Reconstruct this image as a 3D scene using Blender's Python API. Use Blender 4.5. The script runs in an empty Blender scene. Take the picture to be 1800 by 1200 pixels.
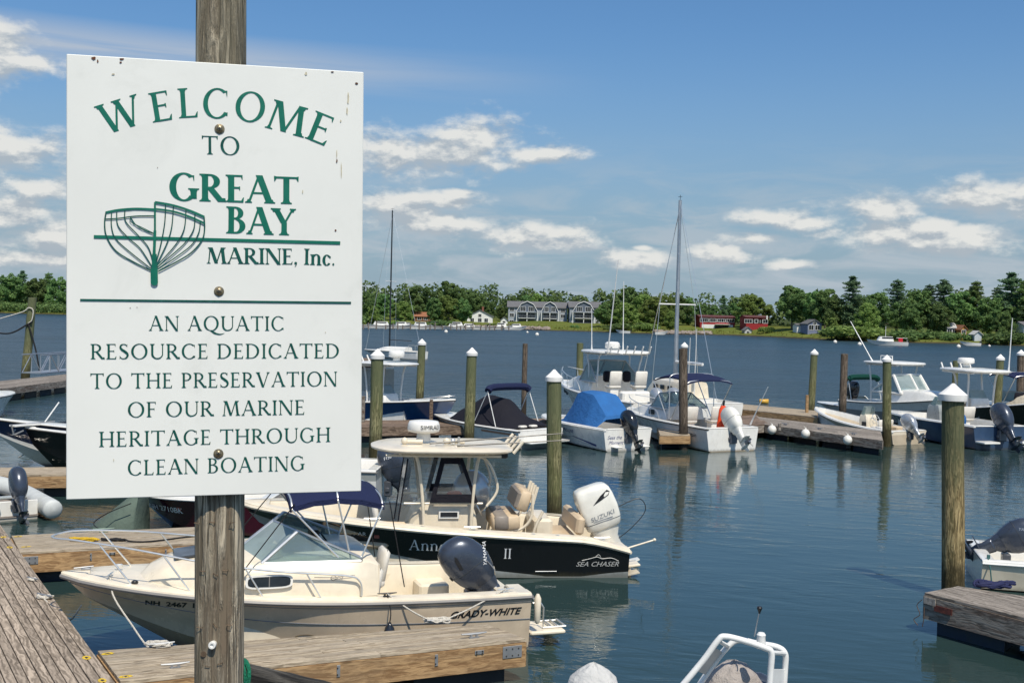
import bpy, math, random
from math import sin, cos, pi, radians, sqrt, atan2
from mathutils import Vector, Matrix, noise as mnoise

scene = bpy.context.scene
COL = scene.collection
rnd = random.Random(7)

# ------------------------------------------------------------------ camera
F_PX, W_PX, H_PX = 2000.0, 1800.0, 1200.0
EYE = Vector((0.0, 0.0, 4.6))
PITCH, ROLL = radians(1.32), radians(1.4)
_f = Vector((0, cos(PITCH), -sin(PITCH)))
_r0 = Vector((1, 0, 0))
_u0 = Vector((0, sin(PITCH), cos(PITCH)))
CR = _r0 * cos(ROLL) + _u0 * sin(ROLL)
CU = -_r0 * sin(ROLL) + _u0 * cos(ROLL)
cam_d = bpy.data.cameras.new('camera')
cam_d.sensor_width = 36.0
cam_d.lens = 36.0 * F_PX / W_PX
cam_d.clip_start, cam_d.clip_end = 0.1, 9000
cam = bpy.data.objects.new('camera', cam_d)
COL.objects.link(cam)
cam.matrix_world = Matrix((
    (CR.x, CU.x, -_f.x, EYE.x), (CR.y, CU.y, -_f.y, EYE.y),
    (CR.z, CU.z, -_f.z, EYE.z), (0, 0, 0, 1)))
scene.camera = cam

def ray(px, py):
    return _f + CR * ((px - 900.0) / F_PX) - CU * ((py - 600.0) / F_PX)
def at(px, py, z=0.0):
    d = ray(px, py)
    return EYE + d * ((z - EYE.z) / d.z)
def atd(px, py, Y):
    d = ray(px, py)
    return EYE + d * (Y / d.y)
def proj(p):
    v = Vector(p) - EYE
    k = v.dot(_f)
    return (900 + F_PX * v.dot(CR) / k, 600 - F_PX * v.dot(CU) / k)

# ------------------------------------------------------------------ sun, sky, exposure
SUN_EL, SUN_AZ = radians(57), radians(22)     # azimuth to the right of straight behind the camera
to_sun = Vector((sin(SUN_AZ) * cos(SUN_EL), -cos(SUN_AZ) * cos(SUN_EL), sin(SUN_EL)))
sd = bpy.data.lights.new('sun', 'SUN')
sd.energy, sd.angle, sd.color = 4.3, radians(0.53), (1.0, 0.91, 0.77)
sun = bpy.data.objects.new('sun', sd)
COL.objects.link(sun)
sun.rotation_euler = to_sun.to_track_quat('Z', 'Y').to_euler()

scene.view_settings.view_transform = 'Standard'
scene.view_settings.look = 'None'
scene.view_settings.gamma = 1
scene.view_settings.exposure = 0.13
scene.view_settings.use_curve_mapping = False

world = bpy.data.worlds.new('World')
scene.world = world
world.use_nodes = True

class NT:
    """tiny helper to write node trees"""
    def __init__(s, nt):
        s.nt = nt
        nt.nodes.clear()
    def n(s, t, **kw):
        nd = s.nt.nodes.new(t)
        for k, v in kw.items():
            setattr(nd, k, v)
        return nd
    def l(s, a, b):
        s.nt.links.new(a, b)
    def put(s, sock, v):
        if isinstance(v, bpy.types.NodeSocket):
            s.l(v, sock)
        else:
            sock.default_value = v
    def m(s, op, a, b=None, c=None, clamp=False):
        nd = s.n('ShaderNodeMath', operation=op, use_clamp=clamp)
        s.put(nd.inputs[0], a)
        if b is not None: s.put(nd.inputs[1], b)
        if c is not None: s.put(nd.inputs[2], c)
        return nd.outputs[0]
    def vm(s, op, a, b=None, c=None):
        nd = s.n('ShaderNodeVectorMath', operation=op)
        s.put(nd.inputs[0], a)
        if b is not None:
            if op == 'SCALE': s.put(nd.inputs['Scale'], b)
            else: s.put(nd.inputs[1], b)
        if c is not None: s.put(nd.inputs[2], c)
        return nd.outputs[1] if op == 'LENGTH' else nd.outputs[0]
    def noise(s, vec, scale=5, detail=4, rough=0.5, dist=0.0, out=0):
        nd = s.n('ShaderNodeTexNoise')
        if vec is not None: s.l(vec, nd.inputs['Vector'])
        nd.inputs['Scale'].default_value = scale
        nd.inputs['Detail'].default_value = detail
        nd.inputs['Roughness'].default_value = rough
        nd.inputs['Distortion'].default_value = dist
        return nd.outputs[out]
    def mix(s, fac, a, b, mode='MIX'):
        nd = s.n('ShaderNodeMix', data_type='RGBA', blend_type=mode)
        s.put(nd.inputs[0], fac)
        s.put(nd.inputs[6], a if isinstance(a, bpy.types.NodeSocket) else (*a[:3], 1))
        s.put(nd.inputs[7], b if isinstance(b, bpy.types.NodeSocket) else (*b[:3], 1))
        return nd.outputs[2]
    def ramp(s, fac, lo, hi, a=0.0, b=1.0, smooth=True):
        nd = s.n('ShaderNodeMapRange')
        nd.interpolation_type = 'SMOOTHSTEP' if smooth else 'LINEAR'
        s.put(nd.inputs[0], fac)
        nd.inputs[1].default_value, nd.inputs[2].default_value = lo, hi
        nd.inputs[3].default_value, nd.inputs[4].default_value = a, b
        return nd.outputs[0]

SKY_TINT = (0.52, 0.80, 1.02)
def build_world():
    T = NT(world.node_tree)
    tc = T.n('ShaderNodeTexCoord').outputs['Generated']
    sky = T.n('ShaderNodeTexSky')
    sky.sky_type = 'NISHITA'
    sky.sun_disc = False
    sky.sun_elevation = SUN_EL
    sky.sun_rotation = atan2(to_sun.x, to_sun.y)
    sky.altitude = 0
    sky.air_density, sky.dust_density, sky.ozone_density = 1.0, 1.2, 2.2
    T.l(tc, sky.inputs[0]) if sky.inputs else None
    sep = T.n('ShaderNodeSeparateXYZ'); T.l(tc, sep.inputs[0])
    x, y, z = sep.outputs
    az = T.m('ARCTAN2', x, y)
    el = T.m('ARCSINE', z)
    comb = T.n('ShaderNodeCombineXYZ'); T.l(az, comb.inputs[0]); T.l(el, comb.inputs[1])
    p = comb.outputs[0]
    # domain noise for the clouds, stretched sideways
    pn = T.vm('MULTIPLY', p, (1.0, 1.9, 1.0))
    n1 = T.noise(pn, 19, 9, 0.60)
    n2 = T.noise(T.vm('ADD', pn, (0.003, 0.014, 0.0)), 19, 9, 0.60)
    def azel(px, py):
        d = ray(px, py).normalized()
        return atan2(d.x, d.y), math.asin(d.z)
    blobs = [  # px, py, rx, ry
        (745, 272, 165, 40), (845, 244, 80, 38), (690, 262, 80, 34), (945, 272, 85, 16), (560, 285, 120, 30),
        (690, 362, 80, 28), (790, 352, 60, 16), (760, 392, 130, 18), (935, 420, 110, 28), (985, 412, 55, 20),
        (1262, 448, 62, 20), (1362, 384, 60, 17), (1420, 392, 50, 12), (1540, 366, 85, 27), (1560, 408, 100, 22),
        (1730, 352, 110, 32), (1810, 340, 90, 24), (1680, 420, 120, 28), (1640, 398, 50, 18), (1390, 465, 35, 10), (1120, 455, 75, 18),
        (1325, 420, 50, 12), (800, 340, 30, 8), (1130, 436, 20, 6),
        (35, 262, 95, 38), (65, 330, 70, 22), (25, 372, 70, 30), (95, 415, 70, 30), (0, 92, 55, 50), (60, 112, 60, 18), (40, 455, 130, 14),
        (2050, 300, 160, 60), (-250, 300, 200, 60), (2300, 420, 300, 30), (-400, 120, 200, 50)]
    dmin = None; dup = None; pu = T.vm('ADD', p, (0.0, 0.008, 0.0))
    for (px, py, rx, ry) in blobs:
        a, e = azel(px, py)
        sx, sy = F_PX / rx, F_PX / ry
        d = T.vm('LENGTH', T.vm('MULTIPLY_ADD', p, (sx, sy, 0), (-a * sx, -e * sy, 0)))
        dmin = d if dmin is None else T.m('MINIMUM', dmin, d)
        d2 = T.vm('LENGTH', T.vm('MULTIPLY_ADD', pu, (sx, sy, 0), (-a * sx, -e * sy, 0)))
        dup = d2 if dup is None else T.m('MINIMUM', dup, d2)
    dmin = T.m('MINIMUM', dmin, 3.0)
    dup = T.m('MINIMUM', dup, 3.0)
    body = T.m('SUBTRACT', 1.12, dmin)
    nn = T.m('MULTIPLY', T.m('SUBTRACT', n1, 0.5), 3.0)
    dens = T.m('ADD', body, nn)
    a_cu = T.ramp(dens, -0.25, 0.72)
    # soft lower, greyer veil clouds near the horizon
    pv = T.vm('MULTIPLY', p, (1.0, 5.0, 1.0))
    nv = T.noise(pv, 9.0, 8, 0.60, 0.6)
    low = T.ramp(el, 0.03, 0.17, 1.0, 0.0)
    a_veil = T.m('MULTIPLY', T.ramp(nv, 0.40, 0.64), T.m('MULTIPLY', low, 0.85))
    # cirrus streaks, slanting down to the right
    a0, e0 = azel(0, 50); a1, e1 = azel(1000, 132)
    sl = (e1 - e0) / (a1 - a0)
    off = T.m('SUBTRACT', T.m('SUBTRACT', el, e0), T.m('MULTIPLY', T.m('SUBTRACT', az, a0), sl))
    ps = T.n('ShaderNodeCombineXYZ'); T.l(az, ps.inputs[0]); T.l(T.m('MULTIPLY', off, 16.0), ps.inputs[1])
    ns = T.noise(ps.outputs[0], 4.5, 5, 0.55, 0.3)
    band = T.m('SUBTRACT', 1.0, T.m('ABSOLUTE', T.m('MULTIPLY', T.m('ADD', off, 0.006), 42.0)), clamp=True)
    bandx = T.ramp(az, a0 + 0.1, a1 + 0.06, 1.0, 0.0)
    a_ci = T.m('MULTIPLY', T.m('MULTIPLY', band, bandx), T.ramp(ns, 0.18, 0.55, 0.10, 0.95))
    high = T.ramp(el, 0.35, 0.6)
    nh = T.noise(T.vm('MULTIPLY', tc, (1.5, 1.5, 3.0)), 2.2, 8, 0.6)
    a_high = T.m('MULTIPLY', T.ramp(nh, 0.52, 0.72), T.m('MULTIPLY', high, 0.8))
    # cloud brightness: sunlit top edges, greyer bases
    lit = T.m('MULTIPLY', T.m('SUBTRACT', n1, n2), 6.0)
    shade = T.m('ADD', T.m('ADD', 0.46, lit), T.m('MULTIPLY', T.m('SUBTRACT', dup, dmin), 0.95))
    shade = T.m('MINIMUM', T.m('MAXIMUM', shade, 0.12), 1.0)
    ccol = T.mix(shade, (3.1, 3.65, 4.2), (6.7, 6.7, 6.45))
    vcol = (3.9, 4.45, 4.95)
    skyc = sky.outputs[0]
    tint = T.mix(1.0, skyc, SKY_TINT, 'MULTIPLY')
    hz = T.ramp(el, -0.02, 0.27, 0.92, 0.05)
    c = T.mix(hz, tint, (2.55, 3.40, 4.10))
    c = T.mix(a_ci, c, (4.0, 4.5, 5.2))
    c = T.mix(a_veil, c, vcol)
    c = T.mix(a_high, c, (5.0, 5.3, 5.6))
    c = T.mix(T.m('MULTIPLY', a_cu, 0.95), c, ccol)
    bg = T.n('ShaderNodeBackground')
    bg.inputs['Strength'].default_value = 0.108
    T.l(c, bg.inputs['Color'])
    out = T.n('ShaderNodeOutputWorld')
    T.l(bg.outputs[0], out.inputs['Surface'])


build_world()
# ------------------------------------------------------------------ materials
MATS = {}
def M(name, col, rough=0.5, metal=0.0, var=0.08, scale=3.0, bump=0.0, bscale=40.0, coat=0.0, spec=0.5, stain=None, stain_amt=0.0, sscale=2.0):
    """painted / moulded surface with slight uneven tone, optional bump and stains"""
    if name in MATS: return MATS[name]
    m = bpy.data.materials.new(name); m.use_nodes = True
    T = NT(m.node_tree)
    b = T.n('ShaderNodeBsdfPrincipled'); o = T.n('ShaderNodeOutputMaterial')
    T.l(b.outputs[0], o.inputs[0])
    geo = T.n('ShaderNodeTexCoord').outputs['Object']
    n = T.noise(geo, scale, 5, 0.6)
    lo = tuple(c * (1 - var) for c in col); hi = tuple(min(1, c * (1 + var)) for c in col)
    c = T.mix(T.ramp(n, 0.3, 0.7), lo, hi)
    if stain:
        s = T.noise(geo, sscale, 7, 0.7, 0.6)
        c = T.mix(T.ramp(s, 0.52, 0.72, 0.0, stain_amt), c, stain)
    if name.startswith('gelcoat'):
        sp_ = T.n('ShaderNodeSeparateXYZ'); T.l(geo, sp_.inputs[0])
        wl = T.m('ADD', sp_.outputs[2], T.m('MULTIPLY', T.m('SUBTRACT', T.noise(T.vm('MULTIPLY', geo, (6, 6, 2)), 1.5, 6, 0.7), 0.5), 0.14))
        c = T.mix(T.ramp(wl, 0.02, 0.13, 0.75, 0.0), c, tuple(0.35 * x + y for x, y in zip(col, (0.035, 0.030, 0.015))))
        st_ = T.noise(T.vm('MULTIPLY', geo, (9, 9, 0.7)), 1.0, 5, 0.65)
        c = T.mix(T.ramp(st_, 0.56, 0.78, 0.0, 0.30), c, tuple(x * 0.62 + 0.01 for x in col))
    T.l(c, b.inputs['Base Color'])
    T.l(T.ramp(n, 0.3, 0.7, max(0.02, rough * 0.85), min(1, rough * 1.15)), b.inputs['Roughness'])
    b.inputs['Metallic'].default_value = metal
    b.inputs['Specular IOR Level'].default_value = spec
    if coat: b.inputs['Coat Weight'].default_value = coat; b.inputs['Coat Roughness'].default_value = 0.08
    if bump:
        bn = T.n('ShaderNodeBump'); bn.inputs['Strength'].default_value = bump; bn.inputs['Distance'].default_value = 0.06 if 'canvas' in name else 0.02
        T.l(T.noise(geo, bscale, 4, 0.6), bn.inputs['Height']); T.l(bn.outputs[0], b.inputs['Normal'])
    MATS[name] = m
    return m

def wood(name, dark, light, axis=0, grain=1.0, bump=0.35, rand=0.25, streak=None, streak_amt=0.0, rough=0.8, knots=True, wet=None, wetz=(0.4, 1.6), gsc=1.0, top=None):
    """timber: grain runs along the given object axis"""
    if name in MATS: return MATS[name]
    m = bpy.data.materials.new(name); m.use_nodes = True
    T = NT(m.node_tree)
    b = T.n('ShaderNodeBsdfPrincipled'); o = T.n('ShaderNodeOutputMaterial')
    T.l(b.outputs[0], o.inputs[0])
    tc = T.n('ShaderNodeTexCoord').outputs['Object']
    info = T.n('ShaderNodeObjectInfo').outputs['Random']
    off = T.n('ShaderNodeCombineXYZ')
    r37 = T.m('MULTIPLY', info, 37.0)
    for i in range(3): T.l(r37, off.inputs[i])
    v = T.vm('ADD', tc, off.outputs[0])
    st = [14.0 * gsc] * 3; st[axis] = 0.55 * gsc
    warp = T.noise(T.vm('MULTIPLY', v, [2.2 if i != axis else 0.9 for i in range(3)]), 2.0, 3, 0.5, 0.0, 1)
    vs = T.vm('ADD', T.vm('MULTIPLY', v, st), T.vm('SCALE', warp, 2.6))
    g = T.noise(vs, 1.6 * grain, 7, 0.65, 0.5)
    fine = [70.0 * gsc] * 3; fine[axis] = 2.0 * gsc
    g2 = T.noise(T.vm('MULTIPLY', v, fine), 1.5, 4, 0.6)
    ring = T.n('ShaderNodeTexWave'); ring.wave_type = 'BANDS'; ring.bands_direction = 'Y' if axis != 1 else 'X'
    T.l(vs, ring.inputs['Vector']); ring.inputs['Scale'].default_value = 0.55; ring.inputs['Distortion'].default_value = 6.0
    ring.inputs['Detail'].default_value = 3
    f = T.m('ADD', T.m('MULTIPLY', T.ramp(g, 0.28, 0.72), 0.55), T.m('MULTIPLY', ring.outputs['Fac'], 0.25))
    f = T.m('ADD', f, T.m('MULTIPLY', g2, 0.25), clamp=True)
    f = T.ramp(f, 0.22, 0.80)
    c = T.mix(f, dark, light)
    if knots:
        vo = T.n('ShaderNodeTexVoronoi'); vo.feature = 'F1'
        kk = [5.0 * gsc] * 3; kk[axis] = 1.6 * gsc
        T.l(T.vm('MULTIPLY', v, kk), vo.inputs['Vector']); vo.inputs['Scale'].default_value = 0.8
        c = T.mix(T.ramp(vo.outputs['Distance'], 0.06, 0.16, 0.75, 0.0), c, tuple(x * 0.45 for x in dark))
    if axis == 2:
        ck = T.noise(T.vm('MULTIPLY', v, (16.0 * gsc, 16.0 * gsc, 0.45 * gsc)), 1.0, 3, 0.5, 0.25)
        line_ = T.m('ABSOLUTE', T.m('SUBTRACT', ck, 0.53))
        c = T.mix(T.ramp(line_, 0.004, 0.016, 0.85, 0.0), c, tuple(x * 0.3 for x in dark))
        f = T.m('MULTIPLY', f, T.ramp(line_, 0.002, 0.02, 0.2, 1.0))
    if streak:
        s = T.noise(T.vm('MULTIPLY', v, [4.0 if i != axis else 0.5 for i in range(3)]), 1.3, 5, 0.65, 0.8)
        c = T.mix(T.ramp(s, 0.42, 0.68, 0.0, streak_amt), c, streak)
    if top:
        sepn = T.n('ShaderNodeSeparateXYZ'); T.l(tc, sepn.inputs[0])
        tz = T.m('ADD', sepn.outputs[2], T.m('MULTIPLY', T.noise(tc, 1.7, 4), 1.1))
        c = T.mix(T.ramp(tz, 2.0, 3.4, 0.0, 0.8), c, top)
    if wet:
        sepn = T.n('ShaderNodeSeparateXYZ'); T.l(tc, sepn.inputs[0])
        wz = T.m('ADD', sepn.outputs[2], T.m('MULTIPLY', T.m('SUBTRACT', T.noise(tc, 5.0, 5), 0.5), 0.9))
        c = T.mix(T.ramp(wz, wetz[0], wetz[1], 0.85, 0.0), c, wet)
    rv = T.ramp(info, 0, 1, 1 - rand, 1 + rand * 0.6, False)
    hsv = T.n('ShaderNodeHueSaturation'); T.l(c, hsv.inputs['Color']); T.l(rv, hsv.inputs['Value'])
    T.l(hsv.outputs[0], b.inputs['Base Color'])
    b.inputs['Roughness'].default_value = rough
    b.inputs['Specular IOR Level'].default_value = 0.25
    bn = T.n('ShaderNodeBump'); bn.inputs['Strength'].default_value = bump; bn.inputs['Distance'].default_value = 0.01
    T.l(f, bn.inputs['Height']); T.l(bn.outputs[0], b.inputs['Normal'])
    MATS[name] = m
    return m

def glass(name, tint=(0.75, 0.85, 0.85), opac=0.25, rough=0.02):
    if name in MATS: return MATS[name]
    m = bpy.data.materials.new(name); m.use_nodes = True
    T = NT(m.node_tree)
    o = T.n('ShaderNodeOutputMaterial')
    tr = T.n('ShaderNodeBsdfTransparent'); tr.inputs[0].default_value = (*tint, 1)
    gl = T.n('ShaderNodeBsdfPrincipled'); gl.inputs['Base Color'].default_value = (tint[0] * .5, tint[1] * .52, tint[2] * .52, 1); gl.inputs['Roughness'].default_value = rough
    lw = T.n('ShaderNodeLayerWeight'); lw.inputs[0].default_value = 0.35
    geo = T.n('ShaderNodeTexCoord').outputs['Object']
    n = T.noise(geo, 3, 4)
    f = T.m('ADD', T.m('MULTIPLY', lw.outputs['Fresnel'], 0.32), T.ramp(n, 0.3, 0.8, opac * 0.7, opac * 1.3), clamp=True)
    mx = T.n('ShaderNodeMixShader'); T.l(f, mx.inputs[0]); T.l(tr.outputs[0], mx.inputs[1]); T.l(gl.outputs[0], mx.inputs[2])
    T.l(mx.outputs[0], o.inputs[0])
    MATS[name] = m
    return m

# ------------------------------------------------------------------ object helpers
def tag(o, label=None, cat=None, group=None, kind=None):
    if label: o['label'] = label
    if cat: o['category'] = cat
    if group: o['group'] = group
    if kind: o['kind'] = kind
    return o
def thing(name, label, cat, loc=(0, 0, 0), rz=0.0, group=None, mat=None):
    o = bpy.data.objects.new(name, None); COL.objects.link(o)
    o.empty_display_size = 0.2
    if mat is not None: o.matrix_world = mat
    else: o.location = loc; o.rotation_euler = (0, 0, rz)
    return tag(o, label, cat, group)
def copy_tree(o, parent=None):
    c = o.copy(); COL.objects.link(c)
    if parent is not None: c.parent = parent
    for ch in list(o.children): copy_tree(ch, c)
    return c

class G:
    """collects geometry, then links it as one mesh object"""
    def __init__(s): s.v, s.f = [], []
    def add(s, vs, fs):
        n = len(s.v); s.v += [tuple(p) for p in vs]; s.f += [tuple(i + n for i in f) for f in fs]
        return s
    def poly(s, pts): return s.add(pts, [tuple(range(len(pts)))])
    def box(s, c, d, R=None, ch=0.0):
        hx, hy, hz = d[0] / 2, d[1] / 2, d[2] / 2
        if ch <= 0:
            vs = [(x, y, z) for z in (-hz, hz) for y in (-hy, hy) for x in (-hx, hx)]
            fs = [(0, 2, 3, 1), (4, 5, 7, 6), (0, 1, 5, 4), (2, 6, 7, 3), (0, 4, 6, 2), (1, 3, 7, 5)]
        else:
            ch = min(ch, hx * .9, hy * .9, hz * .9)
            def ring(x, y, z, k): return [(x - k, y, z), (x, y - k, z), (x, -y + k, z), (x - k, -y, z), (-x + k, -y, z), (-x, -y + k, z), (-x, y - k, z), (-x + k, y, z)]
            vs = ring(hx - ch, hy - ch, -hz, ch * .4) + ring(hx, hy, -hz + ch, ch) + ring(hx, hy, hz - ch, ch) + ring(hx - ch, hy - ch, hz, ch * .4)
            fs = []
            for r in range(3):
                for i in range(8):
                    j = (i + 1) % 8
                    fs.append((r * 8 + i, r * 8 + 8 + i, r * 8 + 8 + j, r * 8 + j))
            fs += [tuple(range(8)), tuple(range(31, 23, -1))]
        c = Vector(c)
        if R is not None: vs = [R @ Vector(p) for p in vs]
        return s.add([Vector(p) + c for p in vs], fs)
    def tube(s, pts, r, seg=6, caps=True):
        pts = [Vector(p) for p in pts]
        n = len(pts); vs = []; prev = None
        rs = r if isinstance(r, (list, tuple)) else [r] * n
        for i, p in enumerate(pts):
            t = (pts[min(i + 1, n - 1)] - pts[max(i - 1, 0)])
            if t.length < 1e-9: t = Vector((0, 0, 1))
            t.normalize()
            if prev is None:
                a = Vector((0, 0, 1)) if abs(t.z) < .9 else Vector((1, 0, 0))
                u = t.cross(a).normalized()
            else:
                u = (prev - t * prev.dot(t))
                u = u.normalized() if u.length > 1e-6 else t.orthogonal().normalized()
            prev = u; w = t.cross(u)
            vs += [p + (u * cos(2 * pi * k / seg) + w * sin(2 * pi * k / seg)) * rs[i] for k in range(seg)]
        fs = []
        for i in range(n - 1):
            for k in range(seg):
                j = (k + 1) % seg
                fs.append((i * seg + k, i * seg + j, i * seg + seg + j, i * seg + seg + k))
        if caps: fs += [tuple(range(seg - 1, -1, -1)), tuple(range((n - 1) * seg, n * seg))]
        return s.add(vs, fs)
    def loft(s, secs, caps=True, closed=True):
        k = len(secs[0]); vs = [p for sc in secs for p in sc]; fs = []
        for i in range(len(secs) - 1):
            for a in range(k if closed else k - 1):
                b = (a + 1) % k
                fs.append((i * k + a, i * k + b, (i + 1) * k + b, (i + 1) * k + a))
        if caps: fs += [tuple(range(k - 1, -1, -1)), tuple(range((len(secs) - 1) * k, len(secs) * k))]
        return s.add(vs, fs)
    def lathe(s, prof, seg=16, c=(0, 0, 0)):
        cx, cy, cz = c
        secs = [[(cx + r * cos(2 * pi * k / seg), cy + r * sin(2 * pi * k / seg), cz + z) for k in range(seg)] for r, z in prof]
        return s.loft(secs)
    def ell(s, c, r, seg=12, rings=8, R=None):
        c = Vector(c); secs = []
        for i in range(rings + 1):
            a = -pi / 2 + pi * (0.02 + 0.96 * i / rings)
            sec = [Vector((r[0] * cos(a) * cos(2 * pi * k / seg), r[1] * cos(a) * sin(2 * pi * k / seg), r[2] * sin(a))) for k in range(seg)]
            secs.append([(R @ q if R is not None else q) + c for q in sec])
        return s.loft(secs)
    def grid(s, rows):
        k = len(rows[0]); vs = [p for r in rows for p in r]; fs = []
        for i in range(len(rows) - 1):
            for a in range(k - 1):
                fs.append((i * k + a, i * k + a + 1, (i + 1) * k + a + 1, (i + 1) * k + a))
        return s.add(vs, fs)
    def build(s, name, mat, parent=None, smooth=40, label=None):
        me = bpy.data.meshes.new(name)
        me.from_pydata(s.v, [], s.f); me.materials.append(mat)
        if smooth:
            me.polygons.foreach_set('use_smooth', [True] * len(me.polygons))
            me.set_sharp_from_angle(angle=radians(smooth))
        me.update()
        o = bpy.data.objects.new(name, me); COL.objects.link(o)
        if parent is not None: o.parent = parent
        if label: o['label'] = label
        return o

def solid(g_face_pts, thick_vec):
    """closed slab from a flat polygon"""
    a = [Vector(p) for p in g_face_pts]; b = [p + Vector(thick_vec) for p in a]
    n = len(a); g = G()
    g.add(a + b, [tuple(range(n)), tuple(range(2 * n - 1, n - 1, -1))] + [(i, i + n, (i + 1) % n + n, (i + 1) % n) for i in range(n)])
    return g

def curve(pts, n=8):
    """Catmull-Rom through the points"""
    P = [Vector(p) for p in pts]; out = []
    for i in range(len(P) - 1):
        p0, p1, p2, p3 = P[max(i - 1, 0)], P[i], P[i + 1], P[min(i + 2, len(P) - 1)]
        for k in range(n):
            t = k / n
            out.append(0.5 * ((2 * p1) + (p2 - p0) * t + (2 * p0 - 5 * p1 + 4 * p2 - p3) * t * t + (3 * p1 - p0 - 3 * p2 + p3) * t ** 3))
    out.append(P[-1]); return out

_tc = {}
def text_mesh(s, shear=0.0, offset=0.0):
    """outline of a word in the plain built-in face; returns verts2d, faces, width (cap height 1)"""
    key = (s, shear, offset)
    if key in _tc: return _tc[key]
    cu = bpy.data.curves.new('t', 'FONT'); cu.body = s; cu.size = 1.0; cu.shear = shear; cu.offset = offset; cu.resolution_u = 3
    ob = bpy.data.objects.new('t', cu); COL.objects.link(ob)
    bpy.context.view_layer.update()
    dg = bpy.context.evaluated_depsgraph_get()
    me = bpy.data.meshes.new_from_object(ob.evaluated_get(dg))
    vs = [(v.co.x, v.co.y) for v in me.vertices]; fs = [tuple(p.vertices) for p in me.polygons]
    bpy.data.objects.remove(ob); bpy.data.curves.remove(cu); bpy.data.meshes.remove(me)
    x0 = min(v[0] for v in vs); y0 = 0.0; hh = 0.73
    vs = [((x - x0) / hh, (y - y0) / hh) for x, y in vs]
    _tc[key] = (vs, fs, max(v[0] for v in vs))
    return _tc[key]
# ------------------------------------------------------------------ shared materials
gel_white = M('gelcoat_white', (0.76, 0.75, 0.71), 0.28, coat=0.4, var=.04, stain=(0.60, 0.56, 0.48), stain_amt=0.22)
gel_cream = M('gelcoat_cream', (0.74, 0.66, 0.52), 0.32, coat=0.3, stain=(0.45, 0.36, 0.25), stain_amt=0.3, sscale=1.2)
gel_cream_hull = M('gelcoat_cream_hull', (0.60, 0.49, 0.36), 0.25, coat=0.5, stain=(0.36, 0.27, 0.18), stain_amt=0.35, sscale=1.5)
gel_black = M('gelcoat_black', (0.008, 0.008, 0.009), 0.12, coat=0.6)
gel_grey = M('gelcoat_grey', (0.33, 0.35, 0.34), 0.3, coat=0.3, stain=(0.2, 0.22, 0.18), stain_amt=0.5)
gel_blue = M('gelcoat_blue', (0.010, 0.055, 0.16), 0.2, coat=0.5)
gel_navy = M('gelcoat_navy', (0.010, 0.022, 0.075), 0.15, coat=0.6)
gel_navy2 = M('gelcoat_slate_navy', (0.03, 0.06, 0.12), 0.2, coat=0.5)
gel_maroon = M('gelcoat_maroon', (0.045, 0.004, 0.012), 0.12, coat=0.7)
bottom_dark = M('bottom_paint', (0.03, 0.05, 0.07), 0.7, stain=(0.05, 0.09, 0.04), stain_amt=0.7)
bottom_red = M('bottom_paint_red', (0.10, 0.03, 0.02), 0.7)
rub_black = M('rub_rail_rubber', (0.03, 0.03, 0.03), 0.5)
rub_grey = M('rub_rail_grey', (0.20, 0.19, 0.18), 0.45)
steel = M('stainless_steel', (0.80, 0.79, 0.75), 0.32, metal=0.75, var=0.03)
alu_white = M('powder_coated_white', (0.74, 0.74, 0.72), 0.35)
alu = M('dull_aluminium', (0.50, 0.51, 0.52), 0.4, metal=0.8)
black_pl = M('black_plastic', (0.015, 0.015, 0.016), 0.4)
sole_m = M('nonskid_sole', (0.62, 0.57, 0.48), 0.7, bump=0.3, bscale=90, stain=(0.3, 0.26, 0.2), stain_amt=0.4)
tan_v = M('tan_vinyl', (0.56, 0.44, 0.30), 0.55, bump=0.2, bscale=12)
grey_v = M('taupe_vinyl', (0.24, 0.21, 0.18), 0.55, bump=0.2, bscale=12)
white_v = M('white_vinyl', (0.66, 0.63, 0.57), 0.5, bump=0.2, bscale=10)
navy_c = M('navy_canvas', (0.014, 0.020, 0.060), 0.85, bump=0.5, bscale=14, spec=0.2)
black_c = M('black_canvas', (0.012, 0.012, 0.018), 0.8, bump=0.5, bscale=9, spec=0.2)
blue_c = M('bright_blue_canvas', (0.028, 0.125, 0.34), 0.85, bump=0.6, bscale=7, spec=0.2)
green_c = M('green_canvas', (0.004, 0.045, 0.035), 0.85, bump=0.4, bscale=12, spec=0.2)
grey_c = M('grey_canvas', (0.34, 0.31, 0.29), 0.9, bump=0.8, bscale=9, spec=0.15, stain=(0.22, 0.2, 0.19), stain_amt=0.5)
beige_c = M('beige_canvas', (0.52, 0.46, 0.36), 0.9, bump=0.8, bscale=6, spec=0.15)
hypalon = M('grey_rubber_tube', (0.50, 0.52, 0.51), 0.55, bump=0.15, bscale=8, stain=(0.3, 0.3, 0.28), stain_amt=0.4)
gl = glass('windscreen_glass')
gl_dark = glass('smoked_glass', (0.12, 0.13, 0.15), 0.8)
vinyl_clear = glass('clear_vinyl', (0.86, 0.86, 0.84), 0.16, 0.12)
glass_win = M('dark_window_glass', (0.02, 0.025, 0.03), 0.06, var=0.3)
cowl_grey = M('engine_cowl_blue_grey', (0.055, 0.068, 0.095), 0.28, metal=0.4, coat=0.3)
cowl_white = M('engine_cowl_white', (0.76, 0.745, 0.68), 0.25, coat=0.6)
cowl_black = M('engine_cowl_black', (0.012, 0.013, 0.016), 0.18, coat=0.6)
cowl_silver = M('engine_cowl_silver', (0.46, 0.48, 0.50), 0.25, metal=0.5, coat=0.5)
letter_black = M('lettering_black', (0.012, 0.014, 0.016), 0.4)
letter_white = M('lettering_white', (0.85, 0.86, 0.86), 0.4)
letter_grey = M('lettering_grey', (0.16, 0.17, 0.19), 0.4)
letter_navy = M('lettering_navy', (0.015, 0.03, 0.16), 0.4)
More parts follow.
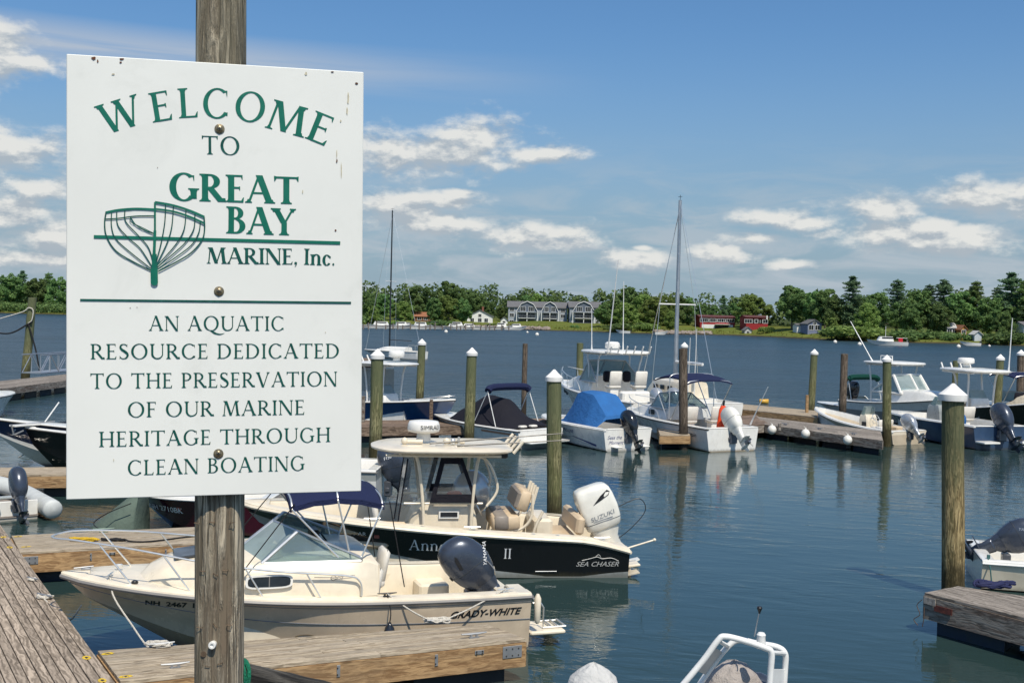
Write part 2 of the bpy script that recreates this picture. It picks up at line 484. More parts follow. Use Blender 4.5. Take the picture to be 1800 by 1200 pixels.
red_pl = M('red_plastic', (0.45, 0.01, 0.02), 0.4)
orange_f = M('orange_fabric', (0.80, 0.07, 0.012), 0.6, bump=0.3, bscale=12)
rope_w = M('rope_white', (0.66, 0.62, 0.54), 0.9, bump=1.0, bscale=120, var=0.2, scale=60)
rope_y = M('rope_yellow', (0.62, 0.40, 0.02), 0.8, bump=0.8, bscale=120, var=0.2, scale=60)
rope_k = M('rope_black', (0.012, 0.012, 0.014), 0.9, bump=0.8, bscale=120)
rope_g = M('rope_green', (0.0, 0.16, 0.085), 0.6, bump=0.8, bscale=150, var=0.25, scale=80)
rope_b = M('rope_navy', (0.015, 0.02, 0.08), 0.8, bump=0.8, bscale=100)

class Hull:
    def __init__(s, L, B, zs, zb, rake=0.7, t0=0.38, full=2.2, cz0=0.03, sag=0.0, chin=0.84, keel=0.3, sole=0.25, sp=2.0, drop=0.0):
        s.sp = sp; s.drop = drop
        s.L, s.B, s.zs, s.zb, s.rake, s.t0, s.full, s.cz0, s.sag, s.chin, s.keel, s.sole = L, B, zs, zb, rake, t0, full, cz0, sag, chin, keel, sole
    def sz(s, t): return s.zs + (s.zb - s.zs) * (t ** s.sp) - s.sag * sin(pi * t) - s.drop * max(0.0, 1 - t / .14) ** 1.6
    def hb(s, t):
        k = max(0.0, (t - s.t0) / (1 - s.t0))
        return s.B / 2 * (0.94 + 0.06 * min(1, t / s.t0)) * max(0.0, 1 - k ** s.full) ** 0.72 + 0.0
    def cb(s, t):
        t1 = s.t0 * 0.8
        k = max(0.0, (t - t1) / (1 - t1))
        return s.B / 2 * s.chin * max(0.0, 1 - k ** 1.7) ** 0.95
    def cz(s, t): return s.cz0 + s.zb * 0.58 * t ** 5 + 0.12 * t ** 2
    def kz(s, t): return -s.keel + (s.cz(1) + s.keel) * t ** 7
    def X(s, t, z): return t * s.L - s.rake * (1 - z / s.zb) * t ** 3
    def P(s, t, v, side=1, out=0.0):
        """point on the topside: v=0 chine, v=1 sheer"""
        c, h = s.cb(t), s.hb(t)
        z = s.cz(t) + (s.sz(t) - s.cz(t)) * v
        y = c + (h - c) * (max(0.0, v) ** (1.0 + 0.7 * t)) + min(0.0, v) * c * .3
        return Vector((s.X(t, z), side * (y + out), z))
    def at(s, x, z, side=1, out=0.0):
        t = x / s.L
        for _ in range(12): t = min(1, (x + s.rake * (1 - z / s.zb) * t ** 3) / s.L)
        v = min(1.0, max(0.0, (z - s.cz(t)) / (s.sz(t) - s.cz(t))))
        return s.P(t, v, side, out)

def hull_text(h, par, s, x, z, height, mat, side=1, shear=0.0, name='lettering', wscale=1.0, offset=0.0):
    vs, fs, w = text_mesh(s, shear, offset)
    g = G(); out = []
    for u, q in vs:
        xx = x - side * u * height * wscale
        out.append(h.at(xx, z + q * height, side, 0.006))
    g.add(out, fs)
    return g.build(name, mat, par, smooth=0)

def stations(n): return [i / n for i in range(n + 1)]

def build_hull(h, par, mtop, mlow=None, mbot=None, mdeck=None, vb=None, rub=rub_black, tf=0.55, gw=0.16, n=28, liner=None, sole=None,
               foredeck=True, notch=0.0, camber=0.06, rub_r=0.022, rearz=None):
    """topsides, lower hull, bottom, rub rail, gunwale deck, cockpit liner, sole, transom"""
    mbot = mbot or mlow or mtop; mdeck = mdeck or gel_white; liner = liner or mdeck; sole = sole or sole_m
    T = stations(n)
    fb = vb if vb else (lambda t: 0.0)
    for nm, lo, hi, mt in (('hull', fb, lambda t: 1.0, mtop), ('lower_hull', lambda t: 0.0, fb, mlow)):
        if mt is None or (nm == 'lower_hull' and vb is None): continue
        g = G()
        for sd in (1, -1):
            g.grid([[h.P(t, lo(t) + (hi(t) - lo(t)) * k / 7, sd) for k in range(8)] for t in T])
        # transom
        a = [h.P(0, lo(0) + (hi(0) - lo(0)) * k / 7, 1) for k in range(8)]
        if nm == 'hull' and notch > 0:
            zt = h.sz(0); y1 = h.B * 0.24; zc = max(a[0].z + .02, zt - notch)
            L_, R_ = [Vector(p) for p in a], [Vector((p.x, -p.y, p.z)) for p in a]
            g.add(L_ + [Vector((0, y1, zt)), Vector((0, y1 - .06, zc)), Vector((0, -y1 + .06, zc)), Vector((0, -y1, zt))] + R_[::-1], [tuple(range(20))])
        else:
            g.grid([a, [Vector((p.x, -p.y, p.z)) for p in a]])
        g.build(nm, mt, par)
    g = G()
    for sd in (1, -1):
        rows = []
        for t in T:
            a = h.P(t, 0, sd); k = Vector((h.X(t, max(h.kz(t), -h.keel)), 0, h.kz(t)))
            rows.append([a, a.lerp(k, 0.35), k])
        g.grid(rows)
    a, k = h.P(0, 0, 1), Vector((0, 0, h.kz(0)))
    g.poly([a, Vector((0, -a.y, a.z)), k])
    g.build('bottom', mbot, par)
    # rub rail
    g = G()
    for sd in (1, -1): g.tube([h.P(t, 1, sd, 0.005) + Vector((0, 0, -0.015)) for t in T], rub_r, 6)
    g.tube([h.P(0, 1, 1) + Vector((-.01, 0, -.015)), h.P(0, 1, 1) * 1.0 + Vector((-.012, -.08, -.015))], rub_r, 6)
    g.build('rub_rail', rub, par)
    # gunwale
    def inner(t):
        p = h.P(t, 1); y = max(0.0, p.y - gw)
        return Vector((min(p.x, h.L - gw * 1.6), y, p.z + 0.035))
    g = G()
    for sd in (1, -1):
        rows = []
        for t in T:
            p, q = h.P(t, 1), inner(t)
            r = [Vector((p.x, p.y + .012, p.z)), Vector((p.x, p.y + .004, p.z + .03)), Vector((p.x - .01 * t, p.y - .03, p.z + .045)), Vector((q.x, q.y, q.z + .008))]
            rows.append([Vector((a.x, a.y * sd if a.y > 0 or sd > 0 else 0, a.z)) for a in r])
        g.grid(rows)
    tw = 0.22
    zt = h.sz(0) + .04
    y0 = h.hb(0); y1 = h.B * 0.24
    if notch > 0:
        for sd in (1, -1): g.box((tw / 2, sd * (y0 + y1) / 2, zt - .02), (tw, y0 - y1, .05), ch=.015)
        g.box((tw / 2, 0, zt - notch - .02), (tw, 2 * y1, .05), ch=.015)
        for sd in (1, -1): g.box((tw / 2, sd * y1, zt - notch / 2 - .02), (tw, .04, notch), ch=.01)
    else:
        g.box((tw / 2, 0, zt - .02), (tw, 2 * y0, .05), ch=.015)
    g.build('gunwale', mdeck, par)
    if foredeck:
        g = G(); rows = []
        for t in [tf + (1 - tf) * i / 12 for i in range(13)]:
            q = inner(t); c = camber * (q.y / (h.B / 2))
            rows.append([Vector((q.x, q.y * k, q.z + .008 + c * (1 - k * k))) for k in (1, .75, .4, 0, -.4, -.75, -1)])
        g.grid(rows); g.build('foredeck', mdeck, par)
    # cockpit
    g = G(); te = tf if foredeck else 0.985
    Tc = [te * i / 16 for i in range(17)]
    for sd in (1, -1):
        rows = []
        for t in Tc:
            q = inner(t); zz = max(h.sole, h.cz(t) + .04)
            rows.append([Vector((max(q.x, tw), q.y * sd, q.z)), Vector((max(q.x, tw), q.y * sd - sd * .02 * (q.y > .05), q.z - .04)), Vector((max(q.x, tw), max(0, q.y - .03) * sd, zz))])
        g.grid(rows)
    q = inner(te)
    if foredeck: g.add([(q.x, q.y, q.z + .03), (q.x, -q.y, q.z + .03), (q.x, -q.y, h.sole), (q.x, q.y, h.sole)], [(0, 1, 2, 3)])
    q = inner(0); g.add([(tw, q.y, q.z - notch), (tw, -q.y, q.z - notch), (tw, -q.y, h.sole), (tw, q.y, h.sole)], [(0, 1, 2, 3)])
    g.build('cockpit_liner', liner, par)
    g = G()
    g.grid([[Vector((max(inner(t).x, tw), inner(t).y * k, max(h.sole, h.cz(t) + .04))) for k in (1, 0, -1)] for t in Tc])
    g.build('sole', sole, par)

def outboard(par, x, y, z, tilt=0.0, sc=1.0, mat=None, style='round', accent=None, text=None, textmat=None, name='outboard_engine', side=1, prop=True):
    """outboard hung on the transom top at x,y,z; tilt in degrees raises the leg aft"""
    mat = mat or cowl_black
    R = Matrix.Rotation(radians(tilt), 4, 'Y')
    Mx = Matrix.Translation((x, y, z)) @ R @ Matrix.Scale(sc, 4)
    def tf(p):
        p = Vector(p)
        if p.z < -.15: p.z += min(.18, (-.15 - p.z) * .6)
        return Mx @ p
    # cowl sections: z, x centre, half length, half width, exponent
    if style == 'box':
        S = [(0.26, -.30, .245, .160, 4.5), (0.29, -.30, .285, .19, 5), (.40, -.30, .31, .207, 6), (.60, -.295, .32, .21, 6.5), (.80, -.28, .31, .205, 6.5), (.91, -.27, .292, .192, 5.5), (.965, -.262, .258, .168, 4.5), (0.99, -.255, .19, .12, 4)]
    else:
        S = [(0.02, -.33, .22, .13, 2.8), (0.08, -.32, .26, .165, 2.8), (.20, -.31, .31, .20, 2.7), (.36, -.30, .345, .215, 2.6), (.52, -.28, .345, .215, 2.5), (.66, -.26, .315, .205, 2.5), (.77, -.24, .26, .175, 2.4), (.84, -.225, .18, .125, 2.3), (0.87, -.22, .08, .06, 2.1)]
    def sec(zc, xc, hx, hy, e, grow=0.0, n=24):
        o = []
        for k in range(n):
            a = 2 * pi * k / n; c, s_ = cos(a), sin(a)
            o.append((xc + (hx + grow) * math.copysign(abs(c) ** (2 / e), c), (hy + grow) * math.copysign(abs(s_) ** (2 / e), s_), zc))
        return o
    cw = G().loft([[tf(p) for p in sec(*q)] for q in S]).build(name, mat, par, smooth=50)
    if sc > .8:
        q = S[2] if style == 'box' else S[3]; g = G(); g.tube([tf(p) for p in sec(q[0], q[1], q[2], q[3], q[4], .001, 36)] + [tf(sec(q[0], q[1], q[2], q[3], q[4], .001, 36)[0])], .0045, 5); g.build('cowl_seam', M('seam_grey', (.05, .055, .06), .5), par)
        g = G()
        g.box((q[1] + q[2] + .004, 0, q[0]), (.02, .10, .05), ch=.005); g.v = [tuple(tf(p)) for p in g.v]; g.build('cowl_latch', black_pl, par)
    # band under the cowl and the midsection
    g = G()
    z0, x0, hx0, hy0, e0 = S[0]
    g.loft([[tf(p) for p in sec(z0 + .005, x0, hx0 * .97, hy0 * .97, e0)], [tf(p) for p in sec(z0 - .06, x0, hx0 * .93, hy0 * .9, e0)],
            [tf(p) for p in sec(z0 - .18, x0 - .03, hx0 * .65, hy0 * .62, 2.4)], [tf(p) for p in sec(-.22, -.36, .15, .095, 2.4)],
            [tf(p) for p in sec(-.50, -.36, .13, .06, 2.3)], [tf(p) for p in sec(-.58, -.36, .145, .05, 2.2)]])
    g.build('midsection', mat if style != 'box' else mat, par)
    g = G()
    g.box((0, 0, 0), (.16, .26, .34), ch=.02); g.box((.0, 0, -.02), (.10, .34, .10), ch=.02)
    v = [tuple(Vector((x - .06, y, z - .08)) + Vector(p) * sc) for p in g.v]; g.v = v
    g.build('mounting_bracket', M('bracket_metal', (0.12, 0.13, 0.15), 0.4, metal=0.6), par)
    lo = G()
    lo.add([tf(p) for p in [(-.70, .07, -.60), (-.70, -.07, -.60), (-.58, -.12, -.60), (-.30, -.06, -.60), (-.22, 0, -.60), (-.30, .06, -.60), (-.58, .12, -.60)]] +
           [tf(p) for p in [(-.70, .07, -.62), (-.70, -.07, -.62), (-.58, -.12, -.62), (-.30, -.06, -.62), (-.22, 0, -.62), (-.30, .06, -.62), (-.58, .12, -.62)]],
           [tuple(range(7)), tuple(range(13, 6, -1))] + [(i, (i + 1) % 7, (i + 1) % 7 + 7, i + 7) for i in range(7)])
    lo.loft([[tf((-.36 + a * .16 * k, b * .04 * k, zz)) for a, b in [(cos(q), sin(q)) for q in [2 * pi * i / 12 for i in range(12)]]] for zz, k in ((-.58, 1), (-.72, .85), (-.80, .8))])
    lo.loft([[tf((xx, r * cos(2 * pi * i / 12), -.80 + r * sin(2 * pi * i / 12))) for i in range(12)] for xx, r in ((-.16, .01), (-.20, .04), (-.28, .06), (-.42, .065), (-.54, .055), (-.56, .05))])
    lo.add([tf(p) for p in [(-.27, .008, -.84), (-.46, .008, -.84), (-.50, .004, -1.02), (-.40, .004, -1.02), (-.27, -.008, -.84), (-.46, -.008, -.84), (-.50, -.004, -1.02), (-.40, -.004, -1.02)]],
           [(0, 1, 2, 3), (7, 6, 5, 4), (0, 4, 5, 1), (1, 5, 6, 2), (2, 6, 7, 3), (3, 7, 4, 0)])
    lo.build('gearcase', mat, par)
    if prop:
        g = G()
        g.loft([[tf((xx, r * cos(2 * pi * i / 10), -.80 + r * sin(2 * pi * i / 10))) for i in range(10)] for xx, r in ((-.56, .05), (-.66, .045), (-.68, .02))])
        for b in range(3):
            a0 = 2 * pi * b / 3
            pts = []
            for r, w, dx in ((.04, -.35, .03), (.12, -.55, .05), (.17, -.2, .02), (.175, .15, -.02), (.12, .5, -.05), (.04, .35, -.03)):
                pts.append(tf((-.61 + dx, r * cos(a0 + w), -.80 + r * sin(a0 + w))))
            back = [p + (tf((-.01, 0, 0)) - tf((0, 0, 0))) for p in pts]
            g.add(pts + back, [(0, 1, 2, 3, 4, 5), (11, 10, 9, 8, 7, 6)] + [(i, (i + 1) % 6, (i + 1) % 6 + 6, i + 6) for i in range(6)])
        g.build('propeller', M('propeller_metal', (0.25, 0.26, 0.28), 0.3, metal=0.9), par)
    def cy(xx, zz):
        best = .2
        for i in range(len(S) - 1):
            if S[i][0] <= zz <= S[i + 1][0]:
                k = (zz - S[i][0]) / (S[i + 1][0] - S[i][0])
                xc, hx, hy, e = [S[i][j] + (S[i + 1][j] - S[i][j]) * k for j in (1, 2, 3, 4)]
                u = min(.97, abs(xx - xc) / hx)
                best = hy * (1 - u ** e) ** (1 / e)
        return best
    def decal(poly, mt, nm='decal'):
        g = G(); g.poly([tf((px_, side * (cy(px_, pz_) + .006), pz_)) for px_, pz_ in poly]); g.build(nm, mt, par, smooth=0)
    def word(s, x0, z0, hgt, ang, mt, shear=0.2, ws=1.0):
        vs, fs, w = text_mesh(s, shear); ca, sa = cos(radians(ang)), sin(radians(ang)); out = []
        for u, q in vs:
            u2, q2 = u * hgt * ws, q * hgt
            xx = x0 - side * (u2 * ca - q2 * sa); zz = z0 + u2 * sa + q2 * ca
            out.append(tf((xx, side * (cy(xx, zz) + .007), zz)))
        g = G(); g.add(out, fs); g.build('lettering', mt, par, smooth=0)
    return cw, decal, word, tf

def ttop(par, x0, x1, w, z, zbase, xc, console=True, mat=None, th=0.07, pipe=alu_white, wc=0.42, lean=0.18, name='hardtop', edge=.25, pr=.024):
    mat = mat or gel_white
    secs = []
    L, cx = (x1 - x0) / 2, (x0 + x1) / 2
    for dz, k in ((0, .97), (.02, 1.0), (th * .7, 1.0), (th, .96), (th + .025, .7)):
        sec = []
        for i in range(32):
            a = 2 * pi * i / 32; c, s_ = cos(a), sin(a); e = 5
            sec.append((cx + L * k * math.copysign(abs(c) ** (2 / e), c) , w / 2 * k * math.copysign(abs(s_) ** (2 / e), s_) * (1 - edge * max(0, c) ** 2), z + dz))
        secs.append(sec)
    G().loft(secs).build(name, mat, par, smooth=60)
    for sd in (1, -1):
        for xa, xb in ((xc - .35, cx - L * .55), (xc + .40, cx + L * .45)):
            g = G()
            g.tube(curve([(xa, sd * wc, zbase), (xa + (xb - xa) * .15, sd * wc, zbase + (z - zbase) * .5), (xa + (xb - xa) * .55, sd * (wc + .05), z - .16), (xb, sd * w * .38, z)], 5), pr, 8)
            g.build('support_leg', pipe, par)
    g = G()
    for sd in (1, -1):
        g.tube([(cx - L * .8, sd * w * .40, z - .05), (cx + L * .8, sd * w * .36, z - .05)], pr * .9, 6)
    for xx in (-.6, 0, .6): g.tube([(cx + L * xx, -w * .4, z - .03), (cx + L * xx, w * .4, z - .03)], pr * .8, 6)
    g.build('top_frame', pipe, par)

def console(par, x, w, l, z0, h_, mat=None, shield=True, name='console', wheel=True):
    mat = mat or gel_white
    g = G()
    secs = []
    for f, kx, ky in ((0, 1, 1), (.06, 1.0, 1.0), (.7, .92, .96), (.93, .80, .92), (1, .70, .85)):
        hx, hy, z = l / 2 * kx, w / 2 * ky, z0 + h_ * f
        c = .06; off = .10 * l * f
        secs.append([(x + off + a, b, z) for a, b in ((hx - c, hy), (-hx + c, hy), (-hx, hy - c), (-hx, -hy + c), (-hx + c, -hy), (hx - c, -hy), (hx, -hy + c), (hx, hy - c))])
    g.loft(secs).build(name, mat, par, smooth=30)
    if shield:
        g = G(); zt = z0 + h_
        g.loft([[(x + l * .35, w * .42, zt), (x - l * .05, w * .46, zt), (x - l * .05, w * .44, zt), (x + l * .33, w * .40, zt)] ,
                [(x + l * .12, w * .36, zt + .32), (x - l * .12, w * .40, zt + .30), (x - l * .12, w * .38, zt + .30), (x + l * .11, w * .34, zt + .32)]])
        g.loft([[(x + l * .35, w * .42, zt), (x + l * .35, -w * .42, zt), (x + l * .33, -w * .42, zt), (x + l * .33, w * .42, zt)],
                [(x + l * .12, w * .36, zt + .34), (x + l * .12, -w * .36, zt + .34), (x + l * .10, -w * .36, zt + .34), (x + l * .10, w * .36, zt + .34)]])
        g.loft([[(x + l * .35, -w * .42, zt), (x - l * .05, -w * .46, zt), (x - l * .05, -w * .44, zt), (x + l * .33, -w * .40, zt)] ,
                [(x + l * .12, -w * .36, zt + .32), (x - l * .12, -w * .40, zt + .30), (x - l * .12, -w * .38, zt + .30), (x + l * .11, -w * .34, zt + .32)]])
        g.build('console_screen', gl, par, smooth=0)
    if wheel:
        g = G(); c = Vector((x - l * .5 - .10, 0, z0 + h_ * .86)); R = Matrix.Rotation(radians(-55), 3, 'Y')
        ring = [c + R @ Vector((.17 * cos(a), .17 * sin(a), 0)) for a in [2 * pi * i / 20 for i in range(21)]]
        g.tube(ring, .013, 6)
        for a in (0.5, 2.6, 4.7): g.tube([c, c + R @ Vector((.17 * cos(a), .17 * sin(a), 0))], .008, 4)
        g.tube([c, c + R @ Vector((0, 0, -.14))], .02, 6)
        g.build('steering_wheel', steel, par)

def bimini(par, x0, x1, w, z, zbase, xm, mat=None, sag=0.10, pr=.013, pipe=steel, n_hoops=3, droop=.12, thick=.05):
    mat = mat or navy_c
    L = x1 - x0; rows = []; rows2 = []
    for i in range(13):
        f = i / 12; x = x0 + L * f
        e = sag * (4 * (f - .5) ** 2) + .012 * sin(f * pi * (n_hoops + 1)) ** 2
        r = []
        for k in range(11):
            a = -1 + 2 * k / 10
            r.append(Vector((x, a * w / 2, z - e - droop * abs(a) ** 3)))
        rows.append(r)
    g = G(); g.grid(rows); g.grid([[p - Vector((0, 0, .02)) for p in r] for r in rows])
    for r in (rows[0], rows[-1]): g.grid([r, [p - Vector((0, 0, thick)) for p in r]])
    for k in (0, -1):
        e_ = [r[k] for r in rows]; g.grid([e_, [p - Vector((0, 0, thick)) for p in e_]])
    g.build('bimini_top', mat, par)
    for i in range(n_hoops):
        f = i / (n_hoops - 1); x = x0 + L * (.02 + .96 * f)
        zz = z - sag * (4 * (f - .5) ** 2) - .03
        base = xm + (f - .5) * .25
        pts = [(base, w * .5, zbase), (x, w * .5, zz - droop), (x, w * .35, zz), (x, -w * .35, zz), (x, -w * .5, zz - droop), (base, -w * .5, zbase)]
        g = G(); g.tube(pts[:2], pr, 6); g.tube(pts[4:], pr, 6); g.tube(curve(pts[1:5], 4), pr, 6)
        g.build('bimini_bow', pipe, par)

def seat(par, x, y, z, w=.5, d=.45, back=.5, mat=None, face=1, name='seat', pedestal=True, pm=None):
    mat = mat or white_v
    g = G(); g.box((x, y, z), (d, w, .14), ch=.04); g.build(name, mat, par, smooth=50)
    g = G(); R = Matrix.Rotation(radians(-10 * face), 3, 'Y')
    g.box((x - face * d * .48, y, z + back * .5), (.10, w, back), R=R, ch=.04); g.build('seat_back', mat, par, smooth=50)
    if pedestal:
        g = G(); g.box((x, y, z - .24), (d * .7, w * .7, .36), ch=.02); g.build('seat_base', pm or gel_white, par)

def rail(par, pts, r=.012, mat=None, name='bow_rail', posts=(), seg=6):
    g = G(); g.tube(curve(pts, 6), r, seg); g.build(name, mat or steel, par)
    for a, b in posts:
        G().tube([a, b], r * .9, seg).build('rail_stanchion', mat or steel, par)

def trunk(par, h, x0, x1, zt, wk=0.72, slope=.55, aft=.05, mat=None, name='cabin_trunk', nose=.5, base=None):
    """raised cabin between x0 and x1 following the deck's plan shape"""
    rows = []; N = 14
    for i in range(N + 1):
        f = i / N; x = x0 + (x1 - x0) * f; t = x / h.L
        yb = h.hb(t) * wk * (1 if f < .999 else .9)
        zb = (base if base is not None else h.sz(t) + .02)
        up = zt - zb
        k = 1.0 if f < 1 - slope else max(0.02, cos((f - (1 - slope)) / slope * pi / 2) ** .8)
        up = max(.02, up * k)
        yt = yb * (.86 if k > .3 else .9)
        rows.append([Vector((x, yb, zb)), Vector((x - aft * 0, yt + .03, zb + up * .8)), Vector((x, yt - .04, zb + up * .97)), Vector((x, yt * .5, zb + up + .03)), Vector((x, 0, zb + up + .045)),
                     Vector((x, -yt * .5, zb + up + .03)), Vector((x, -yt + .04, zb + up * .97)), Vector((x, -yt - .03, zb + up * .8)), Vector((x, -yb, zb))])
    g = G(); g.grid(rows); g.poly(rows[0]); g.build(name, mat or gel_white, par, smooth=35)
    return rows

def windshield(par, xf, xa, wf, wa, z0, ht, lean=.3, mat=None, fr=None, r=.014, panes=1):
    """front panes (split in the middle) and raked side panes in metal frames"""
    fr = fr or alu; mat = mat or gl
    b = {'c': Vector((xf + .10, 0, z0)), 's': Vector((xf - .18, wf, z0)), 'a': Vector((xa, wa, z0))}
    tp = {'c': Vector((xf + .10 - lean, 0, z0 + ht)), 's': Vector((xf - .18 - lean * .9, wf * .9, z0 + ht * .97)), 'a': Vector((xa, wa, z0 + .04))}
    def mir(v, s): return Vector((v.x, v.y * s, v.z))
    for s in (1, -1):
        for A, Bk in (('c', 's'), ('s', 'a')):
            q = [mir(b[A], s), mir(b[Bk], s), mir(tp[Bk], s), mir(tp[A], s)]
            n = (q[1] - q[0]).cross(q[3] - q[0]).normalized() * .006
            solid(q, n).build('windshield_pane', mat, par, smooth=0)
    g = G()
    for s in (1, -1):
        for d_ in (b, tp): g.tube([mir(d_['c'], s), mir(d_['s'], s), mir(d_['a'], s)], r, 6)
        g.tube([mir(b['s'], s), mir(tp['s'], s)], r * 1.4, 6)
        g.tube([mir(b['a'], s), mir(tp['a'], s)], r, 6)
    g.tube([b['c'], tp['c']], r, 6)
    g.build('windshield_frame', fr, par)
    return tp

def antenna(par, p, q, r=.008, mat=None, name='antenna'):
    g = G(); g.tube([p, Vector(p).lerp(Vector(q), .15), q], [r * 1.6, r, r * .6], 5); g.build(name, mat or alu_white, par)

def radar(par, c, r=.3, h_=.22, mat=None, text=None, side=1):
    g = G(); g.lathe([(r * .7, 0), (r * .95, .02), (r, .06), (r * .97, h_ * .7), (r * .88, h_ * .95), (r * .5, h_ * 1.02), (.01, h_ * 1.03)], 24, c)
    g.build('radar_dome', mat or gel_white, par, smooth=60)
    g = G(); g.lathe([(r * .45, -.14), (r * .4, 0)], 12, c); g.build('radar_mount', mat or gel_white, par)

def place(px, py, bx, by, L, away=True, z=0.0):
    """stern centre on the water at px,py; bow tip seen at bx,by. Returns matrix and the bow height"""
    S = at(px, py, 0.0); best = None
    for i in range(720):
        a = 2 * pi * i / 720
        B_ = S + Vector((cos(a), sin(a), 0)) * L
        if B_.y < 3: continue
        q = proj(B_ + Vector((0, 0, .9)))
        if away != (B_.y > S.y): continue
        e = abs(q[0] - bx)
        if best is None or e < best[0]: best = (e, a, B_)
    a, B_ = best[1], best[2]
    lo, hi = .1, 4.0
    for _ in range(30):
        m = (lo + hi) / 2
        if proj(B_ + Vector((0, 0, m)))[1] > by: lo = m
        else: hi = m
    Mx = Matrix.Translation(S) @ Matrix.Rotation(a, 4, 'Z')
    return Mx, (lo + hi) / 2

def cleat(par, p, a=0.0, s=1.0, mat=None, name='cleat'):
    g = G(); R = Matrix.Rotation(a, 3, 'Z')
    g.box((0, 0, .006), (.10 * s, .035 * s, .012)); g.box((-.03 * s, 0, .025 * s), (.02 * s, .02 * s, .03 * s)); g.box((.03 * s, 0, .025 * s), (.02 * s, .02 * s, .03 * s))
    g.tube([(-.13 * s, 0, .045 * s), (-.05 * s, 0, .04 * s), (.05 * s, 0, .04 * s), (.13 * s, 0, .045 * s)], [.007 * s, .012 * s, .012 * s, .007 * s], 6)
    g.v = [tuple(R @ Vector(q) + Vector(p)) for q in g.v]
    return g.build(name, mat or M('galvanised', (0.33, 0.34, 0.35), 0.5, metal=0.6), par)
# ------------------------------------------------------------------ water
def water_mat():
    m = bpy.data.materials.new('bay_water'); m.use_nodes = True
    T = NT(m.node_tree)
    b = T.n('ShaderNodeBsdfPrincipled'); o = T.n('ShaderNodeOutputMaterial'); T.l(b.outputs[0], o.inputs[0])
    P = T.n('ShaderNodeNewGeometry').outputs['Position']
    sep = T.n('ShaderNodeSeparateXYZ'); T.l(P, sep.inputs[0])
    # open river beyond the docks is rougher than the sheltered basin
    dist = T.m('ADD', sep.outputs[1], T.m('MULTIPLY', T.noise(P, 0.05, 3), 22.0))
    chop = T.ramp(dist, 46, 84)
    patch = T.ramp(T.noise(T.vm('MULTIPLY', P, (0.010, 0.045, 1)), 1.0, 5, 0.6), 0.42, 0.64)
    rot = T.n('ShaderNodeVectorRotate'); rot.inputs['Angle'].default_value = 0.22; T.l(P, rot.inputs['Vector'])
    pr = rot.outputs[0]
    n1 = T.noise(T.vm('MULTIPLY', pr, (0.9, 2.6, 1)), 1.0, 3, 0.5, 0.6)
    n2 = T.noise(T.vm('MULTIPLY', pr, (3.2, 8.0, 1)), 1.0, 3, 0.55, 0.4)
    n3 = T.noise(T.vm('MULTIPLY', P, (0.5, 1.1, 1)), 1.0, 5, 0.62, 0.5)
    calm = T.m('ADD', T.m('MULTIPLY', n1, 0.013), T.m('MULTIPLY', n2, 0.0040))
    calm = T.m('MULTIPLY', calm, T.ramp(T.noise(P, 0.11, 4, 0.6), 0.35, 0.65, 0.25, 1.6))
    rough = T.m('ADD', T.m('MULTIPLY', n3, T.m('ADD', 0.50, T.m('MULTIPLY', patch, 0.55))), T.m('MULTIPLY', n1, 0.05))
    h = T.m('ADD', T.m('MULTIPLY', calm, 1.0), T.m('MULTIPLY', rough, chop))
    bn = T.n('ShaderNodeBump'); bn.inputs['Strength'].default_value = 1.0; bn.inputs['Distance'].default_value = 1.0
    T.l(h, bn.inputs['Height']); T.l(bn.outputs[0], b.inputs['Normal'])
    col = T.mix(chop, (0.022, 0.044, 0.043), (0.020, 0.042, 0.056))
    T.l(col, b.inputs['Base Color'])
    T.l(T.ramp(chop, 0, 1, 0.04, 0.30, False), b.inputs['Roughness'])
    b.inputs['IOR'].default_value = 1.333
    return m
def sheet(name, pts, z, mat, kind='structure'):
    g = G(); g.poly([(x, y, z) for x, y in pts]); o = g.build(name, mat, smooth=0); o['kind'] = kind; return o
sheet('water', [(-4200, -300), (4200, -300), (4200, 6000), (-4200, 6000)], 0.0, water_mat())
sheet('seabed', [(-4200, -300), (4200, -300), (4200, 6000), (-4200, 6000)], -4.0, M('mud', (0.05, 0.05, 0.04), 0.9))

# ------------------------------------------------------------------ far shore
def ground_mat():
    m = bpy.data.materials.new('marsh_and_lawn'); m.use_nodes = True
    T = NT(m.node_tree)
    b = T.n('ShaderNodeBsdfPrincipled'); o = T.n('ShaderNodeOutputMaterial'); T.l(b.outputs[0], o.inputs[0])
    P = T.n('ShaderNodeNewGeometry').outputs['Position']
    sep = T.n('ShaderNodeSeparateXYZ'); T.l(P, sep.inputs[0])
    n = T.noise(P, 0.35, 6, 0.65); n2 = T.noise(P, 0.06, 4, 0.6)
    c = T.mix(T.ramp(n, 0.3, 0.7), (0.075, 0.100, 0.018), (0.165, 0.170, 0.040))
    c = T.mix(T.ramp(n2, 0.4, 0.62), c, (0.105, 0.135, 0.028))
    zz = T.m('ADD', sep.outputs[2], T.m('MULTIPLY', T.m('SUBTRACT', n, 0.5), 0.7))
    c = T.mix(T.ramp(zz, 0.10, 0.55, 1.0, 0.0), c, (0.060, 0.048, 0.028))
    c = T.mix(T.ramp(sep.outputs[2], 2.4, 4.2), c, (0.045, 0.060, 0.018))
    T.l(c, b.inputs['Base Color']); b.inputs['Roughness'].default_value = 0.95; b.inputs['Specular IOR Level'].default_value = 0.1
    return m
shore_px = [(-900, 536), (-300, 545), (0, 550), (117, 553), (300, 560), (640, 574), (800, 577), (880, 578), (960, 581), (1050, 583), (1130, 586), (1200, 588), (1280, 589), (1350, 592), (1450, 597), (1540, 601), (1680, 604), (1800, 608), (2050, 617), (2500, 634)]
SH = [at(x, y, 0) for x, y in shore_px]
SH = [Vector((p.x, min(p.y, 1200), 0)) for p in SH]
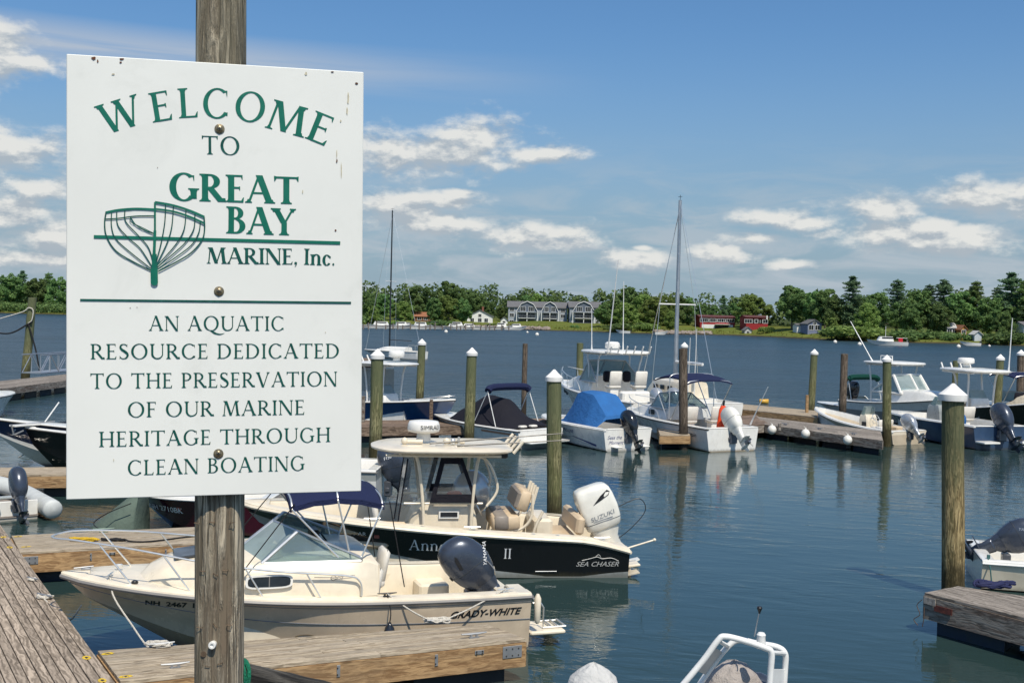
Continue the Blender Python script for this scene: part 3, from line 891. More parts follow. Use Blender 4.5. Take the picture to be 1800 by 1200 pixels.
def shore_y(x):
    for a, b in zip(SH, SH[1:]):
        if a.x <= x <= b.x: return a.y + (b.y - a.y) * (x - a.x) / (b.x - a.x)
    return SH[0].y if x < SH[0].x else SH[-1].y
def ground_z(d, x):
    d = max(d, -3)
    z = 0.55 * min(d / 3.0, 1) + 0.9 * max(0, min(1, (d - 3) / 18)) + 1.6 * max(0, min(1, (d - 22) / 30)) + 3.0 * max(0, min(1, (d - 60) / 200))
    return z + .25 * mnoise.noise(Vector((x * .05, d * .08, 0))) * min(1, max(0, d) / 6)
g = G(); rows = []
cols = []
for a, b in zip(SH, SH[1:]):
    n = max(2, int((b.x - a.x) / 9))
    cols += [a.x + (b.x - a.x) * i / n for i in range(n)]
cols += [SH[-1].x, SH[-1].x + 400, 4200]; cols = [-4200, -1500] + cols
for d in (-3, 0, .8, 1.6, 3, 5, 8, 13, 21, 32, 45, 60, 90, 140, 260, 600, 1500, 4000):
    rows.append([Vector((x, shore_y(x) + d + (1.2 * mnoise.noise(Vector((x * .15, 3, 0))) if abs(d) < 9 else 0), ground_z(d, x) - (.5 if d < 0 else 0))) for x in cols])
g.grid(rows); o = g.build('far_bank', ground_mat()); o['kind'] = 'structure'
def on_shore(px, d):
    """point on the far bank at photo column px, d metres in from the waterline"""
    Y = 300.0
    for _ in range(25):
        p = atd(px, 570, Y); Y2 = shore_y(p.x) + d; Y = Y * .5 + Y2 * .5
    p = atd(px, 570, Y); return Vector((p.x, Y, ground_z(d, p.x)))
def zat(py, px, Y): return atd(px, py, Y).z

# ------------------------------------------------------------------ trees
def leaf_mat(name, dark, light):
    m = bpy.data.materials.new(name); m.use_nodes = True
    T = NT(m.node_tree)
    b = T.n('ShaderNodeBsdfPrincipled'); o = T.n('ShaderNodeOutputMaterial')
    tr = T.n('ShaderNodeBsdfTranslucent'); mx = T.n('ShaderNodeMixShader'); mx.inputs[0].default_value = 0.45
    geo = T.n('ShaderNodeTexCoord').outputs['Object']; info = T.n('ShaderNodeObjectInfo').outputs['Random']
    n = T.noise(geo, 0.35, 3, 0.6); n2 = T.noise(geo, 2.2, 2, 0.6)
    f = T.m('ADD', T.m('MULTIPLY', n, 0.8), T.m('MULTIPLY', n2, 0.35))
    c = T.mix(T.ramp(f, 0.38, 0.80), dark, light)
    h = T.n('ShaderNodeHueSaturation'); T.l(c, h.inputs['Color']); T.l(T.ramp(info, 0, 1, 0.85, 1.55, False), h.inputs['Value'])
    T.l(T.ramp(info, 0, 1, 0.475, 0.512, False), h.inputs['Hue'])
    T.l(h.outputs[0], b.inputs['Base Color']); T.l(h.outputs[0], tr.inputs[0])
    b.inputs['Roughness'].default_value = 0.7; b.inputs['Specular IOR Level'].default_value = 0.2
    T.l(b.outputs[0], mx.inputs[1]); T.l(tr.outputs[0], mx.inputs[2]); T.l(mx.outputs[0], o.inputs[0])
    return m
leaf_oak = leaf_mat('oak_leaves', (0.080, 0.155, 0.055), (0.205, 0.320, 0.110))
leaf_lime = leaf_mat('light_green_leaves', (0.125, 0.210, 0.055), (0.275, 0.385, 0.115))
leaf_pine = leaf_mat('pine_needles', (0.075, 0.140, 0.080), (0.180, 0.275, 0.135))
bark = M('tree_bark', (0.10, 0.085, 0.065), 0.95)
def leaves(g, c, r, n, R, size, flat_=.8):
    for _ in range(n):
        d = Vector((R.gauss(0, 1), R.gauss(0, 1), R.gauss(0, 1))).normalized()
        rr = R.uniform(.55, 1.08)
        p = Vector((c[0] + d.x * r * rr, c[1] + d.y * r * rr, c[2] + d.z * r * rr * flat_))
        u = Vector((R.gauss(0, 1), R.gauss(0, 1), R.gauss(0, .6))).normalized(); w = (d + Vector((R.gauss(0, .5), R.gauss(0, .5), R.gauss(0, .5)))).cross(u).normalized()
        s = size * R.uniform(.6, 1.3)
        n0 = len(g.v)
        g.v += [tuple(p - u * s - w * s * .3), tuple(p + w * s * .8), tuple(p + u * s + w * s * .2), tuple(p - w * s * .7)]
        g.f.append((n0, n0 + 1, n0 + 2, n0 + 3))
def broad_tree(seed, mat, open_=0.0, H=16.0, wr=.42, low=.22):
    R = random.Random(seed)
    root = bpy.data.objects.new('broadleaf_tree', None); COL.objects.link(root)
    tr = G(); h0 = H * (low + .05)
    tr.tube([(0, 0, -.5), (R.uniform(-.2, .2), 0, h0 * .5), (R.uniform(-.4, .4), R.uniform(-.4, .4), h0), (R.uniform(-.6, .6), R.uniform(-.6, .6), H * .62)], [.38, .30, .26, .10], 7)
    cr = G(); cl = []
    nb = 26
    for i in range(nb):
        f = i / nb; z = H * (low + (.92 - low) * f ** .9)
        k = sin(pi * min(1, (z / H - low) / (1.02 - low)) ** .75) ** .55
        a = i * 2.4 + R.uniform(-.5, .5); rad = H * wr * k * R.uniform(.45, .95)
        r = H * R.uniform(.085, .145) * (1 - .25 * f)
        cl.append(((rad * cos(a), rad * sin(a), z), r))
    cl.append(((R.uniform(-1, 1), R.uniform(-1, 1), H * .90), H * .12)); cl.append(((0, 0, H * .7), H * .17)); cl.append(((0, 0, H * .5), H * .2))
    for (c, r) in cl:
        tr.tube([(c[0] * .08, c[1] * .08, min(c[2] * .75, H * .6)), (c[0] * .6, c[1] * .6, c[2] * .92), (c[0] * .95, c[1] * .95, c[2])], [.14, .08, .03], 4, caps=False)
        if R.random() < open_: r *= .6
        leaves(cr, c, r, int(230 * (r / 2.0) ** 1.3) + 60, R, .34)
        for _ in range(4):
            d = Vector((R.gauss(0, 1), R.gauss(0, 1), R.gauss(0, .7))).normalized() * r * .95
            leaves(cr, (c[0] + d.x, c[1] + d.y, c[2] + d.z), r * .42, 45, R, .30)
    cr.build('crown', mat, root, smooth=0); tr.build('trunk', bark, root)
    return root
def pine_tree(seed, mat, H=20.0, wr=.20):
    R = random.Random(seed)
    root = bpy.data.objects.new('white_pine_tree', None); COL.objects.link(root)
    tr = G(); tr.tube([(0, 0, -.5), (.1, 0, H * .5), (0, .1, H * .97)], [.40, .26, .05], 7)
    cr = G(); z = H * .16
    while z < H * .97:
        f = z / H; k = (1 - f) ** .55 * (.45 + .85 * R.random()) * (1 if f > .3 else .8)
        nb = R.randint(4, 6); a0 = R.random() * 6.28
        for i in range(nb):
            a = a0 + 2 * pi * i / nb + R.uniform(-.3, .3); L = H * wr * 1.25 * k * R.uniform(.6, 1.15)
            tip = Vector((L * cos(a), L * sin(a), z + L * .18))
            tr.tube([(0, 0, z - .1), tip * .5 + Vector((0, 0, (z - .1) * .5)), tip], [.09, .06, .02], 4, caps=False)
            m = max(2, int(L / .8))
            for j in range(m):
                q = (j + 1) / m
                leaves(cr, (tip.x * q, tip.y * q, z + L * .18 * q + R.uniform(-.2, .35)), .55 + .6 * min(1, L / 4) * (1.1 - q * .5), 30, R, .25, .55)
        z += H * R.uniform(.018, .062)
    leaves(cr, (0, 0, H * .97), .6, 50, R, .2, 1.4)
    cr.build('crown', mat, root, smooth=0); tr.build('trunk', bark, root)
    return root
def bush_(seed, mat):
    R = random.Random(seed)
    root = bpy.data.objects.new('bush', None); COL.objects.link(root); cr = G(); tr = G()
    for i in range(12):
        c = (R.uniform(-2.6, 2.6), R.uniform(-1.5, 1.5), R.uniform(.5, 2.2)); leaves(cr, c, R.uniform(.7, 1.2), 110, R, .22)
        tr.tube([(c[0] * .3, c[1] * .3, -.3), c], [.06, .02], 4, caps=False)
    cr.build('crown', mat, root, smooth=0); tr.build('stem', bark, root)
    return root
protos = {
    'o1': broad_tree(11, leaf_oak), 'o2': broad_tree(12, leaf_oak, .3, wr=.36), 'o3': broad_tree(13, leaf_oak, .15, wr=.46, low=.12), 'o4': broad_tree(16, leaf_oak, .6, wr=.40, low=.34),
    'l1': broad_tree(14, leaf_lime, wr=.44, low=.12), 'l2': broad_tree(15, leaf_lime, .2, wr=.38, low=.08),
    'p1': pine_tree(21, leaf_pine), 'p2': pine_tree(22, leaf_pine, wr=.24), 'p3': pine_tree(23, leaf_oak, wr=.22),
    'b1': bush_(31, leaf_lime), 'b2': bush_(32, leaf_oak)}
PH = {'o': 16.0, 'l': 16.0, 'p': 20.0, 'b': 3.0}
used = set()
# kind, photo column, crown top row, metres in from the waterline, width factor, label
TREES = [
 ('o3', -60, 478, 25, 1.1, 'round dark oak at the far left end of the wooded shore'),
 ('p3', -15, 470, 30, 1.2, 'feathery dark pine left of the leaning mooring pile, far shore'),
 ('o1', 18, 482, 18, 1.2, 'broad green tree at the photo left edge on the far shore'),
 ('p1', 38, 472, 34, 1.3, 'dark pointed pine just left above the leaning mooring pile'),
 ('o2', 62, 486, 16, 1.1, 'green tree directly above the leaning mooring pile on the far shore'),
 ('p3', 84, 476, 30, 1.3, 'pine between the leaning pile and the sign on the far shore'),
 ('o1', 104, 488, 16, 1.2, 'green tree touching the left edge of the sign on the far shore'),
 ('p2', 130, 480, 30, 1.2, 'dark pine half hidden by the left edge of the sign'),
 ('o3', 600, 512, 22, 1.2, 'broad tree mostly hidden by the right edge of the sign'),
 ('o1', 646, 513, 26, 1.0, 'dark green tree just right of the sign on the far shore'),
 ('l1', 655, 536, 9, 1.1, 'low green tree by the water just right of the sign'),
 ('o2', 676, 514, 32, 1.2, 'tree right behind the thin dark mast on the far shore'),
 ('p2', 700, 512, 40, .9, 'dark evergreen peeking between the two trees left of the brown shed'),
 ('l1', 706, 528, 10, 1.4, 'lighter yellow green tree left of the brown roofed shed'),
 ('o3', 736, 500, 34, 1.25, 'tall dark oak behind the brown roofed shed'),
 ('o2', 762, 520, 16, 1.1, 'dark tree immediately right of the brown roofed shed'),
 ('o4', 787, 490, 44, 1.0, 'tallest tree with uneven top left of the white house'),
 ('l2', 786, 517, 18, 1.3, 'mid green tree in front of the tallest tree left of the white house'),
 ('o4', 815, 503, 42, .95, 'open crowned tree behind and left of the white house'),
 ('o1', 812, 524, 16, 1.1, 'rounded tree standing close left of the white house'),
 ('o2', 838, 512, 46, 1.1, 'tree rising right behind the white house gable'),
 ('o3', 858, 528, 44, 1.0, 'dark tree sloping down behind the white house roof'),
 ('o2', 880, 537, 40, 1.0, 'low tree between the white house and the grey apartment building'),
 ('o1', 902, 520, 60, .9, 'tree behind the left end of the grey apartment building'),
 ('o3', 925, 517, 62, .9, 'tree above the left gable of the grey apartment building'),
 ('l1', 944, 514, 66, .9, 'highest tree above the middle of the grey apartment building'),
 ('o1', 966, 521, 64, .9, 'tree behind the right half of the first grey apartment block'),
 ('o2', 988, 526, 80, .9, 'distant tree between the two grey apartment blocks'),
 ('p3', 1006, 526, 82, .9, 'distant evergreen behind the second grey apartment block'),
 ('o2', 1024, 527, 84, .9, 'distant tree behind the right apartment block roof'),
 ('o1', 1046, 526, 70, .9, 'distant tree at the right end of the apartment building'),
 ('o1', 1062, 532, 22, 1.2, 'dark rounded tree overlapping the right end of the apartments'),
 ('o3', 1078, 524, 26, 1.2, 'large dark tree by the water right of the apartments'),
 ('o2', 1102, 501, 40, .95, 'tall tree peak between the apartments and the sailboat mast'),
 ('l1', 1098, 530, 14, 1.4, 'green tree low in front of the tall peak right of the apartments'),
 ('l2', 1128, 515, 36, 1.1, 'yellow green tree a little right of the tall peak'),
 ('l1', 1147, 520, 24, 1.2, 'yellow green tree left of the mast spreader'),
 ('l2', 1166, 517, 36, 1.0, 'yellow green tree just left of the tall sailboat mast'),
 ('o1', 1190, 518, 44, 1.1, 'dark tree directly behind the tall sailboat mast'),
 ('l1', 1180, 545, 16, 1.1, 'small bright tree behind the foot of the tall mast'),
 ('o3', 1210, 522, 44, 1.1, 'dark tree right of the mast left of the red building'),
 ('o2', 1236, 532, 60, 1.0, 'dark tree behind the left end of the red building'),
 ('p1', 1270, 516, 66, 1.3, 'single pointed conifer above the red building'),
 ('o1', 1256, 536, 58, 1.0, 'low dark tree left of the conifer over the red building'),
 ('o2', 1292, 530, 60, 1.0, 'dark tree between the conifer and the round bright tree'),
 ('l1', 1322, 516, 52, 1.35, 'round bright green tree over the roof of the long red building'),
 ('l2', 1350, 533, 70, 1.0, 'pale tree behind the right end of the red building'),
 ('o4', 1392, 497, 34, 1.05, 'vase shaped elm with bare limbs right of the red building'),
 ('o2', 1428, 508, 42, 1.0, 'full tree just right of the vase shaped elm'),
 ('o4', 1450, 503, 36, 1.0, 'open grey green tree above the blue grey house'),
 ('o1', 1468, 520, 30, 1.0, 'tree between the blue grey house and the tall layered pine'),
 ('p1', 1497, 480, 30, 1.4, 'tall layered pine right of the blue grey house'),
 ('l2', 1462, 556, 10, 1.1, 'small light tree by the marsh right of the blue grey house'),
 ('l1', 1524, 530, 18, 1.0, 'light green tree right below the tall layered pine'),
 ('o3', 1545, 512, 26, 1.1, 'dark tree between two tall pines above the moored cruiser'),
 ('p2', 1576, 487, 32, 1.4, 'wide pine above the moored cruiser'),
 ('o1', 1596, 528, 18, 1.0, 'leafy tree right above the moored cruiser stern'),
 ('o2', 1612, 506, 30, 1.1, 'tree between the wide pine and the twin pines'),
 ('p2', 1632, 496, 34, 1.3, 'left one of the twin pines right of the cruiser'),
 ('p1', 1658, 486, 32, 1.6, 'right and taller one of the twin pines right of the cruiser'),
 ('o1', 1650, 532, 16, 1.1, 'dark leafy tree left of the small grey cottage'),
 ('o4', 1688, 508, 30, 1.0, 'leafy tree above the small grey cottage'),
 ('p3', 1714, 489, 34, 1.3, 'grey green pine above the orange cottage wall'),
 ('o2', 1736, 518, 24, 1.1, 'leafy tree left of the tallest right hand pine'),
 ('p2', 1752, 500, 36, 1.2, 'dark pine behind the leafy tree at right'),
 ('p1', 1776, 473, 32, 1.6, 'tallest pine near the right edge of the photo'),
 ('p3', 1800, 486, 30, 1.4, 'pine at the right edge of the photo'),
 ('o1', 1766, 546, 12, 1.0, 'low dark tree under the tallest right hand pine'),
 ('p2', 1830, 478, 30, 1.4, 'pine just beyond the right edge of the photo'),
 ('o3', 1870, 500, 26, 1.2, 'leafy tree beyond the right edge of the photo'),
 ('b1', 1070, 568, 7, 2.2, 'low bushes at the waterline right of the apartments'),
 ('b2', 1112, 562, 8, 2.4, 'dark bushes at the waterline below the tall peak'),
 ('b1', 1140, 566, 9, 2.0, 'bright bush left of the rocky slipway'),
 ('b1', 1352, 572, 16, 1.4, 'bushes at the foot of the red building right end'),
 ('b2', 1488, 568, 9, 2.0, 'dark bush on the bank under the tall layered pine'),
 ('b1', 1520, 570, 8, 2.6, 'bright bush left of the moored cruiser bow'),
 ('b2', 1560, 572, 9, 2.4, 'dark bush behind the moored cruiser'),
 ('b2', 1600, 574, 9, 2.0, 'bush at the stern of the moored cruiser'),
 ('b2', 1640, 574, 9, 2.2, 'bush left of the grey cottage on the bank'),
 ('b2', 1682, 580, 6, 1.6, 'dark clipped bush in front of the grey cottage'),
 ('b1', 1748, 584, 6, 1.8, 'bright yellow green bush near the right edge'),
 ('b2', 1790, 574, 9, 2.2, 'dark bush at the right edge of the bank'),
 ('b1', 690, 562, 6, 2.0, 'bush behind the far marina near the dark mast'),
 ('b2', 775, 558, 8, 2.2, 'bush behind the far marina right of the brown shed'),
 ('b1', 868, 566, 6, 1.8, 'bush right of the white house'),
 ('b2', 1010, 570, 12, 1.2, 'low hedge in front of the second apartment block')]
for i, (k, px, top, d, wf, lab) in enumerate(TREES):
    p = on_shore(px, d); ztop = zat(top, px, p.y); h = max(1.5, ztop - p.z)
    s = h / PH[k[0]] * (1.0 if k[0] != 'p' else .97)
    if k in used: o = copy_tree(protos[k])
    else: o = protos[k]; used.add(k)
    o.location = p - Vector((0, 0, .2)); o.scale = (s * wf * (.9 if k[0] != 'b' else 1), s * wf * .9, s)
    o.rotation_euler = (0, 0, random.Random(i * 7 + 1).uniform(0, 6.28))
    tag(o, lab, 'bush' if k[0] == 'b' else 'tree', 'bushes along the far bank' if k[0] == 'b' else 'trees along the far shore')
for k, o in protos.items():
    if k not in used:
        for c in list(o.children): bpy.data.objects.remove(c)
        bpy.data.objects.remove(o)
# the wood behind, one mass
R = random.Random(99); g = G()
x = -1500.0
while x < 900:
    yy = shore_y(x); sc_ = yy / 300
    d = 70 + R.uniform(0, 45); h = R.uniform(8, 12.5)
    for j in range(4): leaves(g, (x + R.uniform(-4, 4), yy + d, ground_z(d, x) + h * (.2 + .22 * j)), R.uniform(3, 4.6), 110, R, .7)
    x += 5.0 * max(1, sc_ * .8)
tag(g.build('far_wood', leaf_oak, smooth=0), 'distant dark wood closing the gaps behind the shoreline trees', 'wood', kind='stuff')
R = random.Random(41); g = G()
for i in range(170):
    px = -160 + i * 4.9; d = R.uniform(3.5, 9) if px < 640 else R.uniform(9, 14); p = on_shore(px, d); r = R.uniform(2.0, 3.6) * (1.0 if px < 560 else .6)
    leaves(g, (p.x, p.y, p.z + r * .6), r, 130, R, .45)
tag(g.build('shore_undergrowth', leaf_oak, smooth=0), 'green undergrowth along the water in front of the left hand trees', 'undergrowth', kind='stuff')
R = random.Random(5); g = G()
for x in [-560 + i * 1.3 for i in range(900)]:
    yy = shore_y(x)
    for j in range(5):
        d = R.uniform(1, 16); p = Vector((x + R.uniform(-.6, .6), yy + d, ground_z(d, x) - .05)); hh = R.uniform(.35, .8)
        g.add([p, p + Vector((R.uniform(.3, .7), R.uniform(-.2, .2), 0)), p + Vector((R.uniform(0, .8), R.uniform(-.2, .2), hh))], [(0, 1, 2)])
tag(g.build('marsh_grass', M('marsh_grass_blades', (0.115, 0.125, 0.028), 0.9, var=0.4, scale=.6, spec=.1), smooth=0), 'yellow green marsh grass along the far waterline', 'grass', kind='stuff')

# ------------------------------------------------------------------ buildings
roof_grey = M('grey_shingles', (0.125, 0.125, 0.13), 0.9, var=.2, scale=2, bump=.3, bscale=6)
wall_blue = M('blue_grey_clapboard', (0.105, 0.13, 0.17), 0.8)
wall_lg = M('light_grey_clapboard', (0.30, 0.335, 0.38), 0.8)
wall_w = M('white_clapboard', (0.72, 0.72, 0.69), 0.7)
trim_w = M('white_trim', (0.70, 0.71, 0.70), 0.6)
wall_red = M('red_clapboard', (0.28, 0.016, 0.020), 0.8, var=.15)
roof_red = M('dull_red_roof', (0.10, 0.032, 0.030), 0.9)
roof_brown = M('orange_brown_roof', (0.27, 0.115, 0.06), 0.9)
wall_brown = M('brown_wall', (0.17, 0.09, 0.05), 0.9)
wall_or = M('orange_wall', (0.42, 0.20, 0.05), 0.9)
wall_g = M('weathered_grey_wall', (0.30, 0.29, 0.27), 0.9)
dark_panel = M('near_black_panel', (0.012, 0.014, 0.018), 0.5)

def win(par, cx, cz, w, h_, y=-.0, mull=1, frame=trim_w, pane=glass_win, nm='window'):
    g = G(); t = .09
    for sx in (-1, 1): g.box((cx + sx * (w / 2 + t / 2), y - .05, cz), (t, .10, h_ + 2 * t))
    for sz in (-1, 1): g.box((cx, y - .05, cz + sz * (h_ / 2 + t / 2)), (w, .10, t))
    for i in range(mull): g.box((cx - w / 2 + w * (i + 1) / (mull + 1), y - .045, cz), (.06, .06, h_))
    f = g.build(nm, frame, par, smooth=0)
    G().box((cx, y - .015, cz), (w, .02, h_)).build('pane', pane, f, smooth=0)
def prism_roof(g, x0, x1, y0, y1, z0, zr, along='x', ov=.35, th=.15):
    if along == 'x':
        ym = (y0 + y1) / 2
        for (a, b) in ((y0 - ov, ym), (y1 + ov, ym)):
            za = z0 - ov * (zr - z0) / (ym - y0)
            q = [(x0 - ov, a, za), (x1 + ov, a, za), (x1 + ov, b, zr), (x0 - ov, b, zr)]
            n = len(g.v); g.v += q + [(p[0], p[1], p[2] + th) for p in q]
            g.f += [(n, n + 1, n + 2, n + 3), (n + 7, n + 6, n + 5, n + 4)] + [(n + i, n + (i + 1) % 4, n + 4 + (i + 1) % 4, n + 4 + i) for i in range(4)]
    else:
        xm = (x0 + x1) / 2
        for (a, b) in ((x0 - ov, xm), (x1 + ov, xm)):
            za = z0 - ov * (zr - z0) / (xm - x0)
            q = [(a, y0 - ov, za), (a, y1 + ov, za), (b, y1 + ov, zr), (b, y0 - ov, zr)]
            n = len(g.v); g.v += q + [(p[0], p[1], p[2] + th) for p in q]
            g.f += [(n, n + 1, n + 2, n + 3), (n + 7, n + 6, n + 5, n + 4)] + [(n + i, n + (i + 1) % 4, n + 4 + (i + 1) % 4, n + 4 + i) for i in range(4)]
def house(px0, px1, ybase, yeave, yridge, d, wallm, roofm, name, lab, depth=8, along='x', wins=(), cat='house', chim=None, groupn=None):
    a, b = on_shore(px0, d), on_shore(px1, d); Y = (a.y + b.y) / 2; c = (a + b) / 2
    W = (b.x - a.x); zb = zat(ybase, (px0 + px1) / 2, Y); ze = zat(yeave, (px0 + px1) / 2, Y) - zb; zr = zat(yridge, (px0 + px1) / 2, Y) - zb
    h = thing(name, lab, cat, (c.x, Y, zb), group=groupn)
    g = G(); g.box((0, depth / 2, ze / 2 - 1), (W, depth, ze + 2))
    if along == 'y': g.add([(-W / 2, 0, ze), (W / 2, 0, ze), (0, 0, zr), (-W / 2, depth, ze), (W / 2, depth, ze), (0, depth, zr)], [(0, 1, 2), (5, 4, 3), (0, 2, 5, 3), (1, 4, 5, 2)])
    else: g.add([(-W / 2, 0, ze), (-W / 2, depth, ze), (-W / 2, depth / 2, zr), (W / 2, 0, ze), (W / 2, depth, ze), (W / 2, depth / 2, zr)], [(0, 1, 2), (5, 4, 3), (0, 2, 5, 3), (1, 4, 5, 2)])
    g.build('wall', wallm, h, smooth=0)
    g = G(); prism_roof(g, -W / 2, W / 2, 0, depth, ze, zr, along); rf = g.build('roof', roofm, h, smooth=0)
    if chim: G().box((W * chim, depth * .5, zr + .3), (.7, .7, 2.0)).build('chimney', M('chimney_brick', (.2, .08, .05), .9), rf, smooth=0)
    for (fx, fz, w, hh, mu) in wins: win(h, W * fx, ze * fz, w, hh, 0, mu)
    return h, W, ze, zr

# grey apartment building: two blocks with gambrel gables over balconies
def apartments(px0, px1, px_s, nm, lab, gables, d=42):
    a, b = on_shore(px0, d), on_shore(px1, d); Y = (a.y + b.y) / 2; c = (a + b) / 2
    W = b.x - a.x; mid = (px0 + px1) / 2; zb = zat(573, mid, Y); Z3 = zat(530, mid, Y) - zb; E = Z3 * .76; S1, S2 = Z3 * .30, Z3 * .56
    h = thing(nm, lab, 'building', (c.x, Y, zb)); dep = 14
    k = W / (px1 - px0); X = lambda px: (px - mid) * k
    g = G(); g.box((0, dep / 2 + .8, E / 2 - 1), (W, dep, E + 2)); g.build('wall', wall_lg, h, smooth=0)
    g = G(); prism_roof(g, -W / 2, W / 2, .8, dep + .8, E, Z3 * .99, 'x', .5, .2); rf = g.build('roof', roof_grey, h, smooth=0)
    for (g0, g1) in gables:
        x0, x1 = X(g0), X(g1); w = x1 - x0; xm = (x0 + x1) / 2
        prof = [(x0 - .2, S2), (x0 + w * .20, Z3 * .88), (xm, Z3 * 1.0), (x1 - w * .20, Z3 * .88), (x1 + .2, S2)]
        g = G(); q = [(x, -.2, z) for x, z in prof]; r_ = [(x, 6, z) for x, z in prof]
        g.add(q + r_, [(0, 1, 2, 3, 4), (9, 8, 7, 6, 5)] + [(i, i + 5, (i + 1) % 5 + 5, (i + 1) % 5) for i in range(5)]); g.build('gable_wall', wall_blue, h, smooth=0)
        g = G()
        for i in range(4):
            p0, p1 = prof[i], prof[i + 1]
            g.add([(p0[0], -.5, p0[1] + .02), (p1[0], -.5, p1[1] + .02), (p1[0], 6, p1[1] + .02), (p0[0], 6, p0[1] + .02), (p0[0], -.5, p0[1] + .25), (p1[0], -.5, p1[1] + .25), (p1[0], 6, p1[1] + .25), (p0[0], 6, p0[1] + .25)],
                  [(3, 2, 1, 0), (4, 5, 6, 7), (0, 1, 5, 4), (2, 3, 7, 6), (1, 2, 6, 5), (3, 0, 4, 7)])
        g.build('gambrel_roof', roof_grey, h, smooth=0)
        g = G()
        for i in range(4):
            p0, p1 = prof[i], prof[i + 1]; g.tube([(p0[0], -.55, p0[1]), (p1[0], -.55, p1[1])], .12, 4)
        g.build('gable_trim', trim_w, h, smooth=0)
        n = 2
        for i in range(n):
            cx = x0 + w * (.30 + .40 * i)
            win(h, cx, (S2 + Z3 * .86) / 2 - .2, w * .24, (Z3 - S2) * .42, -.22, 2)
            for zlo, zhi in ((0.3, S1 - .5), (S1 + .3, S2 - .5)):
                # loggia: flat dark panel painted as the recess's shade, with rail
                f = G().box((cx, .72, (zlo + zhi) / 2), (w * .34, .1, zhi - zlo)).build('recess_shade_panel', dark_panel, h, smooth=0)
                win(h, cx, (zlo + zhi) / 2 - .1, w * .20, (zhi - zlo) * .8, .66, 1, frame=wall_blue)
                gg = G(); gg.box((cx, -.25, zlo - .15), (w * .42, 1.9, .18)); gg.build('balcony_floor', trim_w, h, smooth=0)
                gg = G(); gg.box((cx, -1.1, zlo + .80), (w * .42, .05, .05))
                for j in range(7): gg.box((cx - w * .2 + w * .4 * j / 6, -1.1, zlo + .38), (.035, .035, .80))
                gg.build('balcony_rail', wall_lg, h, smooth=0)
        for xx in (x0, xm, x1): G().box((xx, -.9, S2 / 2 - .5), (.24, .24, S2 + 1)).build('column', trim_w, h, smooth=0)
        G().box((xm, -.4, S2 + .02), (w + .6, 1.2, .22)).build('band_course', wall_lg, h, smooth=0)
    for (q0, q1) in px_s:
        x0, x1 = X(q0), X(q1); xm = (x0 + x1) / 2; w = x1 - x0
        for zc in (S1 * .5, (S1 + S2) / 2, (S2 + E) / 2): win(h, xm, zc, w * .55, (S2 - S1) * .5, .8, 1)
apartments(893, 998, [(893, 906), (984, 997)], 'apartment_building', 'grey shingled three storey apartment building with gambrel gables, the longer left block', [(908, 945), (952, 982)])
apartments(1001, 1056, [(1046, 1055)], 'apartment_building', 'smaller right hand grey apartment block with one gambrel gable', [(1006, 1045)])
house(820, 866, 567, 556, 545, 30, wall_w, roof_grey, 'white_house', 'white house with grey gabled roof left of the apartments', 8, 'y', [(-.3, .4, 1.2, 1.3, 1), (0, .4, 1.2, 1.3, 1), (.25, .4, 1.2, 1.3, 1), (0, 1.15, 1.0, 1.0, 1)], chim=.1)
house(880, 892, 570, 562, 557, 20, wall_w, roof_grey, 'garden_shed', 'small white shed between the white house and the apartments', 4, 'y', [(0, .45, .9, .9, 1)], 'shed')
house(728, 757, 563, 556, 549, 26, wall_brown, roof_brown, 'boat_shed', 'low brown shed with orange brown roof at the far marina', 7, 'x', [(-.2, .5, 1.2, 1.0, 1), (.2, .5, 1.2, 1.0, 1)], 'shed')
hr_, W, ze, zr = house(1226, 1297, 577, 557.5, 554.5, 36, wall_red, roof_red, 'red_building', 'long red building with a row of white framed windows, left part', 12, 'x', [(-.37, .72, 3.0, 1.1, 3), (-.13, .72, 3.0, 1.1, 3), (.11, .72, 3.0, 1.1, 3), (.35, .72, 3.0, 1.1, 3)], 'building')
G().box((0, -.08, ze * .17), (W * .9, .12, ze * .34)).build('white_base', trim_w, hr_, smooth=0)
g = G(); g.box((W * .12, -1.3, ze * .33), (W * .42, 2.4, .12), R=Matrix.Rotation(-.15, 3, 'X')); g.build('awning', trim_w, hr_, smooth=0)
G().box((W * .12, -.18, ze * .13), (W * .38, .05, ze * .24)).build('bay_shade_panel', dark_panel, hr_, smooth=0)  # flat dark panel on the wall, coloured as the shade inside a bay
hr2, W, ze, zr = house(1300, 1363, 580, 558, 555, 33, wall_red, roof_red, 'red_building', 'right part of the long red building behind the round tree', 10, 'x', [(-.35, .7, 3.0, 1.1, 3), (.02, .7, 3.0, 1.1, 3), (.27, .7, 3.0, 1.1, 3)], 'building')
G().box((W * .44, -.3, ze * 1.02), (.4, .4, 1.2)).build('vent_pipe', trim_w, hr2, smooth=0)
house(1307, 1324, 588, 580, 575, 8, M('pale_grey_boards', (.45, .46, .46), .9), roof_grey, 'boathouse', 'small pale grey shed on the bank before the red building', 4, 'y', [(0, .5, .8, .8, 1)], 'shed')
house(1398, 1412, 578, 571, 569, 22, wall_w, roof_grey, 'garage', 'small white garage left of the blue grey house', 5, 'x', (), 'shed')
house(1413, 1452, 581, 569, 562, 20, M('blue_grey_wall', (.17, .20, .30), .8), roof_grey, 'blue_grey_house', 'blue grey house with white window surrounds under the trees', 8, 'y', [(-.25, .45, 1.3, 1.3, 1), (.2, .45, 1.3, 1.3, 1), (0, 1.1, .9, .9, 1)])
house(1662, 1687, 588, 576, 568, 16, wall_g, M('pale_roof', (.42, .42, .42), .8), 'grey_cottage', 'grey cottage with pale roof under the pines', 8, 'x', [(-.25, .5, 1.1, 1.1, 1), (.2, .5, 1.1, 1.1, 1)])
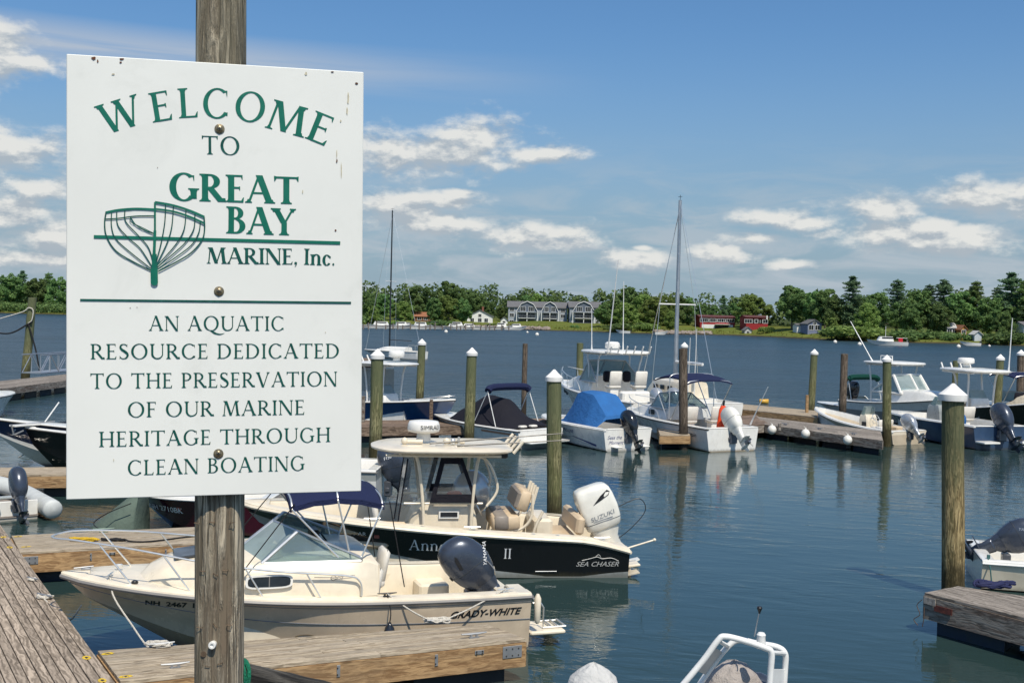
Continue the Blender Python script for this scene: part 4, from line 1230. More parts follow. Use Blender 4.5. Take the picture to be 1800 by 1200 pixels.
house(1688, 1701, 588, 578, 572, 14, wall_or, roof_brown, 'orange_cottage', 'small orange brown cottage beside the grey one', 6, 'y', [(0, .5, 1.0, 1.0, 1)])
house(1712, 1728, 592, 587, 582, 6, M('blue_white_boards', (.5, .55, .6), .8), M('pale_roof2', (.5, .5, .48), .8), 'beach_shed', 'small pale beach shed near the waterline at right', 3, 'y', (), 'shed')
house(1797, 1822, 592, 572, 566, 12, wall_w, roof_grey, 'white_cottage', 'white cottage cut by the right edge of the photo', 7, 'x', [(-.3, .5, 1.1, 1.2, 1)])
house(1600, 1608, 586, 577, 573, 22, wall_w, roof_grey, 'white_cabin', 'small white cabin glimpsed through the trees', 4, 'y', ())

# rocky slipway below the red building
R = random.Random(8); g = G()
for i in range(150):
    px = R.uniform(1150, 1250); d = R.uniform(.3, 5.5); p = on_shore(px, d); s = R.uniform(.3, .75)
    g.ell(p + Vector((0, 0, .2)), (s, s * .8, s * .65), 6, 4)
for i in range(240):
    px = R.uniform(820, 965); d = R.uniform(.2, 4.5); p = on_shore(px, d); s = R.uniform(.35, .9)
    g.ell(p + Vector((0, 0, .2)), (s, s * .8, s * .6), 6, 4)
tag(g.build('shore_rocks', M('grey_brown_rock', (.24, .20, .17), .9, var=.35, scale=.8), smooth=0), 'grey brown riprap rocks along the far waterline', 'rocks', kind='stuff')
# ------------------------------------------------------------------ docks
w_fresh = wood('dock_boards_fresh', (0.20, 0.155, 0.105), (0.50, 0.42, 0.31), axis=0, bump=0.4, rand=.16, streak=(0.33, 0.29, 0.24), streak_amt=.6, gsc=1.3)
w_walk = wood('walkway_boards_grey_brown', (0.185, 0.148, 0.112), (0.47, 0.385, 0.30), axis=0, bump=0.35, rand=.22, gsc=.8)
w_fascia = wood('dock_fascia_orange', (0.23, 0.13, 0.06), (0.50, 0.32, 0.16), axis=0, bump=0.3, rand=.12, gsc=1.2, streak=(0.28, 0.2, 0.12), streak_amt=.4)
w_grey = wood('dock_boards_grey', (0.10, 0.085, 0.07), (0.34, 0.30, 0.26), axis=0, bump=0.5, rand=.22, gsc=1.2)
w_greyf = wood('dock_fascia_grey', (0.12, 0.105, 0.09), (0.34, 0.31, 0.27), axis=0, bump=0.5, rand=.2, streak=(0.12, 0.06, 0.035), streak_amt=.55, gsc=1.0)
w_dark = wood('dock_boards_brown', (0.08, 0.055, 0.04), (0.26, 0.19, 0.14), axis=0, bump=0.5, rand=.2)
float_m = M('float_drum', (0.02, 0.022, 0.026), 0.5)
float_b = M('float_blue', (0.018, 0.035, 0.06), 0.6, stain=(.05, .06, .03), stain_amt=.6)
galv = M('galvanised', (0.33, 0.34, 0.35), 0.5, metal=0.6)
yel = M('yellow_paint_mark', (0.62, 0.42, 0.03), 0.8, var=.25, scale=50)

def dock_w(name, lab, A, B, Cc, D, z, n, seg=3.6, mat=None, fmat=None, fh=.27, floats=True, cat='dock', group=None, ends=(1, 1), fcolor=None, jog=.0, posts=0, lip=.05, gap=.0035):
    mat = mat or w_fresh; fmat = fmat or w_fascia
    A, B, Cc, D = [Vector((p.x, p.y, 0)) for p in (A, B, Cc, D)]
    ex = (B - A).normalized(); ey = Vector((-ex.y, ex.x, 0))
    Mx = Matrix(((ex.x, ey.x, 0, A.x), (ex.y, ey.y, 0, A.y), (0, 0, 1, z), (0, 0, 0, 1))); Mi = Mx.inverted()
    loc = [Mi @ Vector((p.x, p.y, z)) for p in (A, B, Cc, D)]
    t = thing(name, lab, cat, mat=Mx, group=group)
    a, b, c, d = loc
    def Q(u, v): return (a * (1 - u) + b * u) * (1 - v) + (d * (1 - u) + c * u) * v
    L = (b - a).length; ns = max(1, round(L / seg)); R = random.Random(hash(lab) % 1000 if False else len(lab) * 7 + n)
    wd = (d - a).length
    for i in range(n):
        v0, v1 = i / n + gap / wd, (i + 1) / n - gap / wd
        cuts = [0] + sorted([min(.97, max(.03, (k + 1) / ns + (R.uniform(-.3, .3) / ns if jog else 0))) for k in range(ns - 1)]) + [1]
        for k in range(len(cuts) - 1):
            u0, u1 = cuts[k] + (.002 / L if k else 0), cuts[k + 1] - .002 / L
            dz = R.uniform(-.003, .003); q = [Q(u0, v0), Q(u1, v0), Q(u1, v1), Q(u0, v1)]
            ctr = sum(q, Vector()) / 4
            top = [p.lerp(ctr, .0) + Vector((0, 0, dz)) for p in q]
            ins = []
            for p in q:
                dirv = Vector((math.copysign(.004, ctr.x - p.x), math.copysign(.004, ctr.y - p.y), dz + .004)); ins.append(p + dirv)
            bot = [p + Vector((0, 0, -.038)) for p in q]
            g = G(); g.add(bot + top + ins, [(3, 2, 1, 0), (8, 9, 10, 11)] + [(j, (j + 1) % 4, (j + 1) % 4 + 4, j + 4) for j in range(4)] + [(j + 4, (j + 1) % 4 + 4, (j + 1) % 4 + 8, j + 8) for j in range(4)])
            g.build('plank', mat, t, smooth=0)
    def board(p, q, nm='fascia', z0=-.045, z1=-.045 - fh, off=.0):
        dirn = (q - p).normalized(); nn = Vector((dirn.y, -dirn.x, 0)) * .04
        pts = [p + nn * .4, q + nn * .4]
        g = G(); g.add([pts[0] + Vector((0, 0, z0)), pts[1] + Vector((0, 0, z0)), pts[1] + Vector((0, 0, z1)), pts[0] + Vector((0, 0, z1)),
                        pts[0] - nn + Vector((0, 0, z0)), pts[1] - nn + Vector((0, 0, z0)), pts[1] - nn + Vector((0, 0, z1)), pts[0] - nn + Vector((0, 0, z1))],
                       [(0, 1, 2, 3), (7, 6, 5, 4), (4, 5, 1, 0), (3, 2, 6, 7), (5, 6, 2, 1), (0, 3, 7, 4)]); return g.build(nm, fmat, t, smooth=0)
    nb = max(1, round(L / 5))
    for k in range(nb): board(a.lerp(b, k / nb) , a.lerp(b, (k + 1) / nb - .001))
    if ends[1]: board(b, c)
    board(c, d)
    if ends[0]: board(d, a)
    if floats:
        k = max(1, round(L / 1.6)); hz = z - .045 - fh + .12
        for i in range(k):
            u = (i + .5) / k; m = Q(u, .5)
            wl = (Q(u, 1) - Q(u, 0)).length; g = G(); g.box((m.x, m.y, -.045 - fh - hz / 2 + .05), (min(1.15, L / k * .78), min(wl, (Q(min(1, u + .12), 1) - Q(min(1, u + .12), 0)).length) * .80, hz), ch=.05); hl = min(.6, L / k * .39) / L; zt_, zl_ = -.045 - fh + .05, -.045 - fh + .05 - hz
            cs = [Q(u - hl, .14), Q(u + hl, .14), Q(u + hl, .86), Q(u - hl, .86)]; g = G(); g.loft([[tuple(p + Vector((0, 0, zl_))) for p in cs], [tuple(p + Vector((0, 0, zt_))) for p in cs]])
            g.build('float', float_m if i % 3 else float_b, t, smooth=30)
    return t, Q, Mi
def dock(name, lab, nl, nr, fr, fl, z, n, **k):
    return dock_w(name, lab, at(*nl, z), at(*nr, z), at(*fr, z), at(*fl, z), z, n, **k)
def mark(t, Mi, px, py, z, a=0.0):
    p = Mi @ at(px, py, z); R = Matrix.Rotation(a, 3, 'Z'); g = G(); r = random.Random(int(px))
    def ring(k): return [R @ Vector((.075 * k * cos(q) * r.uniform(.85, 1.15), .045 * k * sin(q) * r.uniform(.85, 1.15), .0075)) + Vector((p.x, p.y, 0)) for q in [2 * pi * i / 14 for i in range(14)]]
    g.loft([ring(1), ring(.45)], caps=False); g.build('yellow_paint_mark', yel, t, smooth=0)
    g = G(); g.lathe([(.014, .006), (.012, .011), (.001, .012)], 8, (p.x, p.y, 0)); g.build('bolt_head', M('dark_bolt', (.06, .055, .05), .6, metal=.4), t)

ZD = .55
# main walkway: right edge seen from (35,972) to (200,1200)
e1, e2 = at(35, 972, ZD), at(200, 1200, ZD); dv = (e2 - e1).normalized(); nl_ = Vector((dv.y, -dv.x, 0))
if nl_.x > 0: nl_ = -nl_
near, far = e2 + dv * 5, e1 - dv * 6
t0, Q0, Mi0 = dock_w('main_walkway', 'wide grey brown floating walkway of lengthwise boards at lower left', far + nl_ * 2.5, near + nl_ * 2.5, near, far, ZD + .03, 22, seg=4.9, mat=w_walk, fmat=w_walk, gap=.006)
for (px, py, a) in ((152, 1156, .1), (180, 1196, 0), (6, 944, 0), (17, 962, .1)): mark(t0, Mi0, px, py, ZD + .03, a)
t1, Q1, Mi1 = dock('finger_dock', 'pale board finger dock in front of the cream boat', (212, 1197), (924, 1122), (857, 1097), (172, 1143), ZD, 8, seg=2.6, jog=1, fh=.30)
for (px, py, a) in ((189, 1149, .1), (221, 1189, 0)): mark(t1, Mi1, px, py, ZD, a)
t2, Q2, Mi2 = dock('finger_dock', 'pale board finger dock behind the cream boat bow with yellow rope', (35, 970), (392, 951), (384, 924), (20, 941), ZD, 8, seg=2.6, jog=1, fh=.30)
for (px, py, a) in ((32, 943, .1), (46, 961, 0)): mark(t2, Mi2, px, py, ZD, a)
t3, Q3, Mi3 = dock('finger_dock', 'pale dock behind the grey inflatable at the left edge', (-90, 836), (330, 831), (330, 819), (-90, 822), ZD, 5, seg=3)
t4, Q4, Mi4 = dock('float_dock', 'weathered floating dock at the foot of the leaning pile', (-120, 698), (140, 666), (140, 655), (-120, 682), ZD + .1, 4, mat=w_grey, fmat=w_greyf)
t5, Q5, Mi5 = dock('float_dock', 'short brown dock end just right of the sign at mid height', (480, 640), (654, 637), (654, 629), (480, 631), ZD, 3, mat=w_dark, fmat=w_dark)
t6, Q6, Mi6 = dock('main_dock', 'long brown dock running behind the black canvas boat', (540, 752), (1075, 745), (1075, 734), (540, 740), ZD, 5, seg=5, mat=w_dark, fmat=w_dark)
dock('finger_dock', 'short tan finger dock between the blue canvas boat and the bimini boat', (1160, 764), (1213, 764), (1196, 735), (1150, 735), ZD, 5, seg=6, mat=w_fresh)
t7, Q7, _ = dock('main_dock', 'long tan dock behind the bimini boat reaching the leaning board', (1238, 712), (1437, 733), (1437, 722), (1238, 704), ZD + .1, 4, seg=5, mat=w_fresh, fmat=w_fascia)
dock('finger_dock', 'tan finger dock right of the white outboard engine', (1262, 752), (1352, 745), (1330, 729), (1256, 733), ZD, 5, mat=w_dark, fmat=w_greyf)
t8, Q8, Mi8 = dock('float_dock', 'weathered grey dock with white ball fenders along its side', (1345, 746), (1552, 774), (1548, 757), (1330, 732), ZD, 6, seg=3, mat=w_grey, fmat=w_greyf, jog=1)
t9, Q9, Mi9 = dock('float_dock', 'weathered grey dock corner at the lower right with navy rope', (1625, 1041), (1960, 1126), (1960, 1072), (1683, 1030), .6, 10, seg=3.5, mat=w_grey, fmat=w_greyf, fh=.34, jog=1)

# hardware on the near finger dock fascia
def plate(t, Mi, px, py, z, w, h_, nb=2, dy=-.022):
    # on the near face: y = 0 side
    p = Mi @ at(px, py, z); zz = p.z
    g = G(); g.box((p.x, dy, zz), (w, .008, h_), ch=.002); g.build('bracket_plate', galv, t, smooth=0)
    for i in range(nb):
        for j in (-1, 1):
            g = G(); g.box((p.x - w * .32 + w * .64 * i / max(1, nb - 1), dy - .008, zz + j * h_ * .28), (.016, .012, .016), ch=.003); g.build('bolt_head', M('dark_bolt', (.06, .055, .05), .6, metal=.4), t)
for (px, py, w, h_, nb) in ((908, 1150, .26, .15, 3), (839, 1143, .12, .05, 2), (775, 1166, .04, .14, 1), (600, 1184, .04, .14, 1)): plate(t1, Mi1, px, py, ZD - .14 if h_ > .1 else ZD - .1, w, h_, nb)
for (px, py, w, h_, nb) in ((52, 985, .26, .13, 3), (160, 979, .03, .12, 1), (196, 968, .10, .04, 2), (292, 972, .03, .12, 1)): plate(t2, Mi2, px, py, ZD - .14 if h_ > .1 else ZD - .1, w, h_, nb)
def cleat_at(t, Mi, px, py, z, s=1.2, a=0, mat=None):
    p = Mi @ at(px, py, z); cleat(t, (p.x, p.y, .004), a, s, mat)
cleat_at(t1, Mi1, 833, 1121, ZD, 1.3); cleat_at(t1, Mi1, 308, 1174, ZD, 1.2); cleat_at(t1, Mi1, 770, 1096, ZD, 1.2); cleat_at(t1, Mi1, 283, 1138, ZD, 1.2)
cleat_at(t2, Mi2, 182, 935, ZD, 1.4, 0, M('green_cleat', (.02, .10, .07), .4)); cleat_at(t0, Mi0, 78, 1052, ZD + .03, 1.2, .5); cleat_at(t0, Mi0, 57, 1021, ZD + .03, 1.0, .5)
for px, py in ((1380, 747), (1440, 755), (1500, 764)): cleat_at(t8, Mi8, px, py, ZD, 1.5)
# ball fenders
fend_w = M('fender_white', (.72, .70, .64), .45, stain=(.35, .33, .25), stain_amt=.5)
for i, (px, py, lab) in enumerate(((1357, 755, 'white ball fender nearest the white outboard, far left of the three on the grey dock'), (1416, 762, 'white ball fender in the middle of the grey dock side'), (1490, 773, 'white ball fender nearest the green pile on the grey dock side'))):
    ye = at(px, 746 + (px - 1345) * .1353, .55).y; p = atd(px, py, ye - .30); s = (p - EYE).length / 2000
    t = thing('ball_fender', lab, 'fender', p, group='white ball fenders along the grey dock')
    g = G(); r = 7.6 * s; g.ell((0, 0, 0), (r, r, r * 1.05), 16, 12); g.build('ball', fend_w, t, smooth=80)
    g = G(); g.tube([(0, 0, r * .95), (0, .02, r * 1.3)], .03, 8); g.build('fender_eye', fend_w, t)
    g = G(); g.tube([(0, .02, r * 1.2), (0, .25, .25)], .012, 5); g.build('fender_line', rope_w, t)

# gangway truss at the far left dock
p0, p1 = at(72, 656, .8), at(160, 648, .8)
t = thing('gangway', 'white metal truss gangway on the far left dock by the leaning pile', 'gangway', p0, atan2(p1.y - p0.y, p1.x - p0.x)); Lg = (p1 - p0).length + 2
g = G()
for yy in (0, 1.1):
    for zz in (0, 1.0): g.tube([(0, yy, zz), (Lg, yy, zz)], .035, 6)
g.build('chord', alu, t)
for i in range(8):
    for yy in (0, 1.1):
        g = G(); x0 = Lg * i / 8; x1 = Lg * (i + 1) / 8; g.tube([(x0, yy, 0), (x1, yy, 1.0)] if i % 2 == 0 else [(x0, yy, 1.0), (x1, yy, 0)], .025, 5); g.tube([(x1, yy, 0), (x1, yy, 1)], .02, 5); g.build('brace', alu, t)
g = G(); g.box((Lg / 2, .55, 0), (Lg, 1.0, .05)); g.build('tread', alu, t, smooth=0)

# ------------------------------------------------------------------ piles
pile_green = wood('pile_treated_green', (0.070, 0.072, 0.030), (0.310, 0.285, 0.150), axis=2, bump=.8, rand=.10, streak=(0.135, 0.150, 0.060), streak_amt=.65, gsc=1.5, wet=(0.035, 0.028, 0.012), wetz=(.5, 1.1), top=(0.115, 0.135, 0.070))
pile_gold = wood('pile_treated_golden', (0.120, 0.085, 0.034), (0.50, 0.385, 0.195), axis=2, bump=.8, rand=.05, streak=(0.10, 0.11, 0.05), streak_amt=.6, gsc=1.3, wet=(0.030, 0.024, 0.010), wetz=(.35, .95), top=(0.080, 0.10, 0.055))
pile_brown = wood('pile_weathered_brown', (0.060, 0.045, 0.033), (0.21, 0.165, 0.125), axis=2, bump=.8, rand=.12, gsc=1.5, wet=(0.03, 0.025, 0.02), wetz=(.5, 1.2))
cap_m = M('pile_cap_white', (0.80, 0.79, 0.76), .45, stain=(.5, .48, .42), stain_amt=.3)
def pile(px, ytop, wpx, lab, cap=True, mat=None, ybase=None, ztop=3.5, lean=0.0, seed=0, capk=1.13):
    mat = mat or pile_green
    if ybase is None:
        # distance from the assumed top height
        lo, hi = 8, 400
        for _ in range(50):
            m = (lo + hi) / 2
            if atd(px, ytop, m).z > ztop: lo = m
            else: hi = m
        top = atd(px, ytop, lo); base = Vector((top.x + random.Random(seed * 3 + 1).uniform(-.10, .06), top.y, 0))
    else:
        base = at(px if not lean else px - lean, ybase, 0); top = atd(px, ytop, base.y)
    H = top.z; r = wpx / 2 * base.y / 2000 * .98
    t = thing('mooring_pile', lab, 'pile', (base.x, base.y, 0), group='wooden mooring piles standing in the marina')
    ch = r * 1.15 if cap else 0; Ht = H - ch * 1.05 if cap else H
    dx = (top.x - base.x) / H; g = G(); secs = []
    n = 26; wob = .02 if not cap else .012
    for i in range(n):
        f = i / (n - 1); z = -1.2 + (Ht + 1.2) * f
        sec = []
        for k in range(18):
            a = 2 * pi * k / 18
            rr = r * (1.04 - .07 * f) * (1 + wob * 2 * mnoise.noise(Vector((cos(a) * 1.3 + seed, sin(a) * 1.3, z * .8))) )
            sec.append((dx * z + rr * cos(a) + wob * mnoise.noise(Vector((seed, 3, z * .5))), rr * sin(a), z))
        secs.append(sec)
    if not cap:
        secs.append([(x, y, z - .02) for x, y, z in [(dx * (Ht + .03) + (q[0] - dx * Ht) * .7, q[1] * .7, Ht + .03) for q in secs[-1]]])
    g.loft(secs); g.build('timber', mat, t, smooth=60)
    if cap:
        g = G(); R_ = r * capk; xo = dx * Ht
        g.lathe([(R_, -.16 * r), (R_ * 1.02, .0), (R_ * 1.02, .42 * r), (R_ * .96, .46 * r), (.5 * R_, .95 * r), (.02, 1.42 * r), (.001, 1.43 * r)], 20, (xo, 0, Ht - .30 * r)); g.build('pile_cap', cap_m, t, smooth=25)
    return t
pile(1675, 672, 39, 'thick near pile with white cap rising behind the lower right dock', mat=pile_gold, ybase=1052, seed=1, capk=1.24)
pile(974, 648, 27, 'greenish pile with white cap behind the black hulled boat stern', mat=pile_green, ybase=943, seed=2)
pile(664, 612, 23, 'white capped pile nearest the right edge of the sign', seed=3)
pile(742, 595, 14, 'small white capped pile behind the blue hulled boat hardtop', seed=4, ztop=3.4)
pile(830, 610, 18.5, 'white capped green pile in front of the black canvas boat', seed=5)
pile(923, 604, 9.5, 'thin uncapped brown pile at the navy rolled bimini', False, pile_brown, ztop=3.3, seed=6)
pile(1019.5, 603, 12, 'uncapped pile left of the big white cruiser hardtop', False, pile_green, ztop=3.3, seed=7)
pile(1201, 613, 16, 'uneven dark brown pile standing before the sailboat cabin', False, pile_brown, ybase=790, seed=8)
pile(1203.5, 601, 12, 'pile behind the uneven brown one with only its white cap showing', mat=pile_brown, ztop=3.7, seed=9)
pile(1432, 613, 12.5, 'white capped pile left of the cream skiff bow', seed=10, ztop=3.4)
pile(1484.5, 622, 13, 'uncapped brown pile left of the green bimini', False, pile_brown, ztop=3.2, seed=11)
pile(1559, 623, 15.5, 'white capped green pile at the end of the ball fender dock', ybase=784, seed=12)
pile(1680, 634, 10, 'short green pile behind the near white capped pile', False, pile_green, ztop=3.0, seed=13)
pile(1759, 622, 13.5, 'white capped pile between the hardtop boat and navy bimini', seed=14, ztop=3.4)
pile(1795, 614, 13, 'white capped brown pile cut by the right edge', mat=pile_brown, seed=15, ztop=3.5)
lp = pile(57, 523, 15, 'leaning uncapped pile with ropes at the far left dock', False, pile_green, ybase=672, lean=13, seed=16)
lp_b = lp.location.copy()
# ropes on the leaning pile
g = G(); P_ = lambda px, py: atd(px, py, lp_b.y - .3)
g.tube(curve([P_(-60, 575), P_(-10, 584), P_(20, 585), P_(50, 569), P_(56, 566)], 6), .05, 6); g.tube(curve([P_(50, 569), P_(56, 590), P_(64, 620), P_(70, 656)], 6), .045, 6)
tag(g.build('mooring_line', rope_k, None), 'dark sagging mooring line tied to the leaning pile', 'rope')
g = G(); g.tube(curve([P_(42, 575), P_(50, 568), P_(56, 562), P_(58, 545), P_(50, 541), P_(40, 548), P_(0, 560)], 6), .03, 5)
tag(g.build('white_tie_line', rope_w, None), 'thin white line knotted round the top of the leaning pile', 'rope')
# small timber posts on docks
def stub(px, y0, y1, wpx, z, lab, mat):
    p = at(px, y1, z); h_ = atd(px, y0, p.y).z - z; w = wpx * p.y / 2000
    t = thing('timber_post', lab, 'post', (p.x, p.y, z)); G().box((0, 0, h_ / 2), (w, w, h_), ch=.02).build('post_timber', mat, t, smooth=0)
    G().box((0, 0, h_ + .012), (w * 1.05, w * 1.05, .02), ch=.008).build('post_top', mat, t, smooth=0)
stub(757.5, 703, 742, 6, ZD, 'short timber post on the dock by the blue boat bow', w_dark)
stub(638, 697, 742, 6, ZD, 'timber post on the dock beside the right edge of the sign', w_greyf)
stub(1418, 695, 729, 5, ZD, 'tan board standing upright by the cream skiff bow', w_fascia)
stub(1370, 745, 757, 5, ZD, 'stub post on the grey dock near its left ball fender', w_greyf)

# coils and lines lying on the docks
def coil(name, lab, mat, px, py, z, r, nturn, rr, seed, flat_=.5, ex=1.0, tail=None, cat='rope'):
    R = random.Random(seed); c = at(px, py, z); pts = []
    for i in range(nturn * 10):
        a = 2 * pi * i / 10 + R.uniform(-.15, .15); q = r * R.uniform(.45, 1.1)
        pts.append(c + Vector((q * cos(a) * ex, q * sin(a) * flat_, .012 + rr * R.uniform(.5, 1 + nturn * .35))))
    if tail: pts += [at(a, b, z + .02) for a, b in tail]
    g = G(); g.tube(curve(pts, 3), rr, 6); return tag(g.build(name, mat, None), lab, cat)
coil('rope_coil', 'yellow rope heap on the finger dock behind the cream boat bow', rope_y, 147, 951, ZD, .20, 9, .012, 3, .35, 1.3)
coil('rope_coil', 'black line heap beside the yellow rope on the dock', rope_k, 200, 951, ZD, .13, 5, .014, 4, .4, 1.6, tail=[(230, 951), (265, 951), (330, 943), (384, 938)])
coil('rope_coil', 'white rope coil on the finger dock below the black fender', rope_w, 768, 1094, ZD, .17, 8, .013, 5, .5, 1.0)
coil('rope_coil', 'white rope coil at the bow end of the near finger dock', rope_w, 280, 1136, ZD, .16, 6, .013, 6, .5, 1.0)
coil('rope_coil', 'white rope tangle on the edge of the main walkway', rope_w, 78, 1052, ZD + .03, .12, 5, .013, 7, .6)
coil('rope_coil', 'small white rope knot on the main walkway cleat', rope_w, 57, 1021, ZD + .03, .06, 4, .013, 8, .7)
coil('rope_coil', 'navy rope heap on the lower right dock', rope_b, 1748, 1033, .62, .22, 9, .022, 9, .45, 1.3, tail=[(1722, 1030), (1712, 1024), (1722, 1020)])
coil('rope_coil', 'green rope tangle round the cleat below the maroon hull', rope_k, 184, 934, ZD, .08, 4, .012, 10, .5)
# worn red patch and wire on the lower right dock corner
c_ = Mi9 @ at(1650, 1072, .4)
g = G(); g.box((.35, -.030, -.18), (.30, .012, .09)); g.build('torn_bumper', M('faded_red_rubber', (.11, .03, .022), .8, var=.4, scale=20), t9, smooth=0)
g = G(); g.box((.12, -.034, -.10), (.20, .012, .10)); g.build('worn_plate', M('pale_patch', (.34, .30, .26), .8, var=.4, scale=20), t9, smooth=0)
g = G(); g.tube(curve([(.0, -.05, -.1), (-.08, -.06, -.2), (-.03, -.05, -.33), (-.12, -.07, -.42), (-.06, -.05, -.5)], 5), .006, 5); g.tube(curve([(.04, -.05, -.2), (.05, -.06, -.35), (.02, -.05, -.5)], 5), .006, 5); g.build('wire', M('wire_rust', (.1, .06, .04), .8), t9)
# ------------------------------------------------------------------ the cream cuddy boat in the foreground
def L2(h, x, v=1.0, side=1):
    return h.P(x / h.L, v, side)
Mx, zb = place(888, 1108, 107, 1050, 6.05, away=False)
GW = Mx
gb = thing('cuddy_boat', 'cream cuddy cabin boat with navy bimini and blue grey outboard moored along the finger dock', 'boat', mat=Mx)
h = Hull(6.05, 2.35, .78, 1.12, rake=1.15, t0=.42, full=2.3, cz0=.05, chin=.86, keel=.35, sole=.30)
build_hull(h, gb, gel_cream_hull, mdeck=gel_cream, tf=.655, gw=.22, rub=rub_grey, notch=.16, rub_r=.028)
# accent line along the topsides
for zf, r_ in ((.90, .007), (.66, .006)):
    g = G()
    g.tube([h.P(t, zf - (.10 * (1 - t) if zf < .8 else 0), 1, .004) for t in stations(28)], r_, 5)
    g.build('accent_stripe', rub_grey if zf > .8 else letter_grey, gb)
hull_text(h, gb, 'GRADY-WHITE', 1.14, .54, .095, letter_black, 1, .35, wscale=1.12, offset=.03)
hull_text(h, gb, 'NH  2467  D', 5.02, .80, .075, letter_black, 1, 0, wscale=1.2, offset=.035)
g = G(); cpt = h.at(3.05, .38, 1, .004); g.add([h.at(3.05 + .13 * cos(a), .38 + .038 * sin(a), 1, .006) for a in [2 * pi * i / 18 for i in range(18)]], [tuple(range(18))]); g.build('oval_badge', M('badge_tan', (.28, .22, .13), .5), gb, smooth=0)
g = G(); g.add([h.at(3.05 + .10 * cos(a), .38 + .026 * sin(a), 1, .009) for a in [2 * pi * i / 18 for i in range(18)]], [tuple(range(18))]); g.build('oval_badge_centre', letter_grey, gb, smooth=0)
for k in range(3):
    g = G(); g.tube([h.at(2.85 - .02 * k, .39 - .008 * k, 1, .005), h.at(2.3, .40 - .012 * k, 1, .005), h.at(1.9 + k * .12, .425 - .02 * k, 1, .005)], .005, 4); g.build('speed_line', letter_grey, gb)
# cabin side house and low forward trunk
zdk = h.sz(.5) + .04
rows = []
g = G()
def house_sec(x, w0, w1, z0_, z1_): return [(x, w0, z0_), (x, w0 * .99, z0_ + (z1_ - z0_) * .5), (x, w1, z1_ - .03), (x, w1 - .05, z1_), (x, 0, z1_ + .05), (x, -w1 + .05, z1_), (x, -w1, z1_ - .03), (x, -w0 * .99, z0_ + (z1_ - z0_) * .5), (x, -w0, z0_)]
g.loft([house_sec(2.10, .98, .92, zdk - .03, zdk + .38), house_sec(2.2, .98, .92, zdk - .03, zdk + .42), house_sec(2.6, .98, .90, zdk - .03, zdk + .44), house_sec(3.6, .94, .84, zdk, zdk + .44), house_sec(4.05, .86, .74, zdk + .02, zdk + .43)], caps=False)
g.loft([house_sec(4.05, .86, .74, zdk + .02, zdk + .43), house_sec(4.35, .74, .60, zdk + .05, zdk + .40), house_sec(4.7, .58, .46, zdk + .08, zdk + .36), house_sec(4.95, .44, .34, zdk + .10, zdk + .26), house_sec(5.08, .36, .28, zdk + .12, zdk + .14)])
g.build('cabin_house', gel_cream, gb, smooth=40)
# inside opening behind the cabin: bulkhead and door
g = G(); g.box((2.10, 0, (h.sole + zdk + .36) / 2), (.05, 1.80, zdk + .36 - h.sole)); g.build('bulkhead', gel_cream, gb)
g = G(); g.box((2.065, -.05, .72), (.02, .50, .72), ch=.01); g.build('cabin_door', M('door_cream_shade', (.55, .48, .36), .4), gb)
# side window with white frame
def side_panel(x0, x1, z0_, z1_, y0_, mt, nm, n=20, e=4, th=.012):
    cx, cz = (x0 + x1) / 2, (z0_ + z1_) / 2; pts = []
    for i in range(n):
        a = 2 * pi * i / n; c, s_ = cos(a), sin(a)
        pts.append((cx + (x1 - x0) / 2 * math.copysign(abs(c) ** (2 / e), c), cz + (z1_ - z0_) / 2 * math.copysign(abs(s_) ** (2 / e), s_)))
    g = G(); A = [(x, y0_(x, z), z) for x, z in pts]; Bp = [(x, y0_(x, z) + th, z) for x, z in pts]
    g.loft([A, Bp]); return g.build(nm, mt, gb, smooth=0)
yh = lambda x, z: .985 - .02 * max(0, (x - 2.6)) - .12 * max(0, (z - zdk - .2)) * .9 + .004
side_panel(3.22, 3.82, zdk + .13, zdk + .31, yh, gel_white, 'window_frame', th=.014)
side_panel(3.25, 3.79, zdk + .155, zdk + .285, yh, glass_win, 'side_window', th=.018)
g = G(); g.box((3.52, yh(3.5, zdk + .22) + .016, zdk + .22), (.012, .008, .13)); g.build('window_bar', rub_grey, gb, smooth=0)
# small flying badge
g = G(); yy = yh(2.7, zdk + .22) + .004
g.tube([(2.95, yy, zdk + .25), (2.7, yy, zdk + .235), (2.42, yy, zdk + .255)], .004, 4)
ring = [(2.70 + .035 * cos(a), yy, zdk + .23 + .03 * sin(a)) for a in [2 * pi * i / 12 for i in range(13)]]; g.tube(ring, .004, 4); g.tube([(2.66, yy, zdk + .21), (2.63, yy, zdk + .25), (2.60, yy, zdk + .21), (2.57, yy, zdk + .25)], .004, 4)
g.build('wing_badge', letter_grey, gb)
# forward smoked hatch
g = G(); g.box((4.42, -.02, zdk + .445), (.50, .62, .03), R=Matrix.Rotation(.10, 3, 'Y'), ch=.02); g.build('deck_hatch', gl_dark, gb)
windshield(gb, 3.78, 2.32, .80, .90, zdk + .42, .40, lean=.52, fr=alu, r=.018)
g = G(); g.box((3.0, 0, zdk + .43), (.7, 1.5, .08), ch=.03); g.build('dash_board', gel_cream, gb)
# helm details
g = G(); c = Vector((2.55, -.42, zdk + .42)); R = Matrix.Rotation(radians(-50), 3, 'Y')
g.tube([c + R @ Vector((.17 * cos(a), .17 * sin(a), 0)) for a in [2 * pi * i / 20 for i in range(21)]], .012, 6)
for a in (.5, 2.6, 4.7): g.tube([c, c + R @ Vector((.17 * cos(a), .17 * sin(a), 0))], .008, 4)
g.build('steering_wheel', black_pl, gb)
g = G(); g.box((2.75, -.42, zdk + .52), (.12, .34, .20), ch=.02); g.build('instrument_pod', black_pl, gb)
seat(gb, 1.95, -.48, .72, .44, .42, .48, white_v, 1, pm=gel_cream)
seat(gb, 2.25, .48, .70, .44, .42, .46, white_v, 1, pm=gel_cream)
